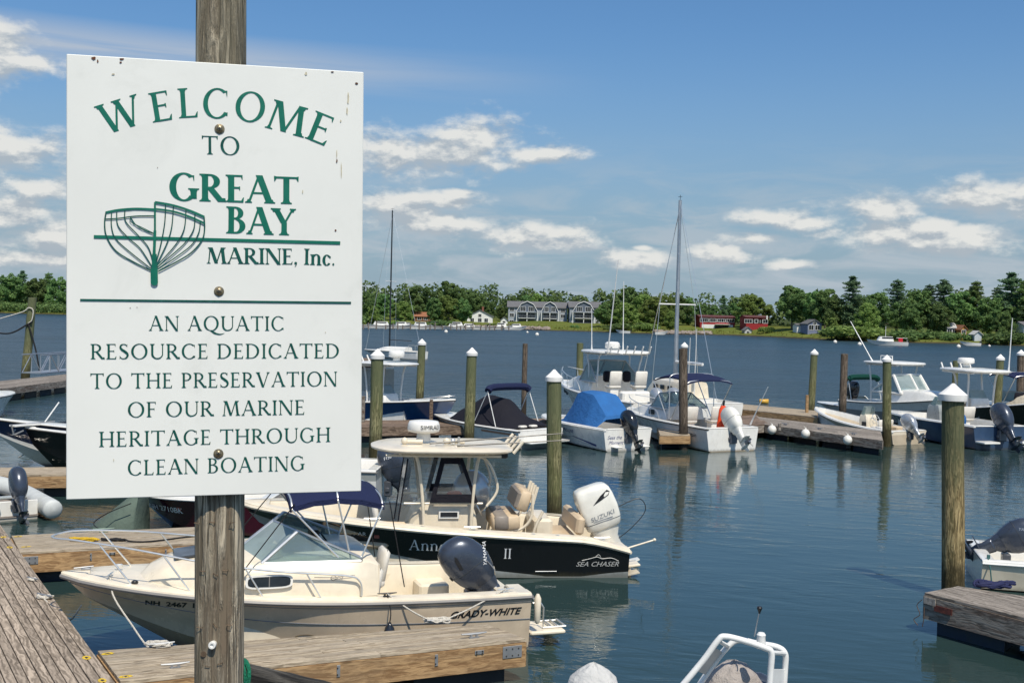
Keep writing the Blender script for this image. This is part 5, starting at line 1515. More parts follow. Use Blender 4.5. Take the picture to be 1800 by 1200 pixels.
# cockpit: aft locker, padded coaming
g = G(); g.box((.95, -.70, .46), (.45, .45, .32), ch=.03); g.build('aft_locker', gel_cream, gb)
g = G(); g.box((.95, .72, .44), (.45, .40, .28), ch=.03); g.build('aft_locker', gel_cream, gb)
g = G(); g.box((1.3, -.93, .62), (1.1, .05, .22), ch=.02); g.build('side_locker', gel_cream, gb)
g = G(); g.tube([(2.0, -.95, .70), (.5, -.95, .70)], .012, 5); g.build('grab_rail', steel, gb)
# bow rail: raised tube down both sides with slanted stanchions
for sd in (1, -1):
    P = lambda x, up, inn=.10: h.P(min(.999, x / h.L), 1, sd) * 1.0 + Vector((0, -sd * inn, up))
    pts = [P(2.35, .06, .14), P(2.38, .25, .15), P(2.6, .33, .14), P(3.5, .37, .12), P(4.4, .43, .10), P(5.2, .50, .06)]
    tip = h.P(1, 1, 1); pts += [Vector((5.85, sd * .34, tip.z + .50)), Vector((6.10, sd * .16, tip.z + .50)), Vector((6.17, 0, tip.z + .50))]
    g = G(); g.tube(curve(pts, 6), .0135, 8); g.build('bow_rail', steel, gb)
    for xb, xt in ((2.9, 3.02), (3.65, 3.80), (4.55, 4.8), (5.25, 5.6)):
        a = h.P(xb / h.L, 1, sd) + Vector((0, -sd * .12, .04))
        ti = min(range(len(pts)), key=lambda i: abs(pts[i].x - xt)); cvp = curve(pts, 12); b_ = min(cvp, key=lambda q: abs(q.x - xt))
        G().tube([a, b_], .0115, 8).build('rail_stanchion', steel, gb)
cleat(gb, (5.45, .26, h.sz(.9) + .06), 1.3, 1.0, steel); cleat(gb, (.35, 1.02, h.sz(0) + .05), .2, 1.0, steel); cleat(gb, (2.0, 1.05, h.sz(.3) + .06), 0, 1.0, M('black_rubber', (.02, .02, .02), .5))
g = G(); g.ell((5.15, .52, h.sz(.86) + .065), (.045, .035, .03), 10, 6); g.build('nav_light', black_pl, gb)
g = G(); g.box((5.75, -.05, h.sz(.96) + .08), (.12, .07, .03), ch=.01); g.tube([(5.66, -.05, h.sz(.96) + .11), (5.90, -.02, h.sz(.99) + .08)], .009, 6); g.build('anchor_roller', galv, gb)
g = G(); g.box((5.35, -.18, h.sz(.93) + .09), (.10, .05, .05), ch=.01); g.build('windlass', steel, gb)
# bimini
bz = 2.29
bimini(gb, 2.02, 3.26, 1.72, bz, zdk + .42, 2.45, navy_c, sag=.10, pr=.013, thick=.07, droop=.14)
for xa, xb in ((1.95, 1.75), (3.2, 3.9)):
    for sd in (1, -1):
        g = G(); g.tube([(xa, sd * .86, bz - .2), (xb, sd * .97, zdk + (.06 if xb < 2 else .30))], .008, 5); g.build('bimini_strap', rope_k, gb)
# outboard, tilted up into the well
cw, decal, word, tf_ = outboard(gb, .60, 0, .55, tilt=36, sc=.94, mat=cowl_grey, style='round')
word('YAMAHA', -.50, .26, .062, 52, letter_white, .2, 1.0)
decal([(-.12, .46), (-.13, .62), (-.165, .68), (-.19, .64), (-.17, .44)], black_pl, 'intake_slot')
g = G()
band = [tf_((-.56 + .18 * (k / 10) ** 2 , .155 - .03 * abs(k / 10 - .4), .10 + .60 * k / 10)) for k in range(11)]
g.tube([p + Vector((0, .025, 0)) for p in band], .006, 4); g.build('cowl_trim', alu, gb)
ring = []; cpt = None
# swim platforms with ladder
g = G(); g.box((-.30, -.72, .22), (.52, .55, .06), ch=.02); g.build('swim_platform', gel_cream, gb)
g = G(); g.box((-.30, .72, .22), (.52, .55, .06), ch=.02); g.build('swim_platform', gel_cream, gb)
g = G()
for yy in (.55, .88): g.tube([(-.10, yy, .62), (-.20, yy, .64), (-.26, yy, .55), (-.26, yy, .27), (-.60, yy, .27)], .013, 6)
for xx in (-.38, -.48, -.58): g.tube([(xx, .55, .28), (xx, .88, .28)], .013, 6)
g.build('boarding_ladder', steel, gb)
g = G(); g.lathe([(.02, -.25), (.045, -.2), (.05, .1), (.02, .16)], 10, (-.12, 1.02, .62)); g.build('rod_tube', gel_cream, gb)
# mooring lines and fender
def w2(Mm, p): return Mm @ Vector(p)
stern_c, mid_c = w2(GW, (.35, 1.02, h.sz(0) + .10)), w2(GW, (2.0, 1.05, h.sz(.3) + .10))
coilp = at(768, 1094, ZD + .03)
def sagline(a, b, s, n=10): return [a.lerp(b, i / n) - Vector((0, 0, s * 4 * (i / n) * (1 - i / n))) for i in range(n + 1)]
g = G(); g.tube(sagline(stern_c, coilp, .03), .011, 6); tag(g.build('stern_line', rope_w, None), 'white line from the cream boat stern cleat to the dock coil', 'rope')
g = G(); g.tube(sagline(mid_c, coilp, .04), .011, 6); tag(g.build('spring_line', rope_w, None), 'white line from the cream boat midship cleat to the dock coil', 'rope')
bowc = w2(GW, (5.45, .30, h.sz(.9) + .09)); g = G(); c2 = at(280, 1134, ZD + .04)
g.tube(curve([bowc, w2(GW, (5.40, .62, h.sz(.9) - .1)), bowc.lerp(c2, .45) - Vector((0, 0, .22)), bowc.lerp(c2, .8) - Vector((.0, 0, .20)), c2], 8), .011, 6); tag(g.build('bow_line', rope_w, None), 'white bow line drooping from the cream boat to the finger dock', 'rope')
bb = w2(GW, (5.80, .05, .72)); c3 = at(78, 1052, ZD + .05); g = G(); g.tube(curve([c3, c3.lerp(bb, .3) - Vector((0, 0, .12)), c3.lerp(bb, .7) - Vector((0, 0, .22)), bb], 8), .011, 6)
tag(g.build('bow_line', rope_w, None), 'white line from the walkway tangle to the cream boat stem', 'rope')
fb = w2(GW, (2.0, 1.24, .42)); t = thing('fender', 'black teardrop fender hanging on the cream boat side', 'fender', fb)
g = G(); g.lathe([(.005, -.15), (.05, -.14), (.075, -.08), (.078, .02), (.06, .09), (.03, .13), (.018, .16)], 16); g.build('fender_body', cowl_black, t, smooth=70)
g = G(); g.tube(curve([(0, 0, .15), (.01, .0, .3), Vector(mid_c - fb)], 6), .008, 5); g.build('fender_line', rope_k, t)

# ------------------------------------------------------------------ black hulled centre console
Sst = at(1108, 968, .50); per = Vector((-.139, .990, 0)); hd = Vector((-.990, -.139, 0)).normalized()
S0 = Vector((Sst.x, Sst.y, 0)) + per * 1.24
Mx = Matrix.Translation(S0) @ Matrix.Rotation(atan2(hd.y, hd.x), 4, 'Z') @ Matrix.Scale(1.078, 4); SC = Mx
sc = thing('centre_console_boat', 'black hulled centre console boat with white hardtop and white outboard', 'boat', mat=Mx)
h2 = Hull(6.35, 2.40, .60, 1.06, rake=1.0, t0=.40, full=2.4, cz0=.0, chin=.86, keel=.35, sole=.14, sp=1.25, drop=.15)
def vb2(t): return .24 * max(0, 1 - t / .12) * .8 + .04 + .50 * max(0, (t - .22) / .78) ** .8
build_hull(h2, sc, gel_black, mlow=gel_grey, vb=vb2, mdeck=gel_cream, tf=.93, gw=.26, notch=.12, rub=gel_cream, rub_r=.03, n=32, mbot=bottom_dark)
vsx = text_mesh
def hull_serif(h, par, s, x, z, height, mat, side=1, st=.12, hr=.05, track=.10):
    g = G(); u0 = 0
    for ch in s:
        if ch == ' ': u0 += .45; continue
        ps, w = glyph(ch, st, hr)
        for i, p in enumerate(ps):
            g.poly([h.at(x - side * (u0 + u) * height, z + v * height, side, .006 + .0004 * (i % 6)) for u, v in (p if side < 0 else p)])
        u0 += w + track
    g.build('lettering', mat, par, smooth=0)
SERIF_LATER = [(h2, sc, 'Anne Mi', 3.60, .46, .18, letter_white), (h2, sc, 'II', 2.08, .34, .17, letter_white)]
hull_text(h2, sc, 'SEA CHASER', .88, .20, .085, letter_grey.copy() if False else M('lettering_silver', (.50, .50, .48), .4), 1, .35, wscale=1.1)
g = G(); g.tube(curve([h2.at(.79, .30, 1, .006), h2.at(.66, .33, 1, .006), h2.at(.54, .36, 1, .006), h2.at(.46, .33, 1, .006), h2.at(.30, .34, 1, .006), h2.at(.18, .29, 1, .006)], 5), .006, 4)
g.tube(curve([h2.at(.58, .35, 1, .006), h2.at(.52, .40, 1, .006), h2.at(.48, .35, 1, .006)], 4), .005, 4); g.build('leaping_fish_emblem', MATS['lettering_silver'], sc)
hull_text(h2, sc, 'NH 1758 AR', 4.85, .68, .065, letter_white, 1, 0, wscale=1.2)
g = G(); g.poly([h2.at(x, z, 1, .006) for x, z in ((4.16, .64), (4.08, .64), (4.08, .70), (4.16, .70))]); g.build('sticker', M('sticker_red', (.4, .12, .1), .5), sc, smooth=0)
g = G(); g.tube([h2.at(1.55, .12, 1, .01), h2.at(1.20, .12, 1, .01)], .006, 4); g.build('scratch_mark', letter_white, sc)
# console, hardtop and enclosure
xc = 2.93; zt = 2.00; sole = .14
g = G()
def csec(z, l0, l1, hw, c=.07):
    return [(a, b, z) for a, b in ((l1 - c, hw), (l0 + c, hw), (l0, hw - c), (l0, -hw + c), (l0 + c, -hw), (l1 - c, -hw), (l1, -hw + c), (l1, hw - c))]
g.loft([csec(sole, xc - .50, xc + .72, .48), csec(sole + .5, xc - .50, xc + .70, .48), csec(sole + .78, xc - .46, xc + .60, .46), csec(sole + .96, xc - .40, xc + .42, .44), csec(sole + 1.04, xc - .30, xc + .36, .40)])
g.build('console', gel_cream, sc, smooth=30)
g = G(); g.box((xc + .0, .487, sole + .80), (.34, .02, .13), ch=.006); g.build('vent_frame', gel_white, sc)
g = G(); g.box((xc + .0, .498, sole + .81), (.28, .02, .07)); g.build('vent_shade_panel', dark_panel, sc, smooth=0)  # solid block, its dark colour stands for shade inside the vent
seat(sc, xc + .95, 0, sole + .45, .75, .5, .55, white_v, -1, name='console_seat')
ttop(sc, xc - 1.05, xc + 1.30, 1.95, zt, sole + .05, xc, wc=.58, th=.06, mat=gel_cream, pipe=gel_cream, pr=.028, edge=.55)
for sd in (1, -1):
    g = G(); g.tube(curve([(xc - .62, sd * .52, sole + .95), (xc - .80, sd * .50, sole + 1.25), (xc - .62, sd * .52, sole + 1.7), (xc - .3, sd * .55, zt - .06)], 6), .022, 6)
    g.tube([(xc + .75, sd * .55, sole + 1.0), (xc - .55, sd * .55, sole + 1.0)], .02, 6); g.build('grab_frame', gel_cream, sc)
# side curtain: black border trapezoid with clear centre
for sd in (1, -1):
    o_ = [(xc + .33, sole + 1.02), (xc - .47, sole + 1.02), (xc - .20, zt - .10), (xc + .16, zt - .10)]
    i_ = [(xc + .22, sole + 1.16), (xc - .36, sole + 1.16), (xc - .17, zt - .20), (xc + .10, zt - .20)]
    g = G(); y_ = sd * .585
    for k in range(4): g.poly([(o_[k][0], y_, o_[k][1]), (o_[(k + 1) % 4][0], y_, o_[(k + 1) % 4][1]), (i_[(k + 1) % 4][0], y_, i_[(k + 1) % 4][1]), (i_[k][0], y_, i_[k][1])])
    for k in range(4): g.poly([(o_[k][0], y_ + .012, o_[k][1]), (o_[(k + 1) % 4][0], y_ + .012, o_[(k + 1) % 4][1]), (i_[(k + 1) % 4][0], y_ + .012, i_[(k + 1) % 4][1]), (i_[k][0], y_ + .012, i_[k][1])])
    g.build('curtain_border', black_c, sc, smooth=0)
    G().poly([(x, y_ + .006, z) for x, z in i_]).build('curtain_window', vinyl_clear, sc, smooth=0)
    q = [(xc + .38, sd * .575, sole + .95), (xc + .80, sd * .52, sole + .20), (xc + .98, sd * .50, zt - .12), (xc + .22, sd * .575, zt - .10)]
    q = [(xc + .40, sd * .575, sole + 1.0), (xc + .86, sd * .55, sole + .55), (xc + .70, sd * .55, zt - .12), (xc + .20, sd * .575, zt - .10)]
    G().poly(q).build('forward_curtain', vinyl_clear, sc, smooth=0)
    g = G(); g.tube([q[1], q[2]], .012, 5); g.build('curtain_edge', black_c, sc)
G().poly([(xc + .86, .55, sole + .55), (xc + .86, -.55, sole + .55), (xc + .70, -.55, zt - .12), (xc + .70, .55, zt - .12)]).build('front_curtain', vinyl_clear, sc, smooth=0)
g = G(); g.lathe([(.10, 0), (.13, .02), (.13, .07), (.10, .10), (.06, .11)], 14, (xc - .10, .30, sole + 1.06)); g.build('red_case', red_pl, sc)
c = Vector((xc - .52, 0, sole + .86)); g = G(); R = Matrix.Rotation(radians(-60), 3, 'Y')
g.tube([c + R @ Vector((.18 * cos(a), .18 * sin(a), 0)) for a in [2 * pi * i / 20 for i in range(21)]], .014, 6)
for a in (.5, 2.6, 4.7): g.tube([c, c + R @ Vector((.18 * cos(a), .18 * sin(a), 0))], .01, 4)
g.build('steering_wheel', steel, sc)
g = G(); g.ell((2.45, -.62, sole + 1.0), (.36, .26, .40), 20, 12); g.build('spray_dome', M('silver_dome', (.50, .53, .54), .2, metal=.35, coat=.5), sc, smooth=80)
# radar, rods, lights on the top
radar(sc, (xc + .42, .05, zt + .26), .275, .20)
vs, fs, w = text_mesh('SIMRAD')
g = G(); g.add([(xc + .42 + .282 * sin((w / 2 - .62 * w * 1.0 + w * .5 - u) * .078 / .282 - .25), .05 + .282 * cos((w / 2 - .62 * w + w * .5 - u) * .078 / .282 - .25), zt + .33 + v * .075) for u, v in vs], fs); g.build('lettering', letter_black, sc, smooth=0)
for (x_, y_) in ((xc + .75, .3), (xc + .05, .3)):
    g = G(); g.tube([(x_, y_, zt + .13), (x_ - .3, y_, zt + .13)], .035, 8); g.ell((x_, y_, zt + .14), (.06, .06, .06), 10, 6); g.build('horn_speaker', gel_cream, sc)
g = G(); g.ell((xc - .05, .35, zt + .14), (.05, .05, .06), 10, 6); g.tube([(xc - .15, .35, zt + .09), (xc - .15, .35, zt + .22)], .02, 6); g.tube([(xc - .18, .35, zt + .10), (xc + .25, .5, zt + .10)], .008, 5); g.build('antenna_mount', steel, sc)
for k, (a, b) in enumerate((((xc + .35, .55, zt + .13), (xc - 1.9, .40, zt + .30)), ((xc - .1, .60, zt + .10), (xc - 2.0, .50, zt + .20)))):
    g = G(); g.tube([a, b], [.016, .009], 6); g.build('fishing_rod', black_pl, sc)
for yy in (-.6, -.2, .2, .6): g = G(); g.tube([(xc - 1.04, yy, zt - .02), (xc - 1.20, yy, zt + .18)], .028, 8); g.build('rod_holder', gel_cream, sc)
g = G()
for sd in (1, -1):
    g.tube([(xc + .9, sd * .5, zt + .02), (xc - .95, sd * .62, zt + .02)], .012, 6)
g.build('roof_rail', steel, sc)
g = G(); g.box((xc - .75, 0, zt - .10), (.5, .5, .10), ch=.02); g.build('electronics_box', black_pl, sc)
# leaning post with tan pads, bow cushions
g = G(); g.box((1.97, 0, sole + .66), (.46, 1.05, .24), R=Matrix.Rotation(.05, 3, 'Y'), ch=.032); g.build('leaning_seat', tan_v, sc, smooth=60)
g = G(); g.box((2.05, .02, sole + .67), (.24, 1.07, .25), R=Matrix.Rotation(.05, 3, 'Y'), ch=.032); g.build('seat_panel', grey_v, sc, smooth=60)
g = G(); g.box((1.67, 0, sole + 1.02), (.20, .95, .34), R=Matrix.Rotation(-.30, 3, 'Y'), ch=.03); g.build('backrest', tan_v, sc, smooth=60)
g = G(); g.box((1.74, 0, sole + 1.03), (.14, .93, .30), R=Matrix.Rotation(-.30, 3, 'Y'), ch=.035); g.build('backrest_front', grey_v, sc, smooth=35)
g = G()
for yy in (-.48, .48):
    g.tube(curve([(2.17, yy, sole), (2.10, yy, sole + .55), (1.75, yy, sole + .55), (1.55, yy, sole + .75), (1.53, yy, sole + 1.15)], 5), .025, 7)
    g.tube(curve([(1.53, yy, sole), (1.50, yy, sole + .5), (1.35, yy, sole + .85)], 5), .025, 7)
for yy in (-.36, -.12, .12, .36): g.tube([(1.51, yy, sole + .95), (1.43, yy, sole + 1.25)], .028, 7)
g.build('leaning_post_frame', gel_cream, sc)
g = G(); g.box((1.33, 0, sole + .38), (.32, .95, .70), ch=.05); g.build('rigging_station', gel_cream, sc)
g = G(); g.box((.72, -.1, sole + .62), (.15, 1.35, .30), R=Matrix.Rotation(-.12, 3, 'Y'), ch=.04); g.build('transom_seat_back', tan_v, sc, smooth=35)
g = G(); g.box((.98, 0, sole + .36), (.55, 1.35, .12), ch=.05); g.build('transom_seat', tan_v, sc, smooth=60)
for yy in (-.35, .35):
    pass
for sd in (1, -1):
    g = G(); g.box((4.5, sd * .66, sole + .38), (1.2, .40, .10), R=Matrix.Rotation(-sd * .14, 3, 'Z'), ch=.04)
    g.box((4.3, sd * .86, sole + .66), (1.3, .08, .22), R=Matrix.Rotation(-sd * .14, 3, 'Z'), ch=.03)
    g.build('bow_cushion', tan_v, sc, smooth=50)
g = G(); g.box((5.3, 0, sole + .42), (.7, .6, .5), ch=.06); g.build('bow_locker', gel_cream, sc)
for x_, y_ in ((.45, 1.03), (2.6, 1.08), (4.2, .98), (.45, -1.03)): cleat(sc, (x_, y_, h2.sz(x_ / 6.35) + .055), 0, 1.0, steel)
for x_ in (1.2, 1.6, 3.4): g = G(); g.lathe([(.035, 0), (.035, .006), (.02, .007)], 10, (x_, 1.06, h2.sz(x_ / 6.35) + .045)); g.build('rod_holder_rim', steel, sc)
cw, decal, word, tf_ = outboard(sc, .40, 0, .28, tilt=19, sc=1.05, mat=cowl_white, style='box')
word('SUZUKI', -.10, .45, .072, 4, letter_grey.copy() if False else M('lettering_slate', (.22, .24, .27), .4), .15, 1.25)
decal([(-.20, .70), (-.36, .815), (-.50, .88), (-.54, .84), (-.50, .79), (-.36, .745)], black_pl, 'intake_slot')
decal([(-.13, .44), (-.13, .432), (-.46, .425), (-.46, .44)], MATS['lettering_slate'])
decal([(-.16, .41), (-.16, .403), (-.44, .395), (-.44, .41)], MATS['lettering_slate'])
g = G(); q = tf_((-.42, 0, -.28))
g.tube(curve([tf_((-.42, .05, .0)), tf_((-.75, .05, .12)), tf_((-1.05, .0, .30)), tf_((-1.0, .0, .52)), tf_((-.60, .0, .50))], 6), .008, 5); g.build('cable_loop', black_pl, sc)
g = G(); g.tube([(-.05, .72, .42), (-.52, .72, .56)], .016, 6); g.ell((-.52, .72, .56), (.03, .03, .03), 8, 5); g.build('boarding_pole', gel_cream, sc)
for sd in (1, -1): g = G(); g.box((-.10, sd * .92, .06), (.20, .24, .02), R=Matrix.Rotation(.2, 3, 'Y')); g.build('trim_tab', gel_cream, sc)
g = G(); g.box((-.14, .62, .14), (.26, .36, .04), R=Matrix.Rotation(.1, 3, 'Y'), ch=.01); g.box((-.10, .62, .06), (.05, .3, .14), ch=.01); g.build('transducer_bracket', gel_cream, sc)

# ------------------------------------------------------------------ white boat hidden behind it, stern with blue grey outboard right of the sign
Mx = Matrix.Translation(at(664, 888, 0) + Vector((0, .9, 0))) @ Matrix.Rotation(radians(178), 4, 'Z')
b3 = thing('cabin_boat', 'white cabin boat behind the black one, stern with dark outboard beside the sign', 'boat', mat=Mx)
h3 = Hull(6.6, 2.35, .82, 1.2, rake=.9, sole=.35)
build_hull(h3, b3, gel_grey, mlow=gel_white, vb=lambda t: .72, mdeck=gel_white, tf=.70, rub=rub_grey)
g = G(); g.loft([csec(1.0, 3.4, 5.4, .85), csec(1.45, 3.45, 5.2, .80), csec(1.62, 3.55, 5.0, .72)]); g.build('cabin', gel_white, b3, smooth=30)
g = G(); g.box((4.7, .84, 1.36), (.46, .03, .09)); g.build('cabin_window', glass_win, b3, smooth=0)
windshield(b3, 3.9, 3.0, .72, .85, 1.5, .4, lean=.4)
seat(b3, 2.4, .5, .8, .5, .45, .5, grey_v, 1); seat(b3, 2.4, -.5, .8, .5, .45, .5, grey_v, 1)
cw, decal, word, tf_ = outboard(b3, -.10, .1, .38, tilt=14, sc=1.1, mat=cowl_grey)
word('F150', -.12, .55, .07, 10, letter_white)

# ------------------------------------------------------------------ maroon hull left of the post
Mx, zb = place(420, 935, 236, 866, 5.5, away=True)
S = at(640, 985, 0)
Mx = Matrix.Translation(at(470, 952, 0) + Vector((0, 1.2, 0))) @ Matrix.Rotation(atan2(.05, -1), 4, 'Z')
mb = thing('maroon_boat', 'dark maroon runabout bow with white registration number left of the post', 'boat', mat=Mx)
d_ = Mx.translation.y; Lm = (proj(Mx.translation)[0] - 236) * d_ / 2000
h4 = Hull(max(3.0, Lm + .05), 1.9, .75, 4.6 - (872 - 543) * (d_) / 2000, rake=.55, t0=.35, sole=.3)
build_hull(h4, mb, gel_maroon, mdeck=gel_white, tf=.5, rub=gel_white)
hull_text(h4, mb, 'NH 2710BK', h4.L - .36, h4.zb - .30, .12, letter_white, 1, 0, wscale=1.1, offset=.015)
g = G(); g.poly([h4.at(x, z, 1, .006) for x, z in ((h4.L - 1.12, h4.zb - .25), (h4.L - 1.22, h4.zb - .25), (h4.L - 1.22, h4.zb - .17), (h4.L - 1.12, h4.zb - .17))]); g.build('sticker', MATS['sticker_red'], mb, smooth=0)
# canvas covered tender beside it
p_ = at(208, 945, 0) + Vector((0, .3, 0)); t = thing('covered_tender', 'small grey green canvas covered tender at the maroon bow', 'boat', (p_.x, p_.y, 0), 0)
k_ = p_.y / 2000; tender_m = M('grey_green_canvas', (.10, .135, .11), .8, bump=.5, bscale=5, spec=.2)
g = G(); secs = []
for f, a, z in ((-1, .02, .10), (-.6, .45, .12), (0, .62, .1), (.45, .55, .1), (.5, .5, .1)):
    secs.append([(f * .75, a * cos(q) , (.02 + (.05 + .62 * (f + 1)) * max(0, sin(q)) if sin(q) > 0 else -.1)) for q in [2 * pi * i / 20 for i in range(20)]])
g.loft(secs); g.build('canvas_cover', tender_m, t, smooth=60)
g = G(); g.tube(curve([(.35, -.62, .75), (-.1, -.68, .55), (-.35, -.70, .35), tuple(at(184, 934, ZD) - p_)], 6), .010, 5); g.build('cover_line', rope_k, t)

# ------------------------------------------------------------------ inflatable with outboard at the left edge
p_ = at(30, 914, 0); Mx = Matrix.Translation(p_) @ Matrix.Rotation(radians(128), 4, 'Z')
inf = thing('inflatable_dinghy', 'grey inflatable dinghy with small dark outboard at the left edge', 'boat', mat=Mx)
for sd in (1, -1):
    g = G(); g.tube(curve([(-.45, sd * .62, .22), (-.20, sd * .62, .24), (.6, sd * .62, .25), (1.6, sd * .60, .28), (2.3, sd * .42, .36), (2.7, 0, .45)], 6), [.03, .10, .17] + [.205] * 28, 14); g.build('side_tube', hypalon, inf, smooth=70)
    g = G(); g.tube([(-.1, sd * .80, .12), (1.6, sd * .78, .16)], .03, 6); g.build('rubbing_strake', M('strake_maroon', (.15, .04, .05), .6), inf)
g = G(); g.box((.05, 0, .20), (.06, .85, .42), ch=.01); g.build('transom_board', gel_white, inf)
g = G(); g.box((1.1, 0, .08), (2.2, .85, .04)); g.build('floor_board', M('dinghy_floor', (.25, .22, .2), .8), inf)
g = G(); g.box((1.0, 0, .34), (.24, .9, .04), ch=.01); g.build('thwart', gel_grey, inf)
for k, (x_, y_, m_) in enumerate(((.5, .1, gel_white), (.7, -.2, red_pl), (.45, -.15, rope_w))): g = G(); g.ell((x_, y_, .20), (.13, .10, .10), 10, 6); g.build('gear_bundle', m_, inf)
outboard(inf, .05, 0, .40, tilt=22, sc=.80, mat=cowl_grey)

# ------------------------------------------------------------------ navy boat and dark bow at the left edge
def simple(px, py, bx, by, L, B, name, lab, mtop, away=True, zs=.75, cat='boat', **kw):
    Mx, zb = place(px, py, bx, by, L, away)
    t = thing(name, lab, cat, mat=Mx)
    h = Hull(L, B, zs, min(max(zb, zs * .95), zs * 2.2), rake=kw.pop('rake', .8), t0=kw.pop('t0', .38), sole=kw.pop('sole', .3))
    build_hull(h, t, mtop, **kw)
    return t, h
nv, hn = simple(330, 795, -20, 735, 6.5, 2.3, 'navy_bow_boat', 'glossy navy runabout with navy canvas and white stripe at the left edge', gel_navy, False, .80, mlow=gel_white, vb=lambda t: .18, tf=.55, mdeck=gel_white)
g = G(); rows = []
for i in range(9):
    x_ = .4 + 3.6 * i / 8; rows.append([Vector((x_, y_ * hn.hb(x_ / 6.2) * .92, hn.sz(x_ / 6.2) + .06 + .28 * (1 - y_ * y_) * sin(pi * (i + .6) / 9.2))) for y_ in (1, .7, .35, 0, -.35, -.7, -1)])
g.grid(rows); g.build('canvas_cover', navy_c, nv, smooth=60)
hull_text(hn, nv, 'NH 4417 BK', 5.0, .72, .075, letter_white, 1, 0); 
g = G(); g.tube([(4.2, .3, hn.sz(.7) + .05), (3.1, .5, 1.5)], .02, 6); g.build('boat_pole', alu_white, nv)
bk, hk = simple(300, 815, 44, 752, 5.0, 2.0, 'dark_bow_boat', 'dark hulled boat bow with white deck and anchor left of the sign', gel_black, False, .85, tf=.5, mdeck=gel_white)
g = G(); tp = Vector((hk.L, 0, hk.zb + .06))
g.tube([tp + Vector((-.9, 0, .05)), tp + Vector((.42, 0, .04))], .018, 6); g.tube([tp + Vector((.40, 0, .05)), tp + Vector((.34, 0, -.16))], .02, 6); g.tube(curve([tp + Vector((.16, .16, -.10)), tp + Vector((.34, 0, -.20)), tp + Vector((.16, -.16, -.10))], 4), .02, 5)
g.build('anchor', galv, bk); g = G(); g.box(tp + Vector((0, 0, .02)), (.75, .24, .05), ch=.01); g.build('bow_pulpit', gel_white, bk)
g = G(); g.tube([tp + Vector((-.6, 0, .05)), tp + Vector((-.95, .1, .55))], .018, 6); g.build('boat_pole', alu_white, bk)
g = G(); a_ = bk.matrix_world @ Vector((hk.L - .3, .1, hk.zb - .1)) if False else at(72, 776, .7); b_ = at(33, 803, .1)
g.tube(sagline(a_, b_, .03), .02, 5); tag(g.build('bow_line', rope_w, None), 'thin pale line from the dark bow down to the water', 'rope')
wt, hw = simple(-90, 745, 14, 700, 5.5, 2.2, 'white_bow_boat', 'white rounded boat end at the left edge above the navy boat', gel_white, True, .9, tf=.5)
# ------------------------------------------------------------------ mid distance boats
# blue hull with hardtop, bow right
t, h = simple(560, 741, 801, 703, 7.2, 2.5, 'blue_boat', 'blue hulled fishing boat with white hardtop right of the sign', gel_blue, False, 1.0, tf=.74, mdeck=gel_white, sole=.4, gw=.2)
console(t, 3.5, .9, 1.0, .4, 1.0); ttop(t, 2.4, 4.9, 1.9, 2.55, .45, 3.55, mat=gel_white, pipe=alu_white, pr=.035, wc=.55); radar(t, (4.2, 0, 2.85), .32, .25)
seat(t, 2.5, 0, .95, .9, .5, .5, white_v, 1)
g = G(); g.box((3.2, 0, 1.9), (.9, 1.0, .9)); g.build('enclosure', vinyl_clear, t, smooth=0)
for k in range(5): g = G(); g.tube([(2.45, -.7 + k * .35, 2.6), (2.3, -.7 + k * .35, 2.85)], .03, 6); g.build('rod_holder', gel_white, t)
rail(t, [(5.5, .85, 1.25), (6.6, .45, 1.45), (7.1, 0, 1.5), (6.6, -.45, 1.45), (5.5, -.85, 1.25)], .018)
antenna(t, (3.5, .6, 2.6), (2.2, .6, 2.55))
# black canvas boat
t, h = simple(950, 787, 763, 723, 6.0, 2.3, 'covered_boat', 'white bowrider under a black canvas cover with navy rolled bimini', gel_white, True, .62, tf=.70, mdeck=gel_white, mlow=gel_grey, vb=lambda t: .25)
g = G(); rows = []
for i in range(13):
    f = i / 12; x_ = .55 + 3.9 * f; pk = .20 + .95 * (sin(pi * min(1, f * 1.08)) ** .8) * (1.0 if f > .25 else .8)
    rows.append([Vector((x_, y_ * h.hb(x_ / h.L) * .95, h.sz(x_ / h.L) + .04 + (pk - .16) * (1 - abs(y_) ** 1.6) + .04 * sin(x_ * 5 + y_ * 3))) for y_ in (1, .8, .6, .4, .2, 0, -.2, -.4, -.6, -.8, -1)])
g.grid(rows); g.poly(rows[0]); g.build('canvas_cover', black_c, t, smooth=60)
g = G(); g.tube(curve([(1.7, 1.0, 1.90), (1.75, .7, 2.02), (1.75, -.7, 2.02), (1.7, -1.0, 1.90)], 4), .13, 8); g.build('rolled_bimini', navy_c, t)
for sd in (1, -1):
    for xb in (1.2, 2.4): g = G(); g.tube([(xb, sd * 1.05, h.sz(.3) + .05), (1.72, sd * 1.0, 1.9)], .016, 5); g.build('bimini_bow', alu_white, t)
g = G(); g.box((-.25, 0, .25), (.5, 1.9, .08), ch=.03); g.build('swim_platform', gel_white, t)
g = G(); g.grid([[h.P(tt, v, 1, .006) for v in (.72, .84)] for tt in [.02 + .30 * i / 8 for i in range(9)]]); g.build('tan_stripe', M('tan_stripe', (.42, .22, .14), .5), t, smooth=0)
for k in range(2): g = G(); g.box((.35, .55 - .5 * k, h.zs + .12), (.2, .3, .08), ch=.03); g.build('headrest', white_v, t)
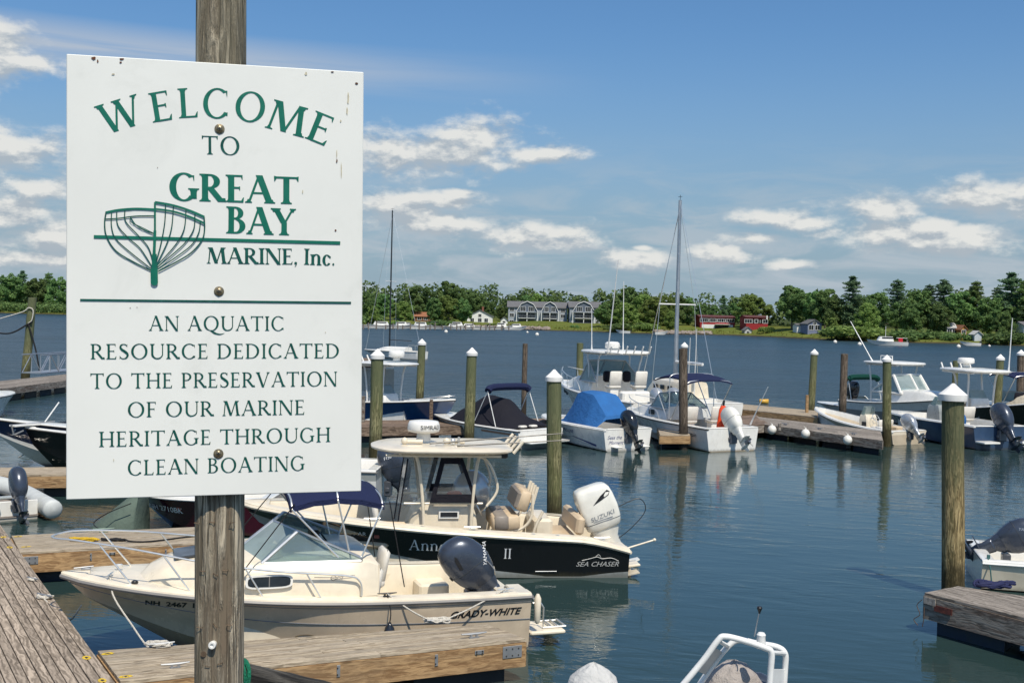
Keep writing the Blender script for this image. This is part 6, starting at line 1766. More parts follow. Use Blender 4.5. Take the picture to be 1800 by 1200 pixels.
# dark mast sailboat far out
t, h = simple(742, 632, 640, 614, 7.0, 2.3, 'sailboat', 'white sailboat with thin dark mast beyond the dock', gel_white, True, .75, tf=.3, rake=1.0)
def mast(t, h, pxm, pytop, xm, r, mat, spread=True, fore=True, furl=False, boom=True):
    Mw = t.matrix_world.copy() if False else Matrix.LocRotScale(t.location, t.rotation_euler, t.scale) if False else t.matrix_basis
    base = Mw @ Vector((xm, 0, 0)); top = atd(pxm, pytop, base.y); H = top.z
    g = G(); g.tube([(xm, 0, h.zs), (xm, 0, H)], [r, r * .75], 8); g.build('mast', mat, t)
    rg = G(); wr = .012
    rg.tube([(xm, 0, H), (.15, 0, h.zs + .1)], wr, 4)
    for sd in (1, -1):
        if spread: rg.tube([(xm, 0, H * .98), (xm, sd * .9, H * .52), (xm, sd * h.B * .48, h.zs)], wr, 4)
        else: rg.tube([(xm, 0, H * .98), (xm, sd * h.B * .48, h.zs)], wr, 4)
    rg.build('rigging', steel, t)
    g = G(); g.tube([(h.L - .2, 0, h.zb), (xm, 0, H * .96)], .05 if furl else .02, 6); g.build('furled_jib' if furl else 'forestay', gel_white if furl else steel, t)
    if spread: g = G(); g.tube([(xm, -.95, H * .52), (xm, .95, H * .52)], .035, 6); g.build('spreader', alu_white, t)
    if boom: g = G(); g.tube([(xm, 0, h.zs + 1.1), (xm - 2.6, 0, h.zs + 1.05)], .05, 6); g.build('boom', mat, t)
    g = G(); g.tube([(xm, 0, H), (xm, 0, H + .25)], .012, 4); g.tube([(xm - .2, 0, H + .15), (xm + .2, 0, H + .18)], .01, 4); g.build('wind_vane', black_pl, t)
mast(t, h, 690, 370, 3.9, .09, cowl_black)
trunk(t, h, 1.6, 5.2, 1.15, .6, slope=.4)
g = G(); g.tube([(0.2, 1, .8), (.2, 1, 1.4), (1.0, 1, 1.4), (1.0, 1, .8)], .02, 5); g.tube([(0.2, -1, .8), (.2, -1, 1.4), (.2, 1, 1.4)], .02, 5); g.build('stern_rail', steel, t)
g = G(); g.box((.1, .5, 1.35), (.15, .3, .4), ch=.05); g.build('stern_box', gel_white, t)
# big express cruiser with hardtop and twin outboards
t, h = simple(1160, 752, 990, 668, 9.2, 3.0, 'express_cruiser', 'large white express cruiser with hardtop and twin outboards', gel_white, True, 1.05, tf=.60, sole=.55, rake=1.3, gw=.25, rub=rub_grey)
trunk(t, h, 4.3, 7.9, h.sz(.6) + .75, .72, slope=.75)
tpz = h.sz(.5) + .55
windshield(t, 5.6, 3.6, 1.05, 1.15, tpz, .95, lean=.75, r=.03)
ttop(t, 2.7, 5.5, 2.6, tpz + 1.30, tpz - .2, 4.1, wc=1.05, pr=.035, th=.12, lean=.1, edge=.3)
for k in range(6): g = G(); g.tube([(2.72, -1.0 + k * .4, tpz + 1.33), (2.55, -1.0 + k * .4, tpz + 1.65)], .035, 6); g.build('rod_holder', gel_white, t)
g = G(); g.lathe([(.30, 0), (.34, .05), (.34, .22), (.26, .3), (.02, .32)], 16, (4.3, 0, tpz + 1.5)); g.build('radar_dome', gel_white, t)
antenna(t, (4.9, -.9, tpz + 1.4), (5.0, -.9, tpz + 4.6), .022); antenna(t, (4.6, .9, tpz + 1.4), (4.7, .9, tpz + 3.3), .022); antenna(t, (2.9, 1.0, tpz + 1.4), (2.0, 1.1, tpz + 5.4), .03); antenna(t, (2.9, 1.1, tpz + 1.4), (1.4, 1.1, tpz + 1.35), .03)
seat(t, 3.0, .65, 1.55, .6, .5, .7, white_v, 1); seat(t, 3.0, -.65, 1.55, .6, .5, .7, white_v, 1)
g = G(); g.box((2.2, 0, 1.0), (.5, 1.4, .8), ch=.08); g.build('bait_station', gel_white, t)
for sd in (1, -1):
    pts = [h.P(x_ / h.L, 1, sd) + Vector((0, -sd * .1, u)) for x_, u in ((4.8, .1), (5.3, .5), (6.8, .6), (8.2, .65), (9.0, .7))]
    g = G(); g.tube(curve(pts, 5), .02, 6); g.build('bow_rail', steel, t)
    for x_ in (5.6, 6.6, 7.6, 8.5): g = G(); q = h.P(x_ / h.L, 1, sd); g.tube([q + Vector((0, -sd * .1, .05)), q + Vector((.1, -sd * .1, .6))], .016, 5); g.build('rail_stanchion', steel, t)
for x_ in (6.9, 7.6): g = G(); q = h.at(x_, h.sz(x_ / 9.2) - .25, 1, .01); g.lathe([(.13, -.01), (.13, .01), (.001, .012)], 14); Rr = Matrix.Rotation(-pi / 2, 3, 'X'); g.v = [tuple(Rr @ Vector(v) + q) for v in g.v]; g.build('porthole', glass_win, t)
outboard(t, -.1, .42, .75, 5, 1.1, cowl_silver); outboard(t, -.1, -.42, .75, 5, 1.1, cowl_silver)
g = G(); g.box((4.6, .9, tpz + .15), (.3, .2, .12), ch=.03); g.build('yellow_bag', yel, t)
for y_ in (.5, -.5): g = G(); g.box((3.8, y_, tpz + .25), (.3, .35, .5), ch=.08); g.build('dark_jacket', black_c, t)
# blue canvas skiff
t, h = simple(1103, 792, 958, 728, 5.6, 2.15, 'blue_cover_boat', 'white skiff under a bright blue canvas with black outboard', gel_white, True, .74, tf=.72, sole=.3, rub=gel_white)
g = G(); rows = []
for (x_, w_, z_) in ((.55, .78, .30), (.60, .75, .42), (1.35, .72, 1.02), (1.5, .70, 1.10), (2.3, .66, 1.16), (2.6, .62, 1.06), (3.0, .60, .55), (3.35, .62, .12)):
    rows.append([Vector((x_ + .1 * (abs(y_) > .9), y_ * w_, h.sz(x_ / 5.6) + .04 + (z_ * (1 if abs(y_) < .75 else (.75 if abs(y_) < .9 else 0.02))) - .06 * abs(y_))) for y_ in (1.25, .88, .7, .4, 0, -.4, -.7, -.88, -1.25)])
g.grid(rows); g.build('canvas_cover', blue_c, t, smooth=25)
g = G(); g.poly([h.P(tt, v, 1, .006) for tt, v in ((.10, .22), (.36, .42), (.44, .32), (.30, .34), (.62, .50), (.80, .60), (.80, .48), (.5, .38), (.30, .20), (.10, .12))]); g.build('flash_stripe', letter_navy, t, smooth=0)
hull_text(h, t, 'PRO-LINE', 2.7, .45, .13, letter_navy, 1, .3)
def transom_text(h, t, s, y, z, hgt, mat, shear=.2, x=-.006):
    vs, fs, w = text_mesh(s, shear); g = G(); g.add([(x, y + u * hgt * -1, z + v * hgt) for u, v in vs], fs); g.build('lettering', mat, t, smooth=0)
transom_text(h, t, 'Seas the', .85, .42, .13, letter_navy, .4); transom_text(h, t, 'Moment', .80, .24, .13, letter_navy, .4)
for y_ in (.55, -.6): g = G(); g.box((-.15, y_, .16), (.3, .3, .05), ch=.02); g.build('swim_platform', gel_white, t)
outboard(t, .0, 0, .52, 28, .98, cowl_black)
# beige walkaround with navy bimini and white outboard
t, h = simple(1287, 793, 1106, 716, 6.8, 2.4, 'walkaround_boat', 'white walkaround boat with navy bimini, orange life vest and white outboard', gel_white, True, .80, tf=.52, sole=.35, mlow=gel_cream_hull, vb=lambda t: .55 * t)
trunk(t, h, 2.9, 5.9, h.sz(.5) + .50, .72, slope=.6)
windshield(t, 4.2, 2.8, .80, .92, h.sz(.55) + .42, .55, lean=.5, r=.022)
bimini(t, 1.4, 3.6, 2.0, 2.62, h.sz(.4) + .1, 2.5, navy_c, sag=.2, pr=.02)
seat(t, 1.9, .55, .90, .5, .45, .55, white_v, 1); seat(t, 1.9, -.55, .90, .5, .45, .55, white_v, 1)
g = G(); g.box((3.9, .845, h.sz(.55) + .22), (.34, .03, .18)); g.build('cabin_window', glass_win, t, smooth=0)
for sd in (1, -1):
    pts = [h.P(x_ / h.L, 1, sd) + Vector((0, -sd * .08, u)) for x_, u in ((3.0, .08), (3.3, .38), (4.6, .45), (5.8, .5), (6.6, .55))]
    g = G(); g.tube(curve(pts, 5), .016, 6); g.build('bow_rail', steel, t)
    for x_ in (3.6, 4.6, 5.6): g = G(); q = h.P(x_ / h.L, 1, sd); g.tube([q + Vector((0, -sd * .08, .05)), q + Vector((.08, -sd * .08, .45))], .013, 5); g.build('rail_stanchion', steel, t)
hull_text(h, t, 'Seas Curtain', 1.75, .46, .16, letter_black, 1, .2)
outboard(t, .05, 0, .55, 38, 1.12, cowl_white)
cp = Matrix.LocRotScale(t.location, t.rotation_euler, None)
p_ = t.matrix_basis @ Vector((.75, -.35, 0))
lv = thing('life_vest', 'bright orange life vest hanging over the transom of the bimini boat', 'life vest', atd(1269, 737, p_.y))
g = G()
g.loft([[(.17 * k * cos(a) + dx, .10 * k * sin(a), z) for a in [2 * pi * i / 14 for i in range(14)]] for z, k, dx in ((-.62, .9, -.02), (-.5, 1.15, -.02), (-.2, 1.1, 0), (.1, .95, .02), (.35, .85, .03), (.50, .45, .03))]); g.build('vest_body', orange_f, lv, smooth=60)
g = G(); g.tube([(.04, 0, .45), (.06, 0, .68)], .04, 6); g.build('vest_hook', black_pl, lv); g = G(); g.tube([(-.02, -.11, .3), (-.03, -.13, -.4)], .012, 4); g.build('vest_seam', M('seam_dark_orange', (.45, .03, .01), .6), lv)
antenna(t, (.3, -1.0, .9), (-.5, -1.1, 2.3), .025)
# tall sailboat
t, h = simple(1262, 748, 1122, 704, 8.5, 2.6, 'sailboat', 'sailboat with the tallest mast and white cabin behind the brown pile', gel_white, True, .95, tf=.25, rake=1.2)
trunk(t, h, 2.4, 6.4, 1.75, .62, slope=.35, mat=gel_cream)
for x_ in (3.2, 4.0, 4.8): g = G(); g.box((x_, h.hb(x_ / 8.5) * .62 + .01, 1.42), (.42, .05, .22), ch=.02); g.build('cabin_window', glass_win, t)
mast(t, h, 1193, 352, 4.3, .11, alu, furl=False, boom=False)
g = G(); g.tube([(4.3, 0, 2.6), (1.6, 0, 2.6)], .07, 8); g.build('boom', alu_white, t)
for x_, hh in ((1.0, 3.8), (1.8, 3.4), (.4, 4.2)): antenna(t, (x_, 1.0, 1.0), (x_ - .1, 1.0, hh), .02)
# more masts/antennas visible right of the pile
# cream skiff
t, h = simple(1597, 781, 1433, 716, 5.2, 1.95, 'cream_skiff', 'cream open skiff with small console beside the grey dock', gel_cream, True, .50, tf=.93, sole=.22, gw=.12, mlow=M('skiff_side_tan', (.52, .44, .33), .4), vb=lambda t: .75, rub=gel_white)
console(t, 2.1, .6, .55, .22, .75, mat=gel_cream); seat(t, 1.4, 0, .5, .8, .4, .35, white_v, 1)
for y_ in (.2, -.2): g = G(); g.box((1.0, y_ * 2, .45), (.35, .35, .3), ch=.04); g.build('cooler', gel_white if y_ > 0 else tan_v, t)
g = G(); g.box((2.05, .31, .55), (.22, .02, .28)); g.build('console_door', dark_panel, t, smooth=0)
outboard(t, -.03, 0, .42, 40, .85, MATS['engine_cowl_silver'])
# navy/white walkaround with dark outboard
t, h = simple(1757, 790, 1566, 722, 7.0, 2.5, 'navy_hull_boat', 'slate navy hulled boat with white deck and big dark outboard at right', gel_navy2, True, .86, tf=.78, sole=.4, mdeck=gel_white, gw=.2, rub=gel_white)
console(t, 3.4, .9, 1.0, .4, 1.0, mat=gel_grey); seat(t, 2.3, 0, .95, .95, .45, .5, white_v, 1)
g = G(); g.tube([(1.3, .95, .95), (1.9, .95, 1.9)], .05, 6); g.build('boat_pole', gel_white, t)
for y_ in (.75, -.75): g = G(); g.box((-.28, y_, .30), (.55, .7, .08), ch=.02); g.build('swim_platform', gel_white, t)
g = G(); g.box((.45, 0, .80), (.5, 2.0, .14), ch=.03); g.build('transom_bench', gel_white, t)
g = G(); g.ell((1.5, .5, .95), (.10, .14, .25), 10, 6); g.build('blue_bag', blue_c, t)
cw, decal, word, tf_ = outboard(t, -.05, 0, .62, 32, 1.25, cowl_grey)
decal([(-.20, .30), (-.24, .30), (-.30, .85), (-.26, .85)], alu, 'cowl_stripe')
# pilothouse boat, bow right, dark outboard at left
t, h = simple(1506, 733, 1700, 700, 7.2, 2.5, 'pilothouse_boat', 'white pilothouse boat with hardtop and dark outboard on its left end', gel_white, False, .85, tf=.45, sole=.4, mlow=M('taupe_side', (.30, .27, .24), .4), vb=lambda t: .55)
trunk(t, h, 3.4, 6.4, h.sz(.6) + .55, .74, slope=.45)
windshield(t, 4.2, 2.2, .85, .95, h.sz(.5) + .45, .85, lean=.7, r=.05, fr=gel_white)
ttop(t, 1.3, 3.9, 2.1, 2.75, .9, 2.4, wc=.9, pr=.04, mat=gel_white, th=.10)
antenna(t, (2.0, -.8, 2.8), (.3, -.8, 4.7), .03); g = G(); g.tube([(1.6, 0, 2.85), (1.6, 0, 3.1), (2.4, 0, 3.1), (2.4, 0, 2.85)], .03, 5); g.build('roof_rack', gel_white, t)
outboard(t, -.1, 0, .80, 5, 1.1, cowl_black)
# green bimini open boat
t, h = simple(1585, 742, 1438, 712, 5.6, 2.1, 'green_bimini_boat', 'small white boat with folded green bimini behind the cream skiff', gel_white, True, .55, tf=.6, sole=.3)
g = G(); g.tube(curve([(2.5, 1.0, 1.85), (2.5, .7, 1.98), (2.5, -.7, 1.98), (2.5, -1.0, 1.85)], 4), .14, 8); g.build('rolled_bimini', green_c, t)
for sd in (1, -1): g = G(); g.tube([(2.2, sd * 1.0, .6), (2.5, sd * .98, 1.85)], .018, 5); g.build('bimini_bow', alu_white, t)
windshield(t, 3.4, 2.6, .7, .8, .62, .4, lean=.3)
g = G(); g.box((1.5, 0, .75), (.5, .5, .4), ch=.05); g.build('engine_box', gel_white, t)
# black hull boat with radar and T-top
t, h = simple(1655, 748, 1850, 708, 8.2, 2.7, 'black_hull_boat', 'dark hulled boat with radar dome on a white top behind the near pile', gel_black, False, .95, tf=.6, sole=.4, mdeck=gel_white, mlow=gel_black, vb=lambda t: .1)
ttop(t, 1.2, 4.2, 2.2, 2.65, .5, 2.7, wc=.6, pr=.045, mat=gel_white, th=.1); radar(t, (1.9, 0, 2.95), .36, .26)
console(t, 2.7, .9, 1.0, .4, 1.1)
for k in range(4): g = G(); g.tube([(1.22, -.7 + k * .45, 2.7), (1.05, -.7 + k * .45, 2.95)], .035, 6); g.build('rod_holder', gel_white, t)
antenna(t, (3.9, .8, 2.7), (4.05, .8, 5.0), .03)
# navy bimini runabout and beige cover at right edge
t, h = simple(1850, 752, 1722, 712, 6.4, 2.3, 'bimini_runabout', 'white runabout with navy bimini at the right edge', gel_white, True, .8, tf=.5, mdeck=gel_white)
bimini(t, 1.6, 4.0, 1.9, 2.45, .9, 2.8, navy_c, sag=.12, pr=.02); windshield(t, 4.0, 2.9, .75, .85, .95, .5, lean=.4, r=.02); seat(t, 2.2, .5, 1.0, .5, .45, .5, black_c, 1); seat(t, 2.2, -.5, 1.0, .5, .45, .5, black_c, 1)
t, h = simple(1870, 783, 1752, 735, 6.0, 2.3, 'beige_cover_boat', 'boat under a rumpled beige canvas at the right edge', gel_white, True, .8, tf=.6)
g = G(); rows = []
for i in range(10):
    f = i / 9; x_ = .5 + 4.6 * f
    rows.append([Vector((x_, y_ * h.hb(x_ / h.L) * .97, h.sz(x_ / h.L) + .04 + (.15 + .85 * sin(pi * f) ** .7) * (1 - abs(y_) ** 1.3) + .06 * sin(x_ * 7 + y_ * 5))) for y_ in (1, .75, .5, .25, 0, -.25, -.5, -.75, -1)])
g.grid(rows); g.build('canvas_cover', beige_c, t, smooth=60)
# boat behind the lower right dock, engine tilted up
Mx = Matrix.Translation(at(1752, 1046, 0) + Vector((.1, 1.25, 0))) @ Matrix.Rotation(radians(-14), 4, 'Z')
t = thing('stern_boat', 'cream boat stern with raised dark outboard behind the lower right dock', 'boat', mat=Mx)
h = Hull(5.5, 2.1, .50, .8, sole=.2); build_hull(h, t, gel_cream, mdeck=gel_white, tf=.6, rub=gel_white)
cw, decal, word, tf_ = outboard(t, .62, .1, .42, 60, .90, cowl_grey, side=-1)
word('YAMAHA', -.45, .40, .06, 60, alu, .2, 1.0)
g = G(); g.box((.12, -.82, .55), (.05, .05, .12)); g.tube([(.10, -.92, .56), (.12, -1.06, .4), (.14, -1.08, .2)], .012, 5); g.build('stern_strap', M('teal_strap', (.03, .10, .10), .7), t)

def drape(cx, cy, prof, seed, n=40, sub_=5):
    secs = []
    for i in range(len(prof) - 1):
        (z0, a0, b0), (z1, a1, b1) = prof[i], prof[i + 1]
        for k in range(sub_ + (i == len(prof) - 2)):
            f = k / sub_; z, ra, rb = z0 + (z1 - z0) * f, a0 + (a1 - a0) * f, b0 + (b1 - b0) * f
            dep = min(1, max(0, (prof[-1][0] - z) * 3)); sec = []
            for j in range(n):
                a = 2 * pi * j / n
                w = 1 + dep * (.05 * sin(5 * a + seed + 3 * z) + .035 * sin(9 * a - 6 * z + seed * 2)) + .10 * mnoise.noise(Vector((cos(a) * 1.6 + seed, sin(a) * 1.6, z * 3)))
                sec.append((cx + ra * w * cos(a), cy + rb * w * sin(a), z + .02 * mnoise.noise(Vector((cos(a) * 3, sin(a) * 3 + seed, z * 4)))))
            secs.append(sec)
    return secs
# inflatable with white roll bar at the bottom edge
pA = atd(1275, 1122, 10.9); zA = pA.z
Mx = Matrix.Translation(Vector((at(1290, 1330, 0).x, 11.2, 0))) @ Matrix.Rotation(radians(188), 4, 'Z')
rb = thing('rib_boat', 'inflatable boat with white roll bar at the bottom edge of the photo', 'boat', mat=Mx)
Mi_ = Mx.inverted()
def rp(px, py, Y): return Mi_ @ atd(px, py, Y)
F0 = [rp(1190, 1215, 10.9), rp(1236, 1160, 10.9), rp(1262, 1125, 10.9), rp(1275, 1118, 10.9), rp(1310, 1126, 10.9), rp(1345, 1138, 10.9), rp(1356, 1146, 10.9), rp(1355, 1175, 10.9), rp(1351, 1230, 10.9)]
F1 = [rp(1215, 1222, 11.3), rp(1250, 1172, 11.3), rp(1280, 1135, 11.3), rp(1300, 1124, 11.3), rp(1330, 1130, 11.3), rp(1365, 1136, 11.3), rp(1380, 1148, 11.3), rp(1380, 1175, 11.3), rp(1376, 1235, 11.3)]
F1[0] = rp(1222, 1215, 11.3)
for F_ in (F0, F1): g = G(); g.tube(curve(F_, 6), .030, 10); g.build('roll_bar', alu_white, rb)
g = G(); solid_ = [F0[7], F1[7], F1[8], F0[8]]
g.add(solid_ + [p + Vector((0, .01, 0)) for p in solid_], [(0, 1, 2, 3), (7, 6, 5, 4), (0, 4, 5, 1), (2, 6, 7, 3)]); g.build('roll_bar_plate', alu_white, rb)
g = G(); q_ = [F0[1].lerp(F0[2], .7), F1[1].lerp(F1[2], .7), F1[1].lerp(F1[0], .3), F0[1].lerp(F0[0], .3)]; g.add(q_ + [p + Vector((.01, 0, .0)) for p in q_], [(0, 1, 2, 3), (7, 6, 5, 4)]); g.build('roll_bar_plate', M('brushed_panel', (.42, .43, .42), .4), rb)
for P0, P1 in ((F0[2], F1[2]), (F0[6], F1[6])): g = G(); g.tube([P0, P1], .022, 8); g.build('roll_bar_tie', alu_white, rb)
tp_ = (F0[4].lerp(F0[5], .5) + F1[4].lerp(F1[5], .5)) / 2
g = G(); g.lathe([(.05, -.03), (.045, .03), (.04, .08), (.045, .10), (.03, .12), (.001, .125)], 14, tuple(tp_)); g.build('antenna_mount', alu_white, rb)
s0, s1 = rp(1326, 1118, 11.1), rp(1335, 1074, 11.1); g = G(); g.tube([s0, s1], .006, 6); g.build('light_staff', alu, rb)
g = G(); g.lathe([(.008, -.02), (.014, .0), (.026, .03), (.028, .035), (.02, .05), (.001, .052)], 12, tuple(s1)); g.build('stern_light', black_pl, rb)
for sd in (1, -1): g = G(); g.tube(curve([(-.5, sd * .85, .30), (.5, sd * .85, .32), (2.4, sd * .80, .36), (3.1, sd * .5, .48), (3.5, 0, .58)], 6), .24, 14); g.build('side_tube', hypalon, rb, smooth=70)
g = G(); g.box((1.2, 0, .15), (3.2, 1.4, .08)); g.build('floor_board', gel_grey, rb)
g = G(); cpt = rp(1290, 1195, 11.5)
g.loft(drape(cpt.x, cpt.y, [(z, kx * .30, ky * .24) for z, kx, ky in ((.2, 1.25, 1.2), (.8, 1.2, 1.15), (cpt.z - .04, 1.02, 1.04), (cpt.z + .08, .78, .85), (cpt.z + .17, .42, .5), (cpt.z + .20, .05, .08))], 4.4)); g.build('canvas_cover', grey_c, rb, smooth=70)
g = G(); c2_ = rp(1330, 1215, 11.7); g.loft([[(c2_.x + k * .22 * cos(a), c2_.y + k * .16 * sin(a), z) for a in [2 * pi * i / 18 for i in range(18)]] for z, k in ((.5, 1.2), (c2_.z, 1.1), (c2_.z + .14, .8), (c2_.z + .2, .2))]); g.build('outboard_cowl', cowl_grey, rb, smooth=70)
# small grey covered engine beside it
q = atd(1045, 1166, 11.6); t = thing('covered_console', 'small light grey canvas covered console at the bottom edge', 'cover', (q.x, q.y, 0))
g = G(); g.loft(drape(0, 0, [(z, k * .27, k * .25) for z, k in ((-.02, 1.3), (.5, 1.25), (q.z - .28, 1.02), (q.z - .15, .86), (q.z - .07, .55), (q.z - .01, .22), (q.z + .01, .03))], 2.1)); g.build('canvas_cover', M('pale_grey_canvas', (.50, .50, .49), .9, bump=.8, bscale=8, spec=.15), t, smooth=70)
g = G(); g.tube([(.27 * cos(a) * 1.2, .25 * sin(a) * 1.2, q.z - .40) for a in [2 * pi * i / 24 for i in range(25)]], .012, 5); g.build('cover_cord', rope_w, t)

# ------------------------------------------------------------------ far out on the river
def far_boat(px, py, L, lab, ang, cabin=True, mat=None, nm='motorboat', group=None, sc=1.0, top=False):
    p = at(px, py, 0); t = thing(nm, lab, 'boat', (p.x, p.y, 0), ang, group=group)
    h = Hull(L, L * .32, .7 * sc, 1.1 * sc, sole=.3); T = stations(10)
    g = G()
    for sd in (1, -1): g.grid([[h.P(tt, v, sd) for v in (-.3, .3, 1)] for tt in T])
    a = [h.P(0, v, 1) for v in (0, 1)]; g.grid([a, [Vector((q.x, -q.y, q.z)) for q in a]]); g.build('hull', mat or gel_white, t)
    g = G(); g.grid([[h.P(tt, 1, 1), h.P(tt, 1, -1)] for tt in T]); g.build('deck', gel_white, t)
    if cabin:
        g = G(); g.loft([csec(.8 * sc, L * .35, L * .75, L * .11, .05), csec(1.7 * sc, L * .38, L * .68, L * .10, .05)]); g.build('cabin', gel_white, t)
        g = G(); g.box((L * .51, 0, 1.45 * sc), (L * .27, L * .212, .3 * sc)); g.build('cabin_window', glass_win, t, smooth=0)
    if top:
        g = G(); g.box((L * .3, 0, 2.3 * sc), (L * .3, L * .25, .1)); g.build('canopy', navy_c, t, smooth=0)
    g = G(); g.box((-.2, 0, .8 * sc), (.35, .3, .7)); g.build('outboard_engine', cowl_black, t)
    return t
cr = far_boat(1594, 608, 8.6, 'moored white lobster style cruiser off the right hand shore', radians(176), sc=1.15, nm='moored_cruiser')
g = G(); g.tube([(4.6, 0, 1.8), (4.6, 0, 4.2)], .05, 5); g.build('mast', alu_white, cr); g = G(); g.box((1.4, 0, 1.3), (.8, .8, .9)); g.build('red_gear', red_pl, cr)
g = G(); g.tube([(0.3, 1.2, .8), (.3, 1.2, 1.7), (2.6, 1.2, 1.7)], .04, 4); g.build('stern_rail', alu_white, cr)
far_boat(1722, 608, 5.0, 'small white skiff moored near the right shore', radians(185), cabin=False)
far_boat(1108, 586, 4.5, 'tiny white skiff pulled up below the bushes', radians(170), cabin=False)
far_boat(1150, 588, 4.5, 'tiny white skiff by the rocky slipway', radians(20), cabin=False)
mr = [(648, .1), (662, 3.0), (679, .3), (690, 3.3), (706, 2.9), (722, .2), (738, 3.2), (748, .1), (762, 2.8), (777, .2), (790, 3.1), (803, .4), (815, 3.0), (829, .2), (845, 3.2), (858, .1), (870, 2.9), (885, .3)]
R = random.Random(12)
colw = ['first', 'second', 'third', 'fourth', 'fifth', 'sixth', 'seventh', 'eighth', 'ninth', 'tenth', 'eleventh', 'twelfth', 'thirteenth', 'fourteenth', 'fifteenth', 'sixteenth', 'seventeenth', 'last']
for i, (px, a) in enumerate(mr):
    far_boat(px, 576.5 + (px - 640) * .012 + R.uniform(-.6, .6), R.uniform(6.0, 8.5), colw[i] + ' white boat from the left in the far marina row', a, cabin=i % 3 != 1, group='white boats in the far marina', top=i % 5 == 2, sc=R.uniform(.9, 1.25))
# far marina pier with posts
a, b = at(636, 574.5, .6), at(900, 577.5, .6); Lp = (b - a).length
t = thing('far_pier', 'low pier behind the row of boats at the far marina', 'pier', (a.x, a.y, 0), atan2(b.y - a.y, b.x - a.x))
G().box((Lp / 2, 2, .8), (Lp, 2.2, .2)).build('pier_deck', w_grey, t, smooth=0)
for i in range(24): G().box((Lp * (i + .5 + .3 * sin(i * 5)) / 24, .8, .4 + .2 * (i % 3)), (.26, .26, 1.7 + .5 * (i % 3))).build('pier_post', w_greyf, t, smooth=0)
# white mooring buoys
for i, (px, py, lab) in enumerate(((784, 583, 'white mooring buoy before the far marina'), (944, 588, 'white mooring buoy in front of the apartments'), (1468, 601, 'white mooring buoy left one of the pair before the pines'), (1511, 605, 'white mooring buoy right one of the pair before the pines'), (1685, 609, 'white mooring buoy left of the small moored skiff'), (927, 584, 'tiny white buoy left of the one before the apartments'), (1739, 608, 'orange topped buoy at the small moored skiff'))):
    p = at(px, py, .2); t = thing('mooring_buoy', lab, 'buoy', p, group='mooring buoys on the river')
    r = .45 if i < 5 else .3; g = G(); g.ell((0, 0, 0), (r, r, r), 12, 8); g.build('float_ball', fend_w, t, smooth=80)
    g = G(); g.tube([(0, 0, r * .9), (0, 0, r * 1.25)], .06, 6); g.build('buoy_eye', orange_f if i == 6 else fend_w, t)
p = at(1343, 706, .1); t = thing('yellow_float', 'small yellow float drifting beyond the tan dock', 'float', (p.x, p.y, 0), 0.1)
g = G(); g.loft([[(x, w * cos(a), .12 + .14 * sin(a)) for a in [2 * pi * i / 10 for i in range(10)]] for x, w in ((-.26, .02), (-.16, .12), (0, .16), (.16, .12), (.26, .02))]); g.build('float_shell', M('yellow_hull', (.62, .36, .05), .5), t)
g = G(); g.ell((0, 0, .26), (.06, .05, .03), 12, 5); g.build('float_ring', black_pl, t)
# ------------------------------------------------------------------ roman capitals built from strokes
class Gl:
    def __init__(s, st, hr, ov=0.085): s.s, s.h, s.o, s.p = st, hr, ov, []
    def P(s, pts): s.p.append(pts)
    def V(s, x, y0=0.0, y1=1.0, w=None):
        w = w or s.s; s.P([(x - w / 2, y0), (x + w / 2, y0), (x + w / 2, y1), (x - w / 2, y1)])
    def D(s, x0, y0, x1, y1, w): s.P([(x0 - w / 2, y0), (x0 + w / 2, y0), (x1 + w / 2, y1), (x1 - w / 2, y1)])
    def H(s, x0, x1, y, t=None):
        t = t or s.h; s.P([(x0, y), (x1, y), (x1, y + t), (x0, y + t)])
    def F(s, x, y, up=1, w=None, ol=None, orr=None):
        w = s.s if w is None else w; ol = s.o if ol is None else ol; orr = s.o if orr is None else orr
        h = s.h
        q = [(x - w / 2 - ol, y), (x + w / 2 + orr, y), (x + w / 2 + orr, y + up * h * .55), (x + w / 2 + orr * .3, y + up * h * .9), (x + w / 2, y + up * (h + .07)),
             (x - w / 2, y + up * (h + .07)), (x - w / 2 - ol * .3, y + up * h * .9), (x - w / 2 - ol, y + up * h * .55)]
        s.P(q)
    def R(s, cx, cy, rx, ry, a0=0, a1=360, sw=None, hw=None, n=26, tilt=0):
        sw = sw or s.s * 1.08; hw = hw or s.h; prev = None
        for i in range(n + 1):
            a = radians(a0 + (a1 - a0) * i / n)
            o = (cx + rx * cos(a), cy + ry * sin(a)); q = (cx + tilt * sin(a) + (rx - sw) * cos(a), cy + (ry - hw) * sin(a))
            if prev: s.P([prev[0], o, q, prev[1]])
            prev = (o, q)
    def S(s, pts, n=7):
        c = curve([(x, y, w) for x, y, w in pts], n); prev = None
        for i, p in enumerate(c):
            a = c[max(i - 1, 0)]; b = c[min(i + 1, len(c) - 1)]
            t = Vector((b.x - a.x, b.y - a.y)).normalized(); nn = Vector((-t.y, t.x)) * p.z / 2
            cur = ((p.x + nn.x, p.y + nn.y), (p.x - nn.x, p.y - nn.y))
            if prev: s.P([prev[0], cur[0], cur[1], prev[1]])
            prev = cur
    def beak(s, x, y, d, l=.15, w=.06):
        s.P([(x, y), (x, y - d * l), (x - w * .35, y - d * l * .95), (x - w, y - d * s.h * .6), (x - w * 1.4, y)])

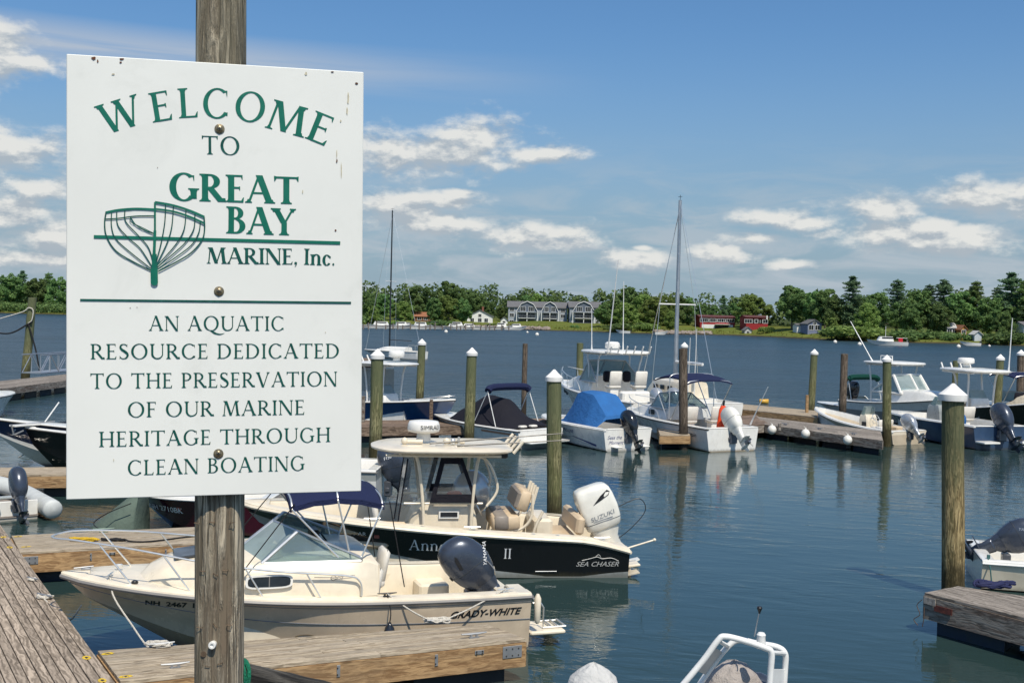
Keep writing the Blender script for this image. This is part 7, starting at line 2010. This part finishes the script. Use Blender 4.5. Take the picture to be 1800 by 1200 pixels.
def glyph(ch, st=.12, hr=.045):
    g = Gl(st, hr); s, h = st, hr; m = .09 + s / 2
    if ch == 'A':
        g.D(.10, 0, .43, 1.0, h * 1.25); g.D(.80, 0, .44, 1.02, s * 1.12); g.H(.22, .66, .33); g.F(.09, 0, 1, h); g.F(.80, 0, 1, s); w = .92
    elif ch == 'B':
        g.V(m); g.F(m, 0, 1, orr=0); g.F(m, 1, -1, orr=0)
        g.R(m + .14, .765, .30, .235, -90, 90, s * .95); g.R(m + .16, .285, .36, .285, -90, 90, s * 1.05)
        g.H(m, m + .15, 1 - h); g.H(m, m + .17, 0); g.H(m, m + .16, .53); w = m + .57
    elif ch in 'CG':
        g.R(.50, .5, .47, .52, 48, 322 if ch == 'C' else 318, s * 1.08)
        g.beak(.84, .93, 1, .20, .05)
        if ch == 'C': g.beak(.86, .08, -1, .13, .04); w = .92
        else: g.V(.82, .08, .46, s); g.F(.82, .46, -1, s, s.__class__(.08), .08); w = .98
    elif ch == 'D':
        g.V(m); g.F(m, 0, 1, orr=0); g.F(m, 1, -1, orr=0); g.R(m + .18, .5, .54, .5, -90, 90); g.H(m, m + .19, 0); g.H(m, m + .19, 1 - h); w = m + .77
    elif ch in 'EFL':
        g.V(m); g.F(m, 0, 1, orr=(.085 if ch == 'F' else 0)); g.F(m, 1, -1, orr=(0 if ch != 'L' else .085))
        if ch != 'L':
            g.H(m, .56, 1 - h); g.beak(.57, 1.0, 1, .17); g.H(m, .48, .5); g.beak(.49, .58, 1, .15, .035); g.beak(.49, .46, -1, .05, .03)
        if ch != 'F': g.H(m, .60, 0); g.P([(.62, .20), (.575, .16), (.52, h * .8), (.50, 0), (.60, 0)])
        w = .66 if ch != 'F' else .60
    elif ch in 'HN':
        if ch == 'H':
            g.V(m); g.F(m, 0); g.F(m, 1, -1); g.V(.78); g.F(.78, 0); g.F(.78, 1, -1); g.H(m, .78, .49); w = .94
        else:
            x = .12; g.V(x, 0, 1, h * 1.2); g.F(x, 0, 1, h); g.F(x - .02, 1, -1, h, orr=.04); g.D(x + .02, 1.0, .80, -.02, s * 1.15); g.V(.82, 0, 1, h * 1.2); g.F(.82, 1, -1, h); w = .94
    elif ch == 'I': g.V(m); g.F(m, 0); g.F(m, 1, -1); w = 2 * m
    elif ch == 'M':
        g.D(.09, 0, .18, 1, h * 1.3); g.F(.09, 0, 1, h); g.D(.22, 1, .52, .02, s * 1.1); g.D(.82, 1, .53, .02, h * 1.3); g.D(.96, 0, .85, 1, s * 1.05)
        g.F(.97, 0, 1, s); g.F(.15, 1, -1, h, orr=.02); g.F(.88, 1, -1, s, ol=0); w = 1.10
    elif ch in 'OQ':
        g.R(.53, .5, .50, .52, 0, 360, s * 1.1, h, 44); w = 1.06
        if ch == 'Q': g.S([(.50, .02, s * .7), (.66, -.10, s * 1.0), (.90, -.22, s * .8), (1.20, -.24, s * .45), (1.42, -.16, .015)])
    elif ch in 'PR':
        g.V(m); g.F(m, 0); g.F(m, 1, -1, orr=0); g.R(m + .15, .735, .34, .265, -90, 90, s * 1.0); g.H(m, m + .16, 1 - h); g.H(m, m + .16, .47); w = m + .52
        if ch == 'R': g.D(.36, .50, .74, 0, s * 1.15); g.F(.80, 0, 1, s * .6, ol=.04, orr=.03); w = .84
    elif ch == 'S':
        g.S([(.50, .82, .03), (.42, .945, h * 1.2), (.29, .975, h * 1.1), (.15, .92, s * .7), (.105, .77, s * .95), (.19, .625, s * 1.1), (.36, .50, s * 1.2), (.50, .37, s * 1.1), (.535, .22, s * .95), (.44, .07, s * .7), (.29, .02, h * 1.1), (.15, .06, h * 1.2), (.06, .20, .03)])
        g.beak(.52, .98, 1, .18, .03); g.beak(.085, .02, -1, .18, .03); w = .62
    elif ch == 'T':
        g.V(.42); g.F(.42, 0); g.H(.03, .81, 1 - h)
        g.P([(.0, 1.02), (.01, .82), (.04, .84), (.09, 1 - h), (.09, 1)]); g.P([(.84, 1.02), (.75, 1), (.75, 1 - h), (.80, .84), (.83, .82)]); w = .84
    elif ch == 'U':
        g.V(m, .32, 1); g.F(m, 1, -1); g.V(.79, .32, 1, h * 1.3); g.F(.79, 1, -1, h)
        n = 16; prev = None
        cx = (m - s / 2 + .79 + h * .65) / 2; rx = cx - (m - s / 2)
        for i in range(n + 1):
            a = pi + pi * i / n; k = i / n; th = s * (1 - k) + h * 1.3 * k
            o = (cx + rx * cos(a), .34 + .36 * sin(a)); q = (cx + (rx - (s if k < .5 else h * 1.3)) * cos(a), .34 + (.36 - h * 1.6) * sin(a))
            if prev: g.P([prev[0], o, q, prev[1]])
            prev = (o, q)
        w = .90
    elif ch in 'VWY':
        if ch == 'V': g.D(.12, 1, .46, -.02, s * 1.12); g.D(.80, 1, .47, -.02, h * 1.3); g.F(.12, 1, -1, s); g.F(.80, 1, -1, h); w = .92
        elif ch == 'W':
            g.D(.12, 1, .42, -.02, s * 1.1); g.D(.70, 1, .43, -.02, h * 1.3); g.D(.66, 1, .96, -.02, s * 1.1); g.D(1.24, 1, .97, -.02, h * 1.3)
            g.F(.12, 1, -1, s); g.F(.67, 1, -1, s); g.F(1.24, 1, -1, h); w = 1.36
        else: g.D(.12, 1, .43, .44, s * 1.1); g.D(.76, 1, .45, .44, h * 1.3); g.V(.44, 0, .48); g.F(.44, 0); g.F(.12, 1, -1, s); g.F(.76, 1, -1, h); w = .88
    elif ch == 'n':
        g.V(m, 0, .66); g.F(m, 0, 1, orr=.05); g.F(m, .66, -1, orr=0); g.R(m + .22, .44, .27, .25, 0, 150, s, h); g.V(m + .22 + .27 - s / 2, 0, .46); g.F(m + .49 - s / 2, 0, 1, ol=.05); w = m + .56
    elif ch == 'c':
        g.R(.32, .33, .29, .35, 40, 325, s * 1.05, h); g.P([(.50, .60), (.58, .56), (.57, .46), (.49, .46), (.46, .53)]); w = .60
    elif ch == 'e':
        g.R(.33, .33, .29, .35, 5, 325, s * 1.0, h); g.H(.08, .61, .35); w = .64
    elif ch == 'i':
        g.V(m, 0, .66); g.F(m, 0); g.F(m, .66, -1, orr=0); g.R(m, .88, .075, .075, 0, 360, .07, .07, 8); w = 2 * m
    elif ch == ',': g.R(.12, .09, .085, .085, 0, 360, .08, .08, 10); g.P([(.13, .10), (.205, .09), (.16, -.06), (.07, -.16), (.06, -.13), (.12, -.04)]); w = .26
    elif ch == '.': g.P([(.12, .0), (.20, .085), (.12, .17), (.04, .085)]); w = .24
    elif ch == '-': g.H(.05, .35, .33, h * 1.6); w = .4
    else: w = .38
    return g.p, w

# ------------------------------------------------------------------ the sign board on its post
DL, DR = 0.914 * 2000 / 783.0, 0.914 * 2000 / 736.0
TL, TR, BR_, BL = atd(116, 95, DL), atd(640, 127, DR), atd(634, 863, DR), atd(117, 878, DL)
C0 = (TL + TR + BR_ + BL) / 4
EX = ((TR + BR_) / 2 - (TL + BL) / 2); WS = EX.length; EX.normalize()
EN = EX.cross(((TL + TR) / 2 - (BL + BR_) / 2)).normalized()      # faces the camera
if EN.y > 0: EN = -EN
EZ = ((TL + TR) / 2 - (BL + BR_) / 2).normalized()
EX = EZ.cross(-EN).normalized() if (EZ.cross(-EN)).dot(EX) > 0 else -(EZ.cross(-EN)).normalized()
HS = ((TL + TR) / 2 - (BL + BR_) / 2).length
SM = Matrix(((EX.x, -EN.x, EZ.x, C0.x), (EX.y, -EN.y, EZ.y, C0.y), (EX.z, -EN.z, EZ.z, C0.z), (0, 0, 0, 1)))
SMI = SM.inverted()
def sp(px, py):
    """photo pixel to board coordinates (x right, z up)"""
    d = ray(px, py); k = (C0 - EYE).dot(EN) / d.dot(EN)
    q = SMI @ (EYE + d * k); return q.x, q.z

sign_m = M('sign_white_panel', (0.78, 0.785, 0.74), 0.4, var=0.03, scale=2.0, stain=(0.62, 0.63, 0.58), stain_amt=0.35, sscale=5)
green_v = M('sign_green_vinyl', (0.0, 0.135, 0.085), 0.4, var=0.12, scale=30)
green_d = M('sign_dark_green_vinyl', (0.0, 0.075, 0.055), 0.4, var=0.25, scale=45)
board = thing('sign_board', 'white welcome sign board with green lettering screwed to the wooden post', 'sign', mat=SM)
tk = 0.006
g = G(); g.box((0, tk / 2, 0), (WS, tk, HS), ch=.0015); g.build('panel', sign_m, board, smooth=0)
def flat(polys, mat, name='lettering', y0=-0.0008):
    g = G()
    for i, p in enumerate(polys):
        y = y0 - (i % 9) * 0.00005
        area = sum(p[k][0] * p[(k + 1) % len(p)][1] - p[(k + 1) % len(p)][0] * p[k][1] for k in range(len(p)))
        q = p if area > 0 else p[::-1]
        g.poly([(a, y, b) for a, b in q])
    return g.build(name, mat, board, smooth=0)
def line(s, xl, xr, yl, yr, hpx, mat, st=.115, hr=.04, track=.10, name='lettering'):
    items = []; x = 0.0
    for ch in s:
        if ch == ' ': x += .46; continue
        p, w = glyph(ch, st, hr); items.append((x, p)); x += w + track
    x -= track
    A, Bp = Vector(sp(xl, yl)), Vector(sp(xr, yr))
    d = (Bp - A); k = d.length / x; d.normalize(); up = Vector((-d.y, d.x)); hh = (Vector(sp((xl + xr) / 2, (yl + yr) / 2 - hpx)) - Vector(sp((xl + xr) / 2, (yl + yr) / 2))).length
    out = []
    for x0, ps in items:
        for p in ps: out.append([tuple(A + d * ((x0 + u) * k) + up * (v * hh)) for u, v in p])
    flat(out, mat, name)
for (ch, cx, cy, ang, wpx) in (('W', 211, 201, 17, 76), ('E', 283, 187, 9.5, 38), ('L', 331, 181, 3.5, 36), ('C', 379.5, 182, -1, 48), ('O', 440, 188, -6.5, 55), ('M', 506, 208, -15, 68), ('E', 564, 226, -22, 41)):
    ps, w = glyph(ch, .15, .055); out = []
    for p in ps:
        q = []
        for u, v in p:
            a, b = (u - w / 2) * wpx / w, (v - .5) * 52
            ca, sa = cos(radians(ang)), sin(radians(ang))
            q.append(sp(cx + a * ca - b * sa, cy - (a * sa + b * ca)))
        out.append(q)
    flat(out, green_v)
line('TO', 355, 422, 271, 273, 32, green_d, .14, .05)
line('GREAT', 296, 525, 352, 359, 48, green_v, .205, .065, .02)
line('BAY', 397, 520, 410, 414, 47, green_v, .205, .065, .01)
line('MARINE,', 364, 524, 463, 465, 28, green_d, .175, .055, .02)
line('Inc.', 534, 589, 465, 467, 28, green_d, .185, .06, .03)
for s_, a, b, c, d_, hh in (('AN AQUATIC', 262, 500, 581, 581, 25.5), ('RESOURCE DEDICATED', 159, 597, 631, 629, 26), ('TO THE PRESERVATION', 159, 593, 683, 678, 26),
                           ('OF OUR MARINE', 224, 536, 733, 728, 26), ('HERITAGE THROUGH', 174, 581, 785, 776, 26), ('CLEAN BOATING', 224, 536, 835, 826, 26)):
    line(s_, a, b, c, d_, hh, green_d, .135, .05, .10)
def strip(pts, wpx, mat, name, nseg=6, y0=-0.0016):
    c = curve([(a, b, 0) for a, b in pts], nseg) if len(pts) > 2 else [Vector((*p, 0)) for p in pts]
    out = []; prev = None
    for i, p in enumerate(c):
        a = c[max(i - 1, 0)]; b = c[min(i + 1, len(c) - 1)]
        t = Vector((b.x - a.x, b.y - a.y)).normalized(); nn = Vector((-t.y, t.x)) * wpx / 2
        cur = (sp(p.x + nn.x, p.y + nn.y), sp(p.x - nn.x, p.y - nn.y))
        if prev: out.append([prev[0], cur[0], cur[1], prev[1]])
        prev = cur
    flat(out, mat, name, y0)
strip([(165, 416), (598, 427)], 5.5, green_v, 'rule')
strip([(141, 527), (617, 532)], 3.6, green_d, 'rule')
Z = lambda X_, Y_: (100 + X_ / 2.307, Y_ / 2.307)
lines = [([(198, 862), (250, 852), (320, 847), (398, 850)], 3.4), ([(196, 889), (250, 886), (320, 877), (398, 876)], 2.0),
         ([(200, 860), (194, 905), (202, 960), (240, 1018), (310, 1062), (384, 1098)], 2.2), ([(222, 862), (222, 920), (240, 970), (300, 1025), (385, 1092)], 1.8),
         ([(243, 860), (248, 915), (290, 965), (340, 1010), (388, 1085)], 1.8), ([(276, 855), (280, 900), (330, 955), (372, 1005), (392, 1070)], 1.8),
         ([(298, 878), (320, 912), (360, 935), (398, 950)], 1.8), ([(300, 880), (300, 900), (350, 925), (396, 948)], 1.2),
         ([(398, 820), (398, 960), (396, 1095)], 3.0), ([(398, 820), (470, 833), (540, 855), (598, 880)], 3.4), ([(398, 848), (470, 858), (540, 880), (598, 906)], 3.2),
         ([(597, 880), (599, 930), (588, 975), (545, 1025), (480, 1065), (412, 1100)], 2.2), ([(582, 900), (575, 945), (545, 995), (480, 1045), (410, 1092)], 1.8),
         ([(560, 868), (555, 930), (520, 985), (460, 1040), (406, 1085)], 1.8), ([(524, 850), (516, 930), (480, 995), (404, 1080)], 1.8),
         ([(473, 836), (466, 920), (445, 990), (402, 1078)], 1.8), ([(441, 828), (438, 900), (422, 990), (400, 1070)], 1.8),
         ([(398, 935), (396, 1000), (392, 1060)], 5.0), ([(396, 1030), (395, 1090)], 8.5), ([(395, 1088), (396, 1148)], 12.5)]
for i, (pts, w_) in enumerate(lines): strip([Z(*p) for p in pts], w_ * (1.12 if w_ < 5 else 1), green_d if w_ < 2.5 else green_v, 'emblem_line', 5, -0.0018 - i * .0001)
cx_, cz_ = sp(*Z(396, 1144)); flat([[(cx_ + .0072 * cos(a), cz_ + .0072 * sin(a)) for a in [2 * pi * i / 14 for i in range(14)]]], green_v, 'emblem_line', -.0042)
# screws with washers, rust chips and drips
screw_m = M('brass_screw', (0.30, 0.24, 0.15), 0.35, metal=0.8, var=0.3, scale=200)
for (px, py) in ((386, 227), (385, 512), (384, 797)):
    x_, z_ = sp(px, py); g = G()
    prof = [(.0105, 0), (.0105, .0012), (.0078, .0018), (.0074, .0034), (.005, .0052), (.0008, .0058)]
    secs = [[(x_ + r * cos(2 * pi * k / 18), -y - .0003, z_ + r * sin(2 * pi * k / 18)) for k in range(18)] for r, y in prof]
    g.loft(secs); g.build('screw', screw_m, board)
    g = G(); g.box((x_, -.0058, z_), (.008, .0012, .0016)); g.box((x_, -.0058, z_), (.0016, .0011, .008)); g.build('screw_slot', black_pl, board, smooth=0)
chip = M('rust_chip', (0.10, 0.035, 0.015), 0.8, var=0.5, scale=300)
drip = M('tan_drip', (0.50, 0.46, 0.34), 0.7, var=0.2, scale=200)
r7 = random.Random(3)
for (px, py, a, b, mt) in ((165, 103, 9, 7, chip), (172, 108, 3, 7, chip), (214, 104, 8, 5, chip), (212, 110, 5, 4, chip), (168, 98, 13, 4, chip), (448, 116, 13, 3, chip), (498, 119, 4, 3, chip), (584, 127, 6, 3, chip), (480, 118, 6, 2, chip),
                          (627, 147, 6, 4, chip), (592, 283, 3, 7, chip), (590, 405, 4, 4, chip), (277, 295, 2, 2, chip), (538, 130, 5, 7, drip), (199, 131, 7, 3, drip), (612, 175, 4, 26, drip), (610, 195, 3, 16, drip), (599, 213, 3, 5, drip), (592, 270, 2, 20, drip), (600, 300, 2, 30, drip),
                          (532, 337, 2, 8, drip), (229, 541, 2, 2, chip), (241, 540, 2, 1.5, chip), (572, 584, 2, 2, drip), (200, 808, 1.6, 7, drip)):
    pts = [sp(px + a / 2 * cos(t) * r7.uniform(.6, 1.1), max(97 + (px - 116) * .061, py + b / 2 * sin(t) * r7.uniform(.6, 1.1))) for t in [2 * pi * k / 10 for k in range(10)]]
    flat([pts[::-1]], mt, 'rust_chip' if mt is chip else 'drip_stain', -.0013)

# the post behind it
post_wood = wood('weathered_post_wood', (0.175, 0.135, 0.095), (0.64, 0.55, 0.41), axis=2, bump=0.9, rand=0, streak=(0.17, 0.165, 0.11), streak_amt=0.5, gsc=2.4, rough=0.9)
pb = atd(376, 900, (DL + DR) / 2 + .02); pt = atd(378.5, 50, (DL + DR) / 2 + .02)
post = thing('sign_post', 'weathered grey wooden post with staples carrying the white welcome sign', 'post', (0, 0, 0))
ax = (pt - pb) / (pt.z - pb.z)
wpost = 82 / 2000 * pb.y
ctr0 = pb + Vector(EN) * -.0 + Vector((0, wpost / 2 + .0, 0))
g = G(); secs = []
NZ, NA = 190, 56
crk = [(-pi / 2 - .45, .012, .8), (-pi / 2 + .08, .020, 1.0), (-pi / 2 + .55, .010, .7), (-pi / 2 - .8, .007, .5), (-pi / 2 + .33, .007, .6), (2.6, .02, 1), (.4, .02, 1), (-.3, .01, 1)]
for i in range(NZ):
    z = 2.9 + (6.0 - 2.9) * i / (NZ - 1)
    c = ctr0 + ax * (z - pb.z); sec = []
    for k in range(NA):
        a = 2 * pi * k / NA + .12; e = 3.4
        ca, sa = cos(a), sin(a)
        rx = (abs(ca) ** e + abs(sa) ** e) ** (-1 / e)
        r = wpost / 2 * rx * (1 + .02 * mnoise.noise(Vector((ca * 2, sa * 2, z * 1.5))))
        for (ca0, dep, sc) in crk:
            aa = ca0 + .10 * mnoise.noise(Vector((ca0 * 7, 0, z * 2.2)))
            dd = (a - aa + pi) % (2 * pi) - pi
            on = max(0, min(1, .5 + 2.0 * mnoise.noise(Vector((ca0 * 3, 5, z * 1.1)))))
            r -= dep * .42 * on * math.exp(-(dd / .05) ** 2)
        sec.append((c.x + r * ca, c.y + r * sa, z))
    secs.append(sec)
g.loft(secs); g.build('timber', post_wood, post, smooth=60)
rust_m = M('rusty_staple', (0.16, 0.11, 0.07), 0.7, metal=0.3, var=0.4, scale=90)
def on_post(px, py, lift=.0):
    p = atd(px, py, 1.0); d = (p - EYE)
    y = ctr0.y - wpost / 2 - lift
    return EYE + d * (y / d.y)
for (px, py, a) in ((346, 919, .1), (373, 917, 0), (408, 918, -.2), (356, 1003, 0), (379, 1009, .5), (396, 1002, 0), (351, 1102, .1), (378, 1098, .8), (403, 1098, 0), (365, 1170, .2), (387, 1165, -.3)):
    q = on_post(px, py, .001); g = G(); R = Matrix.Rotation(a, 3, 'Y')
    g.tube([q + R @ Vector((-.005, .006, 0)), q + R @ Vector((-.005, -.002, 0)), q + R @ Vector((.005, -.002, 0)), q + R @ Vector((.005, .006, 0))], .0009, 4)
    g.build('staple', rust_m, post)
q = on_post(375, 1131, 0); g = G(); R = Matrix.Rotation(pi / 2, 3, 'X')
prof = [(.007, -.004), (.008, .006), (.0085, .010), (.0075, .013), (.004, .013), (.0035, .010)]
secs = [[tuple(q + Vector((r * cos(2 * pi * k / 18), -y, r * sin(2 * pi * k / 18)))) for k in range(18)] for r, y in prof]
g.loft(secs); g.build('insulator_knob', M('white_ceramic', (.78, .77, .73), .3), post)
q = on_post(358, 1149, -.0005); g = G(); g.loft([[tuple(q + Vector((r * cos(2 * pi * k / 14), -y, r * sin(2 * pi * k / 14)))) for k in range(14)] for r, y in ((.0062, 0), (.0060, .002), (.002, .0022))]); g.build('nail_head', rust_m, post)

# fixed pier under the camera side, its rail and the green rope
pier_wood = wood('dark_weathered_rail', (0.022, 0.020, 0.018), (0.13, 0.12, 0.105), axis=0, bump=0.8, rand=.3, gsc=2.5)
pier = thing('fixed_pier', 'weathered fixed pier decking under the welcome sign post', 'pier', (0, 0, 2.9))
for i in range(14):
    g = G(); g.box((0, -1.9 + i * .33, -.03), (6.0, .32, .05), ch=.008); g.build('plank', pier_wood, pier)
a, b = atd(425, 1190, 2.55), atd(760, 1262, 3.1)
a = a + (a - b).normalized() * .1
Ld = (b - a).length; dv = (b - a).normalized()
yv = Vector((0, 0, 1)).cross(dv).normalized(); zv = dv.cross(yv)
railM = Matrix(((dv.x, yv.x, zv.x, a.x), (dv.y, yv.y, zv.y, a.y), (dv.z, yv.z, zv.z, a.z), (0, 0, 0, 1)))
pr_ = thing('pier_rail', 'dark weathered timber rail below the sign with green rope round its end', 'rail', mat=railM)
g = G(); rr = random.Random(5); secs = []
for i in range(40):
    f = i / 39
    secs.append([(Ld * f, .033 * (1 + .05 * mnoise.noise(Vector((f * 6, cos(t), sin(t))) * 2)) * cos(t), .033 * (1 + .06 * mnoise.noise(Vector((f * 5 + 4, cos(t), sin(t))) * 3)) * sin(t)) for t in [2 * pi * k / 20 for k in range(20)]])
g.loft(secs); g.build('timber', pier_wood, pr_)
G().tube([(Ld * .82, 0, -.03), (Ld * .82, 0, -.8)], .03, 10).build('rail_post', pier_wood, pr_)
gr = G()
for i in range(9):
    x_ = .015 + i * .0085; t0 = rr.random() * 6
    gr.tube([railM @ Vector((x_ + .004 * sin(t * 2 + t0) + .010 * t / 6.3, .0385 * cos(t), .0385 * sin(t))) for t in [2 * pi * k / 22 for k in range(23)]], .0045, 6)
for i in range(4):
    gr.tube(curve([railM @ Vector((.01 + i * .012, .036, .012)), railM @ Vector((.0 + i * .01, .028, -.05)), railM @ Vector((-.004 + i * .012, .012, -.10 - .02 * i))], 5), .0045, 6)
tag(gr.build('green_rope', rope_g, None), 'bright green rope wrapped round the rail beside the sign post', 'rope')
for (h_, par, s_, x_, z_, hh, mt) in SERIF_LATER: hull_serif(h_, par, s_, x_, z_, hh, mt)
bpy.context.view_layer.update()
